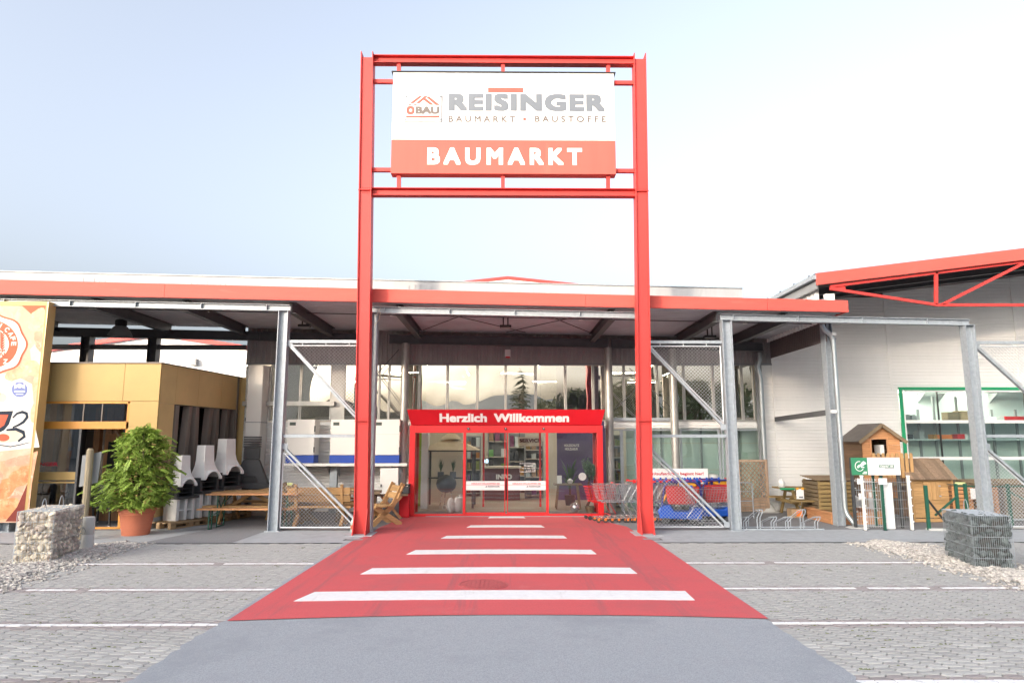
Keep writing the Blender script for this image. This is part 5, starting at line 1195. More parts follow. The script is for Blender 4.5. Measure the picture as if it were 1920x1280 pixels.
# shelf with white cabinets
YSH = 19.3; t = thing('wall_shelf', 'long pale wall shelf carrying three white cabinets left of the entrance', 'shelf', (X(640, 870, YSH), YSH, 1.3))
zs = Z(868, 19.0); MB().box((X(528, 870, 19.0), 18.95, zs-.08), (X(764, 870, 19.0), YW-.03, zs)).build('shelf_board', MT['cabinet'], t, bevel=.006)
for px in (624, 745):
    x = X(px, 880, 19.2); MB().bar((x, 19.35, .01), (x, 19.35, zs-.08), .2, .14).build('bracket_post', MT['galv'], t)
    for s in (-.13, .13): MB().prism([(18.98, zs-.085), (19.5, zs-.085), (19.5, zs-.4)], x+s-.01, x+s+.01, 'x').build('bracket_arm', MT['galv'], t)
for i, (a, b) in enumerate(((537, 589), (619, 669), (699, 749))):
    x0, x1 = X(a, 830, 19.05), X(b, 830, 19.05); zt = Z(786, 19.05)
    t = thing('storage_cabinet', ('left', 'middle', 'right')[i]+' of three white cabinets with blue base on the wall shelf', 'cabinet', ((x0+x1)/2, 19.3, zs), 'white cabinets on the wall shelf')
    MB().box((x0, 19.05, zs+.225), (x1, 19.55, zt)).build('cabinet_body', MT['cabinet'], t, bevel=.012); MB().box((x0-.005, 19.045, zs+.003), (x1+.005, 19.55, zs+.22)).build('blue_base', MT['blue_base'], t, bevel=.008)
    MB().box((x0+.07, 19.04, zt-.17), (x0+.24, 19.052, zt-.08)).build('badge', M('badge_green', (.05, .07, .06), .5) if i == 0 else bpy.data.materials['badge_green'], t)
    MB().box((x1-.012, 19.03, zt-.35), (x1+.02, 19.06, zt-.18)).build('hinge', MT['charcoal'], t); MB().box((x1-.012, 19.03, zs+.3), (x1+.02, 19.06, zs+.45)).build('hinge', MT['charcoal'], t)
    MB().box((x0+.006, 19.046, zs+.80), (x1-.006, 19.0485, zs+.804)).build('seam', MT['grey'], t)
# ================================================================ trolleys by the entrance
def cart(loc, rz, label, hm='red_in', body='chrome', group='nested shopping trolleys beside the entrance', base='chrome', caps='orange_p'):
    """front of the trolley towards -X"""
    t = thing('shopping_trolley', label, 'shopping trolley', loc, group, rz, True)
    bk = MB(); N = 11
    def ring(z, f): return [(-.52*f-.0, -.24*f, z), (-.52*f, .24*f, z), (.38, .27*f, z), (.38, -.27*f, z)]
    def Pz(u, c):   # point on basket wall: u 0..1 height, c corner loop
        a, b = ring(.52+(.06 if False else 0), .78), ring(.93, 1.0); k = int(c) % 4; f = c-int(c); p = Vector(a[k]).lerp(Vector(a[(k+1) % 4]), f); q = Vector(b[k]).lerp(Vector(b[(k+1) % 4]), f); return p.lerp(q, u)
    for u in (0, .2, .4, .6, .8, 1): bk.tube([Pz(u, k) for k in (0, 1, 2, 3)], .004 if 0 < u < 1 else .008, 4, closed=True)
    for k in range(4):
        n = 6 if k % 2 == 0 else 14
        for i in range(n): bk.tube([Pz(0, k+i/n), Pz(1, k+i/n)], .0032, 3, cap=False)
    for i in range(8): bk.tube([Pz(0, 1+i/8), Pz(0, 4-i/8-.0001)], .0032, 3, cap=False)
    bk.build('basket', MT[body], t)
    for s in (-1, 1):
        fr_ = MB(); fr_.tube([(-.50, s*.20, .12), (.30, s*.27, .12), (.36, s*.27, .18), (.16, s*.25, .50), (.40, s*.27, .94), (.47, s*.27, 1.0)], .011, 7); fr_.tube([(-.38, s*.2, .5), (.1, s*.25, .5)], .011, 6); fr_.build('side_frame', MT[base], t)
    MB().tube([(-.50, -.2, .12), (-.50, .2, .12)], .011, 6).build('front_bar', MT[base], t); MB().tube([(.2, -.26, .14), (.2, .26, .14)], .011, 6).build('rear_bar', MT[base], t)
    h = MB().tube([(.47, -.28, 1.0), (.47, .28, 1.0)], .017, 10).build('handle', MT[hm], t)
    for s in (-1, 1): MB().cbox((.46, s*.285, 1.0), (.07, .04, .055)).build('handle_cap', MT['red_in'] if hm == 'red_in' else MT['plastic_blue'], h)
    for x, s in ((-.46, -1), (-.46, 1), (.27, -1), (.27, 1)):
        y = s*(.2 if x < 0 else .26); w_ = MB().tube([(x, y-.018, .062), (x, y+.018, .062)], .06, 14).build('wheel', MT['charcoal'], t)
        MB().prism([(x-.03, .10), (x-.025, .05), (x+.025, .05), (x+.035, .13)], y-.026, y-.019).build('fork', MT[caps], w_)
    return t
c0 = cart((0, 0, 0), 0, 'front of the nested red handled trolleys, right beside the entrance glass')
X0, Y0 = X(1152, 975, 17.25), 17.25
c0.location = (X0, Y0, .013); c0.rotation_euler.z = .12
ords = ('second', 'third', 'fourth', 'fifth', 'sixth', 'seventh', 'eighth', 'ninth', 'tenth', 'eleventh')
for i in range(9): dup(c0, (X0+(i+1)*.17, Y0+(i+1)*.015, .013), .12, ords[i]+' of the nested red handled trolleys, counted from the entrance')
# red child seat frame of the first trolley is a separate small red trolley
t = cart((X(1128, 975, 17.85), 17.8, .013), .2, 'small red wire trolley behind the nested row at the entrance jamb', 'red_in', 'red_in', None, 'red_in', 'charcoal'); t.scale = (.82, .82, .9)
if 'group' in t: del t['group']
def platform(loc, rz, label, parts=True):
    t = thing('platform_trolley', label, 'platform trolley', loc, 'blue handled platform trolleys behind the right mesh', rz, True)
    MB().box((-.45, -.28, .24), (.45, .28, .28)).build('deck', MT['grey'], t, bevel=.006); MB().box((-.46, -.29, .20), (.46, .29, .238)).build('deck_frame', MT['galv'], t)
    for s in (-1, 1): MB().tube([(.42, s*.25, .22), (.46, s*.25, .9), (.48, s*.25, .98)], .016, 8).build('upright', MT['chrome'], t)
    h = MB().tube([(.48, -.29, 1.0), (.48, .29, 1.0)], .022, 10).build('handle', MT['plastic_blue'], t)
    for s in (-1, 1): MB().prism([(.40, .98), (.50, 1.09), (.55, 1.0), (.5, .9)], s*.29-.02, s*.29+.02).build('hand_guard', MT['plastic_blue'], h)
    MB().cbox((.485, .1, 1.01), (.06, .08, .05)).build('coin_lock', MT['red_in'], h)
    for x in (-.36, .36):
        for s in (-1, 1): MB().tube([(x, s*.22-.02, .09), (x, s*.22+.02, .09)], .085, 14).build('wheel', MT['charcoal'], t)
    MB().box((.38, -.2, .45), (.40, .2, .85)).build('back_panel', MT['cabinet'], t)
    return t
p0 = platform((X(1238, 985, 17.7), 17.75, .013), -1.45, 'nearest of the blue handled platform trolleys behind the right mesh panel')
for i in range(7): dup(p0, (p0.location.x+.02+(i+1)*.155, 17.8+(i % 2)*.06, .013), -1.45, ords[i]+' blue handled platform trolley behind the right mesh, counted from the red column')
# child car trolley: blue body, red basket, yellow wheel and roof
def car_trolley(loc, rz, label):
    t = thing('car_trolley', label, 'child trolley', loc, 'children\'s car trolleys behind the right mesh', rz, True)
    MB().prism([(-.55, .12), (.45, .12), (.48, .38), (.25, .42), (.15, .30), (-.2, .30), (-.3, .46), (-.52, .42), (-.6, .3)], -.28, .28).build('car_body', MT['plastic_blue'], t, bevel=.03)
    MB().prism([(-.34, .47), (.34, .47), (.42, .90), (-.42, .90)], -.26, .26).build('red_basket', M('red_plastic', (.50, .03, .03), .45) if 'red_plastic' not in bpy.data.materials else bpy.data.materials['red_plastic'], t, bevel=.02)
    for s in (-1, 1):
        MB().tube([(-.5, s*.27, .40), (-.42, s*.29, .9), (-.3, s*.29, 1.02), (.3, s*.29, 1.02), (.44, s*.29, .9), (.46, s*.27, .40)], .022, 8).build('side_hoop', M('blue_tube', (.03, .03, .22), .4) if 'blue_tube' not in bpy.data.materials else bpy.data.materials['blue_tube'], t)
    MB().tube([(.47, -.3, 1.03), (.47, .3, 1.03)], .02, 10).build('handle', MT['red_in'], t)
    MB().tube([(-.42+.05*cos(a), .11*sin(a), .60+.10*cos(a)) for a in [2*pi*i/16 for i in range(16)]], .025, 6, closed=True).build('steering_wheel', MT['yellow'], t)
    MB().box((-.1, -.24, .905), (.36, .24, 1.0)).build('child_seat', MT['yellow'], t, bevel=.03)
    for x in (-.42, .34):
        for s in (-1, 1): MB().tube([(x, s*.25-.025, .10), (x, s*.25+.025, .10)], .098, 16).build('wheel', MT['charcoal'], t)
    return t
car_trolley((X(1283, 985, 16.85), 16.95, .013), -.25, 'blue and red children\'s car trolley behind the lower right mesh triangle')
car_trolley((X(1345, 985, 17.4), 17.55, .013), .15, 'blue car trolley with orange seat partly hidden by the right post')
t = cart((X(1330, 990, 16.3), 16.35, .013), pi+.1, 'large silver wire trolley parked in front of the car trolleys behind the mesh', 'galv', 'chrome', None, 'chrome', 'cabinet'); t.scale = (1.15, 1.1, .95)
Ysg = 18.6; a, b = at(1196, 897, Ysg), at(1327, 878, Ysg)
t = thing('trolley_sign', 'long white sign with red text above the trolleys, behind the right mesh', 'sign', ((a.x+b.x)/2, Ysg, 0))
bd = MB().box((a.x, Ysg, a.z), (b.x, Ysg+.04, b.z)).build('sign_board', MT['letter'], t, bevel=.004)
p, q = at(1205, 892, Ysg), at(1319, 884.5, Ysg); text('lettering', 'Ihr Einkaufserlebnis beginnt hier!', p.x, p.z, q.x-p.x, q.z-p.z, Ysg-.001, MT['pink'], bd, .025, th=.003)
for x in (a.x+.1, b.x-.1): MB().bar((x, Ysg+.06, .01), (x, Ysg+.06, b.z-.02), .04).build('sign_post', MT['galv'], t)
for i, px in enumerate((1318, 1335)):
    c = Vector((X(px, 940, 18.9), 18.9, .01)); t = thing('white_tub', ('left', 'right')[i]+' white plastic tub standing behind the car trolleys', 'tub', c, 'white tubs behind the trolleys')
    MB().lathe(c, [(.16, 0), (.17, .02), (.20, .98), (.215, 1.0), (.215, 1.04), (.19, 1.05)], 18).build('tub_body', MT['white'], t, smooth=True); MB().lathe(c+Vector((0, 0, 1.05)), [(.2, 0), (.2, .03), (.05, .06)], 18).build('tub_lid', MT['cabinet'], t)
# ---------------------------------------------------------------- bicycle stand
yr = gp(1460, 994).y
t = thing('bicycle_stand', 'galvanised bicycle stand with six wheel loops right of the mesh panel', 'bicycle stand', (X(1466, 994, yr), yr, 0))
xa, xb = X(1384, 994, yr), X(1545, 994, yr); MB().bar((xa, yr, .025), (xb, yr, .025), .04, .03).build('base_rail', MT['galv'], t); MB().bar((xa, yr+.42, .025), (xb, yr+.42, .025), .04, .03).build('base_rail', MT['galv'], t)
for i, (px, hi) in enumerate(((1398, 0), (1424, 1), (1450, 0), (1477, 0), (1505, 1), (1532, 0))):
    x = X(px, 994, yr); l = MB(); h = .46 if hi else .30
    for s in (-.035, .035): l.tube([(x+s, yr+.02, .03), (x+s, yr+.02, h*.62), (x+s+.05, yr-.0, h*.85), (x+s+.07, yr+.03, h), (x+s+.02, yr+.10, h-.01), (x+s-.08, yr+.30, h*.62), (x+s-.13, yr+.40, h*.45), (x+s-.13, yr+.42, .03)], .010, 7)
    l.cbox((x+.065, yr+.03, h), (.07, .012, .02)); l.build('wheel_loop', MT['galv'], t)
# ---------------------------------------------------------------- lattice screen and rail
Yl = 19.45; a, b = at(1386, 958, Yl), at(1438, 861, Yl); t = thing('lattice_screen', 'brown wooden lattice screen with slatted foot by the corner downpipe', 'trellis', ((a.x+b.x)/2, Yl, .01))
zmid = Z(938, Yl)
for x in (a.x, b.x-.07): MB().box((x, Yl-.035, .012), (x+.07, Yl+.035, b.z)).build('frame_post', MT['lattice_w'], t, bevel=.004)
for z in (b.z-.07, zmid): MB().box((a.x+.07, Yl-.03, z), (b.x-.07, Yl+.03, z+.065)).build('frame_rail', MT['lattice_w'], t, bevel=.004)
poly = [(a.x+.07, zmid+.065), (b.x-.07, zmid+.065), (b.x-.07, b.z-.07), (a.x+.07, b.z-.07)]
for sgn in (1, -1):
    k = -2.2
    while k < 2.2:
        p = (poly[0][0]+k, poly[0][1] if sgn > 0 else poly[2][1]); d = (.66, .75*sgn); cc = clip(p, d, poly)
        if cc: MB().bar((p[0]+d[0]*cc[0], Yl+.008*sgn, p[1]+d[1]*cc[0]), (p[0]+d[0]*cc[1], Yl+.008*sgn, p[1]+d[1]*cc[1]), .012, .024).build('lattice_slat', MT['lattice_w'], t)
        k += .115
for i in range(4): MB().box((a.x+.07, Yl-.02, .03+i*(zmid-.03)/4), (b.x-.07, Yl+.02, .03+(i+.88)*(zmid-.03)/4)).build('foot_slat', MT['lattice_w'], t, bevel=.003)
t = thing('hand_rail', 'thin galvanised hand rail between the right post and the lattice', 'railing', (X(1395, 960, 18), 18, .01)); r_ = MB()
xa, xb = X(1350, 905, 18), X(1410, 905, 18)
MB().tube([(xb, 18, .012), (xb, 18, Z(905, 18)-.03), (xb-.03, 18, Z(905, 18)), (xa, 18, Z(903, 18))], .018, 8).build('top_rail', MT['galv'], t)
for z in (.45, .7): MB().tube([(xa, 18, z), (xb, 18, z)], .012, 8).build('middle_rail', MT['galv'], t)
# picnic table with a green board, bag, papers, carton
t = picnic((X(1500, 962, 18.7), 18.75, .007), 0, 'weathered olive picnic table by the pale ribbed wall', 'olive_w', 1.15, None)
c = at(1478, 928, 18.5); o = MB().box((X(1463, 928, 18.35), 18.32, .72), (X(1490, 928, 18.35), 18.36, .765)).build('green_board', MT['green_trim'], t)
o['label'] = 'green edge board'; o.parent = None; del o['label']; tag(o, 'green board at the left end of the olive picnic table', 'board')
c = Vector((X(1468, 928, 18.5), 18.55, .762)); o = MB().blob(c+Vector((0, 0, .11)), .13, 3, .08, (.9, .7, 1.1)).build('plastic_bag', MT['white'], smooth=True); tag(o, 'crumpled white plastic bag on the olive picnic table', 'bag')
for v in o.data.vertices: v.co.z = max(v.co.z, c.z+.002); v.co.x = c.x+(v.co.x-c.x)*(1-.6*max(0, v.co.z-c.z-.1)/.2)
c = at(1501, 936, 18.0); t = thing('price_poster', 'white price sheet with yellow corners hanging on the olive picnic table', 'sign', (c.x, 18.02, .6))
MB().box((c.x-.10, 18.0, .50), (c.x+.10, 18.012, .76)).build('sheet', MT['letter'], t)
MB().box((c.x-.10, 17.992, .74), (c.x-.04, 17.999, .80)).build('clip', MT['yellow'], t); MB().box((c.x+.04, 17.992, .74), (c.x+.10, 17.999, .80)).build('clip', MT['yellow'], t); MB().box((c.x-.04, 17.995, .53), (c.x+.07, 17.999, .57)).build('print', MT['sign_grey'], t)
c = Vector((X(1471, 957, 18.9), 18.2, .008)); t = thing('carton', 'cardboard carton with an orange label under the olive picnic table', 'box', c)
MB().box((c.x-.14, 18.1, .008), (c.x+.16, 18.4, .23)).build('carton_body', MT['card'], t, bevel=.006); MB().box((c.x-.02, 18.094, .05), (c.x+.14, 18.099, .2)).build('label', MT['orange_p'], t)
# ---------------------------------------------------------------- slatted bin box, sandbox
def slat_box(name, x0, x1, y0, y1, h, label, m='pine', n=8, my='weath_y', top=True, group=None):
    t = thing(name, label, 'crate', ((x0+x1)/2, (y0+y1)/2, .008), group)
    for x in (x0, x1-.06):
        for y in (y0, y1-.06): MB().box((x, y, .008), (x+.06, y+.06, h)).build('corner_post', MT[m], t)
    for i in range(n):
        z = .05+i*(h-.06)/n; e = (h-.06)/n*.80
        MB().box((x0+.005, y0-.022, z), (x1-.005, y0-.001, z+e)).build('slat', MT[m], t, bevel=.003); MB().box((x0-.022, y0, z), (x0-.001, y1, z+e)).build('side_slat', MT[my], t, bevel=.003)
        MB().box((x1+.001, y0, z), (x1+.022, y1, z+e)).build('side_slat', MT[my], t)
    MB().box((x0+.03, y1-.02, .02), (x1-.03, y1, h-.02)).build('rear_board', MT['brown_w'], t)
    if top:
        k = 7
        for i in range(k): MB().box((x0-.06, y0-.06+i*(y1-y0+.08)/k, h+.004+i*.012), (x1+.06, y0-.06+(i+.94)*(y1-y0+.08)/k, h+.026+i*.012)).build('lid_board', MT['weath'], t)
    return t
slat_box('bin_store', X(1537, 960, 17.7), X(1604, 960, 17.7), 17.7, 18.6, Z(901, 17.7), 'slatted wooden bin store with a sloping lid behind the corner column', 'olive_w', 9)
t = thing('sandbox', 'low reddish wooden sandbox on the floor behind the corner column', 'sandbox', (X(1600, 980, 17), 17, .008))
sx0, sx1, sy0, sy1 = X(1560, 984, 16.65), X(1668, 984, 16.65), 16.65, 18.0
for i in range(2):
    z = .012+i*.125
    MB().box((sx0, sy0, z), (sx1, sy0+.035, z+.12)).build('side_plank', MT['larch'], t, bevel=.004); MB().box((sx0, sy0+.036, z), (sx0+.035, sy1, z+.12)).build('side_plank', MT['larch_y'], t, bevel=.004)
    MB().box((sx1-.035, sy0+.036, z), (sx1, sy1, z+.12)).build('side_plank', MT['larch_y'], t); MB().box((sx0+.036, sy1-.035, z), (sx1-.036, sy1, z+.12)).build('side_plank', MT['larch'], t)
for a in ((sx0-.05, sy0-.06, sx1+.05, sy0+.1), (sx0-.05, sy1-.1, sx1+.05, sy1+.05)): MB().box((a[0], a[1], .262), (a[2], a[3], .29)).build('seat_board', MT['larch'], t, bevel=.004)
for xx in (sx0-.05, sx1-.1): MB().box((xx, sy0+.101, .262), (xx+.15, sy1-.101, .29)).build('seat_board', MT['larch_y'], t)
for xx in (sx0+.45, sx1-.10): MB().box((xx, sy0-.03, .012), (xx+.09, sy0-.001, .26)).build('stake', MT['larch_z'], t)
# ---------------------------------------------------------------- tall playhouse
Y1 = 17.75; hx0, hx1 = X(1617, 840, Y1), X(1688, 840, Y1); Y2 = 18.75; ze, za = Z(823, Y1), Z(795, Y1); zf_ = .55
t = thing('raised_playhouse', 'tall wooden playhouse on legs with a grey gable roof and dark doorway', 'playhouse', ((hx0+hx1)/2, (Y1+Y2)/2, .008)); xm = (hx0+hx1)/2
n = 10
for i in range(n):
    z0 = zf_+i*(ze-zf_)/n; z1 = zf_+(i+1)*(ze-zf_)/n-.004
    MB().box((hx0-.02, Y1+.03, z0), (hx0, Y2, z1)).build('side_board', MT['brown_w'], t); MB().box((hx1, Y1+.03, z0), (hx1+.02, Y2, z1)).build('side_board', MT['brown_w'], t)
    dx0, dx1 = X(1634, 840, Y1), X(1663, 840, Y1)
    if z1 < Z(852, Y1): MB().box((hx0, Y1, z0), (hx1, Y1+.02, z1)).build('front_board', MT['larch'], t)
    else:
        MB().box((hx0, Y1, z0), (dx0, Y1+.02, z1)).build('front_board', MT['larch'], t); MB().box((dx1, Y1, z0), (hx1, Y1+.02, z1)).build('front_board', MT['larch'], t)
MB().prism([(hx0, ze), (hx1, ze), (xm, za-.04)], Y1, Y1+.02).build('gable', MT['larch'], t); MB().box((hx0, Y2-.02, zf_), (hx1, Y2, ze)).build('rear_wall', MT['brown_w'], t); MB().box((hx0, Y1+.02, zf_), (hx1, Y2, zf_+.03)).build('floor', MT['weath'], t)
MB().box((dx0-.04, Y1-.02, Z(852, Y1)), (dx0, Y1-.001, ze)).build('door_trim', MT['larch_z'], t); MB().box((dx1, Y1-.02, Z(852, Y1)), (dx1+.04, Y1-.001, ze)).build('door_trim', MT['larch_z'], t); MB().box((dx0-.04, Y1-.02, ze), (dx1+.04, Y1-.001, ze+.05)).build('door_trim', MT['larch'], t)
MB().box((dx1-.12, Y1+.1, Z(852, Y1)), (dx1-.02, Y1+.4, ze-.15)).build('inner_panel', MT['white'], t)
ov = .10
for s in (-1, 1):
    xe = xm+s*((hx1-hx0)/2+.13); zeo = ze-.07
    o = MB().add([(xm, Y1-ov, za+.0), (xe, Y1-ov, zeo), (xe, Y2+.08, zeo), (xm, Y2+.08, za), (xm, Y1-ov, za+.03), (xe, Y1-ov, zeo+.03), (xe, Y2+.08, zeo+.03), (xm, Y2+.08, za+.03)], [(0,1,2,3),(7,6,5,4),(0,4,5,1),(1,5,6,2),(2,6,7,3),(3,7,4,0)]).build('roof', MT['roof_felt'], t)
    MB().bar((xm, Y1-ov-.012, za-.02), (xe, Y1-ov-.012, zeo-.02), .02, .09, (0, 0, 1)).build('barge_board', MT['weath'], o)
for x in (hx0+.04, hx1-.04):
    for y in (Y1+.06, Y2-.06): MB().bar((x, y, .008), (x, y, zf_), .08).build('leg', MT['weath'], t)
MB().box((hx0, Y1-.55, Z(861, Y1-.5)-.65), (hx1+.25, Y1-.02, Z(861, Y1-.5)-.61)).build('balcony_floor', MT['weath'], t)
for x in (hx0+.06, hx1+.2): MB().bar((x, Y1-.5, .008), (x, Y1-.5, Z(861, Y1-.5)-.65), .07).build('leg', MT['weath'], t)
for i in range(9):
    px = 1638+i*8.7; x = X(px, 856, Y1-.55); zt = Z(849, Y1-.55)
    MB().prism([(x-.04, zt-.62), (x+.04, zt-.62), (x+.04, zt-.03), (x+.02, zt), (x-.02, zt), (x-.04, zt-.03)], Y1-.57, Y1-.553).build('picket', MT['pine_z'], t)
# ---------------------------------------------------------------- low playhouse with shutters
Y1 = 17.1; hx0, hx1 = X(1711, 930, Y1), X(1787, 930, Y1); Y2 = 18.15; ze, zr = Z(897, Y1), Z(861, 17.65)
t = thing('low_playhouse', 'low pine playhouse with board roof and closed shutters, left of the dark gabion', 'playhouse', ((hx0+hx1)/2, (Y1+Y2)/2, .008))
n = 9
for i in range(n):
    z0 = .12+i*(ze-.12)/n; z1 = z0+(ze-.12)/n-.004
    MB().box((hx0, Y1, z0), (hx1, Y1+.02, z1)).build('front_board', MT['pine'], t)
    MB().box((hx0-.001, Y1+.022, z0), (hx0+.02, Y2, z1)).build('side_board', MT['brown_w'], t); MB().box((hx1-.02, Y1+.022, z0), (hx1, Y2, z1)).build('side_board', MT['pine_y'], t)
for x in (hx0-.02, hx1-.03): MB().box((x, Y1-.022, .05), (x+.05, Y1-.001, ze)).build('corner_board', MT['pine_z'], t)
MB().box((hx0, Y1-.02, .015), (hx1, Y1+.03, .10)).build('sill_beam', MT['pine'], t); MB().box((hx0, Y2-.02, .1), (hx1, Y2, ze)).build('rear_wall', MT['brown_w'], t)
for s, x in ((-1, hx0), (1, hx1-.02)): MB().prism([(Y1, ze), (Y2, ze), ((Y1+Y2)/2, zr-.05)], x, x+.02, 'x').build('gable', MT['brown_w'], t)
for a, b in ((1731, 1746), (1746.5, 1762)):
    for k in range(2):
        u = a+(b-a)*k/2; MB().box((X(u, 920, Y1)+.002, Y1-.024, Z(937, Y1)), (X(u+(b-a)/2, 920, Y1)-.002, Y1-.002, Z(903, Y1))).build('shutter_board', MT['pine_z'], t)
    for zz in (911, 930): MB().cbox((X(a+1 if a < 1740 else b-1, 920, Y1), Y1-.03, Z(zz, Y1)), (.05, .01, .03)).build('hinge', MT['galv'], t)
ym = (Y1+Y2)/2; k = 9
for i in range(k):
    x0 = hx0-.12+(hx1-hx0+.2)*i/k; x1 = hx0-.12+(hx1-hx0+.2)*(i+.97)/k
    for ye, zeo in ((Y1-.12, ze-.03), (Y2+.12, ze-.03)):
        j = RND.uniform(0, .012)
        MB().add([(x0, ye, zeo+j), (x1, ye, zeo+j), (x1, ym, zr+j), (x0, ym, zr+j), (x0, ye, zeo+.025+j), (x1, ye, zeo+.025+j), (x1, ym, zr+.025+j), (x0, ym, zr+.025+j)], [(0,1,2,3),(7,6,5,4),(0,4,5,1),(1,5,6,2),(2,6,7,3),(3,7,4,0)]).build('roof_board', MT['roof_board'], t)
# ---------------------------------------------------------------- fence samples with sign
Yf = 15.95
t = thing('fence_sign', 'green and white fence display sign above the fence samples', 'sign', (X(1640, 990, Yf), Yf, .01))
a, b = at(1597, 890, Yf), at(1685, 857.5, Yf); xg = X(1625.5, 874, Yf)
sg1 = MB().box((a.x, Yf-.03, a.z), (xg, Yf, b.z)).build('green_panel', MT['sign_green'], t); sg2 = MB().box((xg+.002, Yf-.03, a.z), (b.x, Yf, b.z)).build('white_panel', MT['letter'], t)
for x in (a.x+.02, b.x-.03): MB().bar((x, Yf+.03, .01), (x, Yf+.03, b.z), .06).build('sign_post', MT['charcoal'], t)
c = at(1610, 873.5, Yf); mb = MB()
arc = [(c.x+.10*cos(q), c.z+.11*sin(q)) for q in [rad(75+i*11) for i in range(24)]]
MB().tube([(x, Yf-.033, z) for x, z in arc], .008, 6).build('ring_mark', MT['letter'], sg1)
dog = [(1605, 875), (1608, 871.5), (1612, 870), (1615, 865.5), (1618, 864), (1621, 866), (1623, 869), (1620, 870), (1618, 872), (1615, 873.5), (1611, 874), (1608, 877), (1606, 876.5), (1607, 874)]
MB().prism([(at(x, y, Yf).x, at(x, y, Yf).z) for x, y in dog], Yf-.035, Yf-.031).build('animal_mark', MT['letter'], sg1)
for q in ((1613, 874.5, 1619, 876.5),): p0_, p1_ = at(q[0], q[3], Yf), at(q[2], q[1], Yf); MB().box((p0_.x, Yf-.034, p0_.z), (p1_.x, Yf-.031, p1_.z)).build('print', MT['letter'], sg1)
for y, w_ in ((884.3, 6), (887, 8)): p0_, p1_ = at(1624-w_, y+.8, Yf), at(1624, y-.8, Yf); MB().box((p0_.x, Yf-.034, p0_.z), (p1_.x, Yf-.031, p1_.z)).build('print', MT['letter'], sg1)
p0_, p1_ = at(1647, 876, Yf), at(1675, 871, Yf); gl = MB().box((p0_.x, Yf-.034, p0_.z), (p1_.x, Yf-.031, p1_.z)).build('name_bar', M('grey_green', (.12, .22, .17), .5), sg2)
p0_, p1_ = at(1649, 875, Yf), at(1673, 872, Yf); text('lettering', 'Citterdu° 100', p0_.x, p0_.z, p1_.x-p0_.x, p1_.z-p0_.z, Yf-.0345, MT['letter'], gl, .03, th=.002)
p0_, p1_ = at(1657, 878.6, Yf), at(1675, 877, Yf); MB().box((p0_.x, Yf-.033, p0_.z), (p1_.x, Yf-.031, p1_.z)).build('print', MT['sign_grey'], sg2)
p0_, p1_ = at(1660, 868, Yf), at(1672, 862, Yf); MB().box((p0_.x, Yf-.033, p0_.z), (p1_.x, Yf-.031, p1_.z)).build('print', M('pale_mint', (.62, .72, .68), .5), sg2)
cc_ = at(1643, 878, Yf); MB().tube([(cc_.x+.11*cos(q), Yf-.0315, cc_.z+.15*sin(q)) for q in [rad(70+i*14) for i in range(17)]], .005, 5).build('ring_mark', MT['cabinet'], sg2)
FS = [('green', 1601, 1605.5, 893, 994, 16.05), ('cabinet', 1617.5, 1623, 893, 997, 15.6), ('green', 1641, 1644, 892, 988, 16.3), ('green', 1654.5, 1660, 893, 997, 15.6), ('cabinet', 1703.5, 1711, 893, 997, 15.62)]
lab = ('leftmost dark green sample post', 'white sample post left of centre', 'thin dark green sample post at the back', 'dark green sample post beside the white board', 'white sample post in front of the low playhouse')
for (m, pt, pb, ya, yb, y), l_ in zip(FS, lab):
    x = X(pb, yb, y); t = thing('fence_post', l_+' under the fence sign' if 'playhouse' not in l_ else l_, 'fence post', (x, y, .007), 'sample fence posts')
    MB().box((x-.025, y-.03, .012), (x+.025, y+.03, Z(ya, y))).build('post', MT[m], t, bevel=.004); MB().cbox((x, y, Z(ya, y)+.012), (.06, .07, .02)).build('cap', MT['black' if m == 'green' else 'white'], t); MB().box((x-.04, y-.05, .007), (x+.04, y+.05, .012)).build('foot_plate', MT['black'], t)
    for i in range(6): MB().cbox((x+.03, y-.035, .2+i*.18), (.02, .02, .025)).build('clamp', MT['white'], t)
def rodmesh(pa, pb, y, ya, yb, label, m='wire', dx=.05, dz=.2):
    x0, x1, z0, z1 = X(pa, yb, y), X(pb, yb, y), max(.05, Z(yb, y)), Z(ya, y); t = thing('mesh_panel', label, 'fence panel', ((x0+x1)/2, y, .05), 'sample mesh panels'); w_ = MB()
    k = int((x1-x0)/dx)
    for i in range(k+1): x = x0+i*(x1-x0)/k; w_.tube([(x, y, z0), (x, y, z1)], .0035, 4, cap=False)
    w_.build('vertical_rods', MT[m], t); h_ = MB(); z = z0+.03
    while z < z1: h_.tube([(x0, y-.006, z), (x1, y-.006, z)], .005, 4, cap=False); z += dz
    h_.build('horizontal_rods', MT[m], t)
rodmesh(1607, 1641, 16.0, 896, 992, 'bright rod mesh panel between the left sample posts'); rodmesh(1625, 1656, 15.75, 897, 994, 'front rod mesh panel between the white and green sample posts'); rodmesh(1664, 1706, 15.72, 897, 994, 'dark rod mesh panel right of the white board', 'grey', .05, .2)
x = X(1668, 990, 15.7); t = thing('privacy_board', 'narrow white slatted privacy board leaning at the fence samples', 'fence panel', (x, 15.66, .02))
for i in range(6): MB().box((x-.10+i*.036, 15.66, .03), (x-.066+i*.036, 15.68, Z(905, 15.66))).build('slat', MT['white'], t)
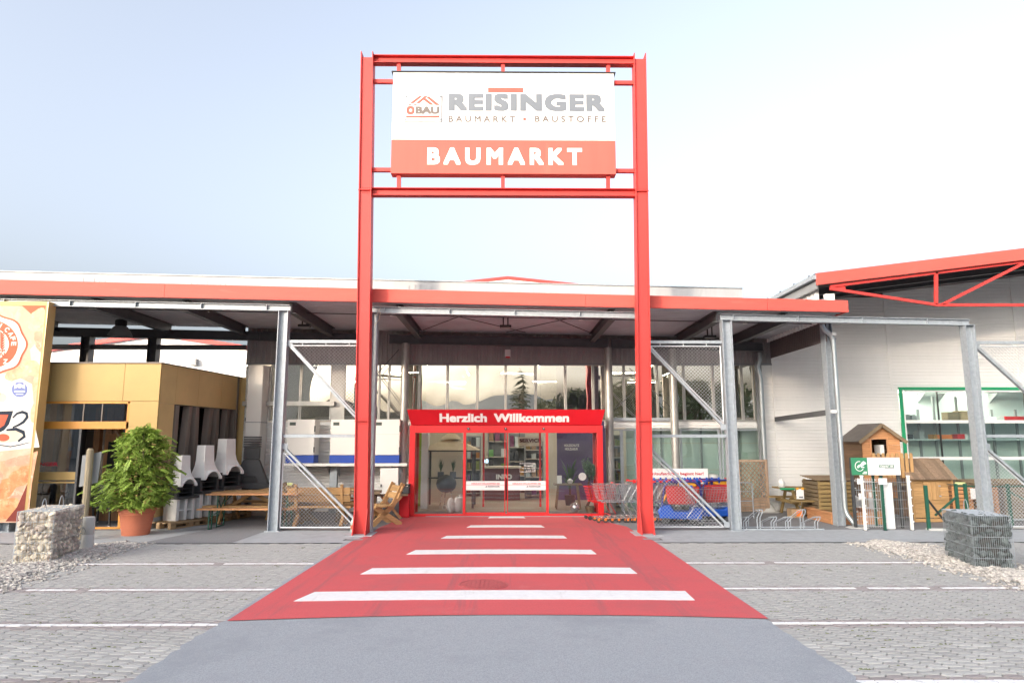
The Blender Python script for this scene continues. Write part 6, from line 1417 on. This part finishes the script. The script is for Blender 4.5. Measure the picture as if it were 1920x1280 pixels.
for px, py, w_, h_ in ((1612, 902, .13, .13), (1655, 902, .20, .14), (1615, 930, .13, .14), (1632, 927, .06, .12)):
    c = at(px, py, 15.56 if px > 1640 else 15.94); o = MB().box((c.x-w_/2, c.y-.004, c.z-h_/2), (c.x+w_/2, c.y, c.z+h_/2)).build('price_tag', MT['letter']); tag(o, {1612: 'upper left white price tag on the sample mesh', 1655: 'wide white price tag beside the green sample post', 1615: 'lower left white price tag on the sample mesh', 1632: 'narrow white price tag low on the sample mesh'}[px], 'price tag', 'price tags on the fence samples')
# green post with strut, chain link gate
y = 15.6; x = X(1742, 990, y); t = thing('braced_post', 'dark green fence post with a slanted strut left of the dark gabion', 'fence post', (x, y, .01))
xt = x; MB().bar((x, y, .012), (xt, y, Z(910, y)), .065).build('post', MT['green'], t, bevel=.004); MB().bar((x+.03, y+.02, Z(936, y)), (x+.42, y+.02, .16), .035).build('strut', MT['black'], t); MB().box((x-.03, y-.08, .008), (x+.55, y+.08, .05)).build('foot_kerb', MT['bollard'], t)
xl, xr = X(1818, 985, y), X(1985, 985, y); t = thing('chain_link_gate', 'green framed chain link gate right of the dark gabion', 'gate', ((xl+xr)/2, y+.3, .01)); y += .35
zt = Z(912, y)
for x in (xl, xl+.22, X(1897, 985, y), xr): MB().bar((x, y, .012), (x, y, zt+.06), .06).build('gate_post', MT['green'], t)
MB().tube([(xl, y, zt), (xr, y, zt)], .02, 8).build('top_rail', MT['green'], t); MB().box((xl-.1, y-.05, .008), (xr, y+.05, .05)).build('ground_kerb', MT['bollard'], t); MB().tube([(xl+.25, y, .2), (xr, y, .2)], .022, 8).build('bottom_rail', MT['galv'], t)
MB().bar((xl-.55, y, .3), (xl-.02, y, zt-.25), .04).build('strut', MT['green'], t); MB().bar((X(1897, 985, y), y+.02, zt-.1), (xr, y+.02, .4), .035).build('strut', MT['green'], t)
wiremesh([(xl+.27, .2), (xr, .2), (xr, zt), (xl+.27, zt)], y, .085, 'wire_mesh', t, 'wire', .003)
slat_box('compost_crate', X(1790, 975, 17.0), X(1828, 975, 17.0), 17.0, 17.8, Z(910, 17.0), 'larch slatted compost crate right of the low playhouse', 'larch', 9, 'brown_w', True, 'slatted compost crates')
slat_box('compost_crate', X(1838, 975, 16.9), X(1876, 975, 16.9), 16.9, 17.7, Z(909, 16.9), 'larch slatted compost crate behind the right galvanised post', 'larch', 10, 'brown_w', True, 'slatted compost crates')
slat_box('compost_crate', X(1888, 975, 17.2), X(1945, 975, 17.2), 17.2, 17.9, Z(908, 17.2), 'brown slatted compost crate behind the chain link gate', 'weath', 10, 'brown_w', True, 'slatted compost crates')
c = at(1793, 908, 16.95); o = MB().box((c.x-.02, 16.93, c.z), (c.x+.22, 16.96, c.z+.06)).build('yellow_label', M('card_lime', (.62, .66, .30), .6)); tag(o, 'pale yellow label on the crate right of the low playhouse', 'label')
c = at(1832, 926, 16.85); o = MB().box((c.x-.16, 16.85, c.z-.12), (c.x+.10, 16.86, c.z+.14)).build('price_poster', MT['letter']); tag(o, 'white poster with red edge between the compost crates', 'sign')
# ================================================================ lamps under the canopy
def flood(px, py, y, label):
    c = at(px, py, y); t = thing('floodlight', label, 'lamp', (c.x, y, c.z), 'black floodlights under the canopy')
    MB().box((c.x-.15, y-.1, c.z-.03), (c.x+.15, y+.1, c.z+.03)).build('lamp_housing', MT['black'], t, bevel=.01); MB().box((c.x-.13, y-.08, c.z-.04), (c.x+.13, y+.08, c.z-.031)).build('lamp_glass', MT['grey'], t)
    for s in (-.06, .06): MB().bar((c.x+s, y, c.z+.03), (c.x+s, y, zfb(c.x)+.02), .03).build('bracket', MT['black'], t)
flood(571, 611, 17.2, 'black floodlight hanging left of the left sign column'); flood(948, 612, 17.2, 'black floodlight hanging above the entrance'); flood(1331, 631, 17.4, 'black floodlight hanging right of the right sign column')
c = at(225, 630, 18.2); t = thing('pendant_lamp', 'grey bell shaped lamp hanging above the café roof', 'lamp', c)
MB().lathe(c, [(.30, 0), (.30, .03), (.23, .17), (.17, .26), (.12, .28), (.12, .46), (.05, .48)], 24, False).build('lamp_shade', MT['grey'], t, smooth=True); MB().lathe(c, [(.13, .27), (.15, .30), (.15, .42), (.10, .47), (.02, .48)], 16).build('ballast', MT['black'], t); MB().tube([c+Vector((0, 0, .47)), Vector((c.x, c.y, zfb(c.x)))], .012, 6).build('rod', MT['black'], t)
# flowers of cable by the left column
mb = MB(); c = at(703, 600, 15.5); mb.tube([c+Vector((.05, 0, .28)), c+Vector((.13, -.02, .18)), c+Vector((.1, -.02, 0)), c+Vector((0, 0, -.12))], .006, 5); mb.tube([c+Vector((.12, 0, .3)), c+Vector((.08, -.02, .2)), c+Vector((.02, 0, .08))], .006, 5)
tag(mb.build('loose_cable', MT['cloth']), 'loose pale cable hanging at the top of the left column', 'cable')
# ================================================================ inside the shop
c = at(846, 843, 21.3); t = thing('gazebo', 'beige roofed garden gazebo with dark posts inside the left entrance pane', 'gazebo', (c.x, 21.3, .01))
def pyr(c, w, d, h, z, m, name):
    return MB().add([(c.x-w, c.y-d, z), (c.x+w, c.y-d, z), (c.x+w, c.y+d, z), (c.x-w, c.y+d, z), (c.x-w*.12, c.y-d*.12, z+h), (c.x+w*.12, c.y-d*.12, z+h), (c.x+w*.12, c.y+d*.12, z+h), (c.x-w*.12, c.y+d*.12, z+h)], [(0,1,5,4),(1,2,6,5),(2,3,7,6),(3,0,4,7),(4,5,6,7)]).build(name, m, t)
zc_ = c.z; pyr(c, .90, .75, .36, zc_, MT['cloth'], 'roof_canvas'); pyr(c, .34, .3, .22, zc_+.34, MT['cloth'], 'vent_canvas')
for dx, dy in ((-.72, -.6), (-.72, .6), (.72, -.6), (.72, .6)): MB().bar((c.x+dx, 21.3+dy, .012), (c.x+dx, 21.3+dy, zc_+.03), .07).build('post', MT['charcoal'], t)
for dx, dy, ex_, ey in ((-.72, -.6, .72, -.6), (-.72, .6, .72, .6), (-.72, -.6, -.72, .6)): MB().bar((c.x+dx, 21.3+dy, zc_-.02), (c.x+ex_, 21.3+ey, zc_-.02), .05).build('beam', MT['charcoal'], t)
x = X(796, 900, 20.6); MB().box((x-.1, 20.5, .01), (x+.1, 20.9, 3)).build('white_column', MT['white'], shop)
x = X(815, 900, 22.5); MB().box((x-.3, 22.6, .01), (x+.9, 22.7, 3)).build('partition', MT['cream'], shop)
c = Vector((X(836, 960, 20.2), 20.2, .01)); t = thing('kettle_grill', 'black kettle grill inside the left entrance pane', 'grill', c)
MB().lathe(c+Vector((0, 0, .50)), [(.02, 0), (.18, .04), (.27, .13), (.30, .25), (.30, .27), (.27, .38), (.17, .48), (.03, .52)], 24).build('kettle', MT['black'], t, smooth=True)
for i in range(3): a = 2.1*i+.4; MB().tube([c+Vector((.14*cos(a), .14*sin(a), .55)), c+Vector((.26*cos(a), .26*sin(a), .03))], .012, 7).build('leg', MT['chrome'], t)
o = MB().tube([c+Vector((-.02+.06*cos(q), -.3, .10+.06*sin(q))) for q in [2*pi*i/14 for i in range(14)]], .012, 6, closed=True).build('wheel', MT['white'], t)
t = thing('display_table', 'narrow dark table with two planters inside the left entrance pane', 'table', (X(835, 960, 20.7), 20.9, .01)); L = t.location
MB().box((L.x-.62, 20.75, .88), (L.x+.62, 21.1, .91)).build('table_top', MT['charcoal'], t)
for dx in (-.58, .58): MB().bar((L.x+dx, 20.8, .01), (L.x+dx, 20.8, .88), .04).build('leg', MT['charcoal'], t)
r = random.Random(5)
for i, px in enumerate((826, 849)):
    c = Vector((X(px, 900, 20.8), 20.85, .912)); t = thing('planter', ('left', 'right')[i]+' grey square planter with grassy leaves inside the entrance', 'planter', c, 'grey planters inside the entrance')
    MB().box((c.x-.09, c.y-.09, c.z), (c.x+.09, c.y+.09, c.z+.17)).build('planter_box', M('slate', (.13, .16, .18), .6) if i == 0 else bpy.data.materials['slate'], t, bevel=.006); lf = MB()
    for k in range(22):
        a = r.random()*6.28; u = Vector((cos(a), sin(a), 0)); q = c+Vector((0, 0, .17)); h = r.uniform(.2, .42); w_ = Vector((-sin(a), cos(a), 0))*.012; m1 = q+u*.05+Vector((0, 0, h*.6)); m2 = q+u*.13+Vector((0, 0, h))
        lf.quad(q-w_, q+w_, m1+w_, m1-w_); lf.add([m1-w_, m1+w_, m2], [(0, 1, 2)])
    lf.build('leaves', MT['leaf_in'], t)
for i, px in enumerate((846, 858, 863)):
    c = Vector((X(px, 962, 19.6), 19.4+.15*i, .01)); o = MB().blob(c+Vector((0, 0, .2)), .2, 3, .06, (.8, .55, 1.1+.15*i)).build('charcoal_bag', M('bag_print', (.62, .60, .58), .6, var=.2, vs=6, stain=(5, .58, (.45, .05, .06), .9)) if i == 0 else bpy.data.materials['bag_print'], smooth=True)
    for v in o.data.vertices: v.co.z = max(v.co.z, .012)
    tag(o, ('left', 'middle', 'tallest')[i]+' white and red charcoal bag inside the left entrance pane', 'bag', 'charcoal bags inside the entrance')
t = thing('info_counter', 'dark maroon information counter with INFO lettering behind the doors', 'counter', (X(945, 900, 23.5), 23.5, .01)); Yc = 23.4
a, b = at(905, 925, Yc), at(975, 876, Yc); cn = MB().box((a.x, Yc, .01), (b.x, Yc+.7, b.z-.03)).build('counter_front', MT['maroon'], t); MB().box((a.x-.05, Yc-.06, b.z-.03), (b.x+.05, Yc+.8, b.z+.03)).build('counter_top', MT['cream'], t)
p, q = at(930, 898, Yc), at(960, 888.5, Yc); text('lettering', 'INFO', p.x, p.z, q.x-p.x, q.z-p.z, Yc-.004, MT['letter'], cn, .05, th=.004)
for i, px in enumerate((907, 913)):
    c = at(px, 864, Yc+.3); t = thing('screen', ('left', 'right')[i]+' small lit screen on the information counter', 'screen', (c.x, Yc+.3, b.z+.03), 'screens on the counter')
    MB().box((c.x-.05, Yc+.3, c.z-.07), (c.x+.05, Yc+.33, c.z+.07)).build('housing', MT['black'], t); MB().box((c.x-.038, Yc+.293, c.z-.055), (c.x+.038, Yc+.299, c.z+.055)).build('display', MT['screen'], t); MB().bar((c.x, Yc+.32, b.z+.03), (c.x, Yc+.32, c.z-.07), .03).build('stand', MT['black'], t)
def shelf_unit(px0, px1, y, h, n, label, seed, group='goods shelves inside the shop', goods=True, back='goods2'):
    x0, x1 = X(px0, 900, y), X(px1, 900, y); r = random.Random(seed); t = thing('goods_shelf', label, 'shelf', ((x0+x1)/2, y, .01), group)
    MB().box((x0, y+.42, .01), (x1, y+.45, h)).build('back_panel', MT['grey'], t)
    for i in range(n):
        z = .1+i*(h-.1)/n; MB().box((x0, y, z), (x1, y+.41, z+.03)).build('shelf_board', MT['cream'], t)
        k = max(3, int((x1-x0)/.22)); gd = MB()
        for j in range(k):
            if r.random() < .15: continue
            u = x0+(x1-x0)*(j+.1)/k; hh = (h-.1)/n*r.uniform(.4, .8); MB().box((u, y+.05, z+.032), (u+(x1-x0)/k*.75, y+.35, z+.03+hh)).build('goods', MT[r.choice(('goods1', 'goods2', 'goods2', 'shelf_back2', 'card', 'charcoal'))], t)
    for x in (x0, x1): MB().box((x-.02, y, .01), (x+.02, y+.42, h)).build('upright', MT['grey'], t)
shelf_unit(985, 1018, 24.0, 2.0, 6, 'goods shelf seen through the right door leaf above the hours decal', 1); shelf_unit(874, 900, 25.0, 2.2, 5, 'goods shelf seen through the left door leaf', 2); shelf_unit(846, 872, 23.8, 2.0, 6, 'goods shelf behind the gazebo inside the shop', 3); shelf_unit(1150, 1166, 20.6, 2.2, 6, 'narrow dark goods shelf right of the entrance jamb', 4); shelf_unit(915, 950, 27.5, 2.6, 4, 'goods shelf on the rear wall behind the counter', 5); shelf_unit(955, 984, 26.5, 2.3, 4, 'goods shelf behind the right end of the counter', 6)
p, q = at(974, 829, 22.5), at(1014, 822, 22.5); t = thing('service_sign', 'hanging SERVICE sign inside the right door leaf', 'sign', ((p.x+q.x)/2, 22.5, p.z)); bd = MB().box((p.x-.05, 22.5, p.z-.12), (q.x+.05, 22.54, q.z+.06)).build('board', MT['cream'], t); text('lettering', 'SERVICE', p.x, p.z, q.x-p.x, q.z-p.z, 22.498, MT['maroon'], bd, .04)
for dx in (p.x, q.x): MB().bar((dx, 22.52, q.z+.06), (dx, 22.52, 5.3), .02).build('hanger', MT['dark_steel'], t)
x0, x1 = X(1045, 900, 23.5), X(1160, 900, 22.0); MB().box((x0, 23.5, .01), (x1, 23.6, 4.6)).build('violet_wall', MT['violet'], shop)
p, q = at(1058, 838, 23.4), at(1086, 832, 23.4); t = thing('department_sign', 'violet department sign inside the right entrance pane', 'sign', ((p.x+q.x)/2, 23.4, p.z)); bd = MB().box((p.x-.08, 23.42, p.z-.16), (q.x+.1, 23.46, q.z+.08)).build('board', MT['violet'], t)
text('lettering', 'HOLZSCHUTZ', p.x, p.z+.02, q.x-p.x, .085, 23.418, MT['letter'], bd, .02); text('lettering', 'HOLZLASUR', p.x+.03, p.z-.10, q.x-p.x-.08, .085, 23.418, MT['letter'], bd, .02)
# right pane display: table, plants, mirror ball, heart disc
t = thing('display_table', 'small wooden display table inside the right entrance pane', 'table', (X(1065, 960, 20.6), 20.6, .01)); L = t.location
MB().box((L.x-.42, 20.35, .70), (L.x+.42, 20.85, .74)).build('table_top', MT['weath'], t)
for dx in (-.36, .36):
    for dy in (-.2, .2): MB().bar((L.x+dx, 20.6+dy, .01), (L.x+dx*.8, 20.6+dy, .70), .04).build('leg', MT['weath'], t)
c = L+Vector((-.25, -.05, .735)); o = MB().box((c.x-.07, c.y, c.z), (c.x+.07, c.y+.02, c.z+.24), rotm('X', -.2)).build('card_stand', MT['letter']); tag(o, 'white card standing on the display table', 'card')
c = L+Vector((.08, .05, .735)); o = MB().lathe(c, [(.05, 0), (.09, .05), (.09, .09), (.04, .13), (.02, .15)], 16).build('teapot', MT['white'], smooth=True); tag(o, 'round white pot on the display table', 'pot')
c = Vector((X(1078, 962, 19.4), 19.4, .155)); o = MB().blob(c, .145, 3, .01).build('mirror_ball', M('mirror_tiles', (.75, .77, .78), .15, metal=.9, var=.25, vs=60, detail=0)); tag(o, 'silver mirror ball on the floor inside the right entrance pane', 'mirror ball')
c = Vector((X(1106, 965, 19.5), 19.5, .01)); t = thing('indoor_tree', 'small round topped potted tree inside the right entrance pane', 'tree', c); r = random.Random(9)
MB().tube([c, c+Vector((-.06, 0, .2)), c+Vector((.06, 0, .45)), c+Vector((-.03, 0, .75)), c+Vector((0, 0, .98))], [.05, .045, .03, .025, .02], 8).build('trunk', MT['bark'], t)
lf = MB()
for k in range(9): leaf_cloud(lf, c+Vector((r.uniform(-.12, .12), r.uniform(-.12, .12), 1.2+r.uniform(-.22, .25))), .16, 130, .03, r)
lf.build('foliage', M('leaf_sage', (.10, .17, .10), .6, var=.3, vs=12), t); MB().lathe(c, [(.10, 0), (.14, .16), (.15, .17)], 16).build('pot', MT['weath'], t)
c = at(1092, 893, 19.3); o = MB().tube([(c.x, 19.3, c.z), (c.x, 19.32, c.z)], .11, 24).build('round_tag', MT['letter']); tag(o, 'round white tag hanging in the small indoor tree', 'tag')
c = Vector((X(1069, 930, 21.6), 21.6, .01)); t = thing('indoor_palm', 'dark leafy palm behind the display table', 'plant', c); lf = MB()
for k in range(26):
    a = r.random()*6.28; h = r.uniform(.8, 1.5); q = c+Vector((0, 0, h*.5)); e = c+Vector((cos(a)*.35, sin(a)*.35, h)); w_ = Vector((-sin(a), cos(a), 0))*.03; m_ = q.lerp(e, .5)+Vector((0, 0, .1)); lf.quad(q, m_-w_, e, m_+w_)
lf.build('leaves', MT['leaf_in'], t); MB().tube([c+Vector((0, 0, .3)), c+Vector((0, 0, .8))], .03, 7).build('stem', MT['bark'], t); MB().lathe(c, [(.14, 0), (.18, .3), (.18, .32)], 14).build('pot', MT['charcoal'], t)
# shelf backs seen through the right shop windows
t = thing('window_shelving', 'pale green shelving backs behind the right shop windows', 'shelf', (X(1300, 950, 20.5), 20.5, .01)); y = 20.5
for i, (a, b) in enumerate(((1174, 1232), (1232, 1264), (1264, 1312), (1312, 1352), (1352, 1384), (1384, 1430))):
    for j, (ya, yb) in enumerate(((742, 787), (788, 830), (831, 880), (881, 952))):
        MB().box((X(a, 850, y)+.004, y, Z(yb, y)+.004), (X(b, 850, y)-.004, y+.02, Z(ya, y)-.004)).build('back_sheet', MT['shelf_back'], t)
for px in (1240, 1315, 1386):
    u = MB(); x = X(px, 850, y); u.box((x-.025, y-.06, .01), (x+.025, y-.005, Z(738, y)))
    for k in range(28): u.box((x-.035, y-.064, .15+k*.12), (x-.026, y-.02, .2+k*.12))
    u.build('upright', MT['grey'], t)
# goods behind the green window
ys2 = YW+.55
def goods(px, py0, w_, h_, label, m, kind='box', cat='box'):
    x = X(px, py0, ys2); z = (wz(790) if py0 < 795 else wz(823))+.004
    if kind == 'disc': o = MB().tube([(x, ys2-.1, z+h_/2), (x, ys2+.1, z+h_/2)], h_/2, 22).build('pad_disc', MT[m])
    elif kind == 'crate':
        mb = MB().box((x-w_/2, ys2-.14, z), (x+w_/2, ys2-.12, z+h_)); mb.box((x-w_/2, ys2+.12, z), (x+w_/2, ys2+.14, z+h_)); mb.box((x-w_/2, ys2-.12, z), (x-w_/2+.02, ys2+.12, z+h_)); mb.box((x+w_/2-.02, ys2-.12, z), (x+w_/2, ys2+.12, z+h_)); mb.box((x-w_/2, ys2-.12, z), (x+w_/2, ys2+.12, z+.01)); o = mb.build('crate', MT[m])
    else: o = MB().box((x-w_/2, ys2-.15, z), (x+w_/2, ys2+.15, z+h_)).build('carton', MT[m], bevel=.006)
    return tag(o, label, cat)
goods(1699, 780, .2, .24, 'left dark grey round pad on the upper window shelf', 'grey', 'disc', 'pad'); goods(1709, 780, .2, .235, 'right dark grey round pad on the upper window shelf', 'grey', 'disc', 'pad')
goods(1783, 780, .40, .30, 'dark carton on the upper window shelf', 'weath'); o = goods(1803, 780, .34, .34, 'brown carton with orange sticker on the upper window shelf', 'card')
goods(1868, 780, .26, .16, 'white box beside the red crate on the upper window shelf', 'white'); goods(1897, 780, .62, .17, 'red plastic crate on the upper window shelf', 'red_in', 'crate', 'crate')
goods(1697, 815, .30, .14, 'black lump of tools on the lower window shelf', 'black'); goods(1723, 815, .15, .26, 'grey tin on the lower window shelf', 'grey'); goods(1767, 815, .42, .13, 'orange crate of small goods on the lower window shelf', 'orange_p', 'crate', 'crate'); goods(1796, 815, .22, .15, 'red divided crate on the lower window shelf', 'red_in', 'crate', 'crate'); goods(1748, 815, .09, .14, 'small red and white packet on the lower window shelf', 'goods1'); goods(1806, 815, .08, .15, 'small white jar on the lower window shelf', 'white')
r = random.Random(4)
# ================================================================ unseen block added far to the left behind the camera to shade the forecourt
b = thing('sun_blocker', 'tall unseen block added far behind the camera to shade the forecourt', 'building', (-70, -52, -.06))
MB().box((-112, -62, -.06), (-52, -46, 19.6)).build('wall', MT['brick_far'], b); MB().prism([(-62, 19.6), (-46, 19.6), (-54, 21.0)], -112.5, -51.5, 'x').build('roof', MT['roof_felt'], b)
MB().box((-51.9, -62, -.06), (-30, -46, 22.4)).build('blocker_tower', MT['brick_far'], b)
for i in range(14):
    for j in range(5): MB().box((-110+i*4.2, -46.05, 1.4+j*3.2), (-108.4+i*4.2, -45.96, 3.0+j*3.2)).build('window', MT['black'], b)
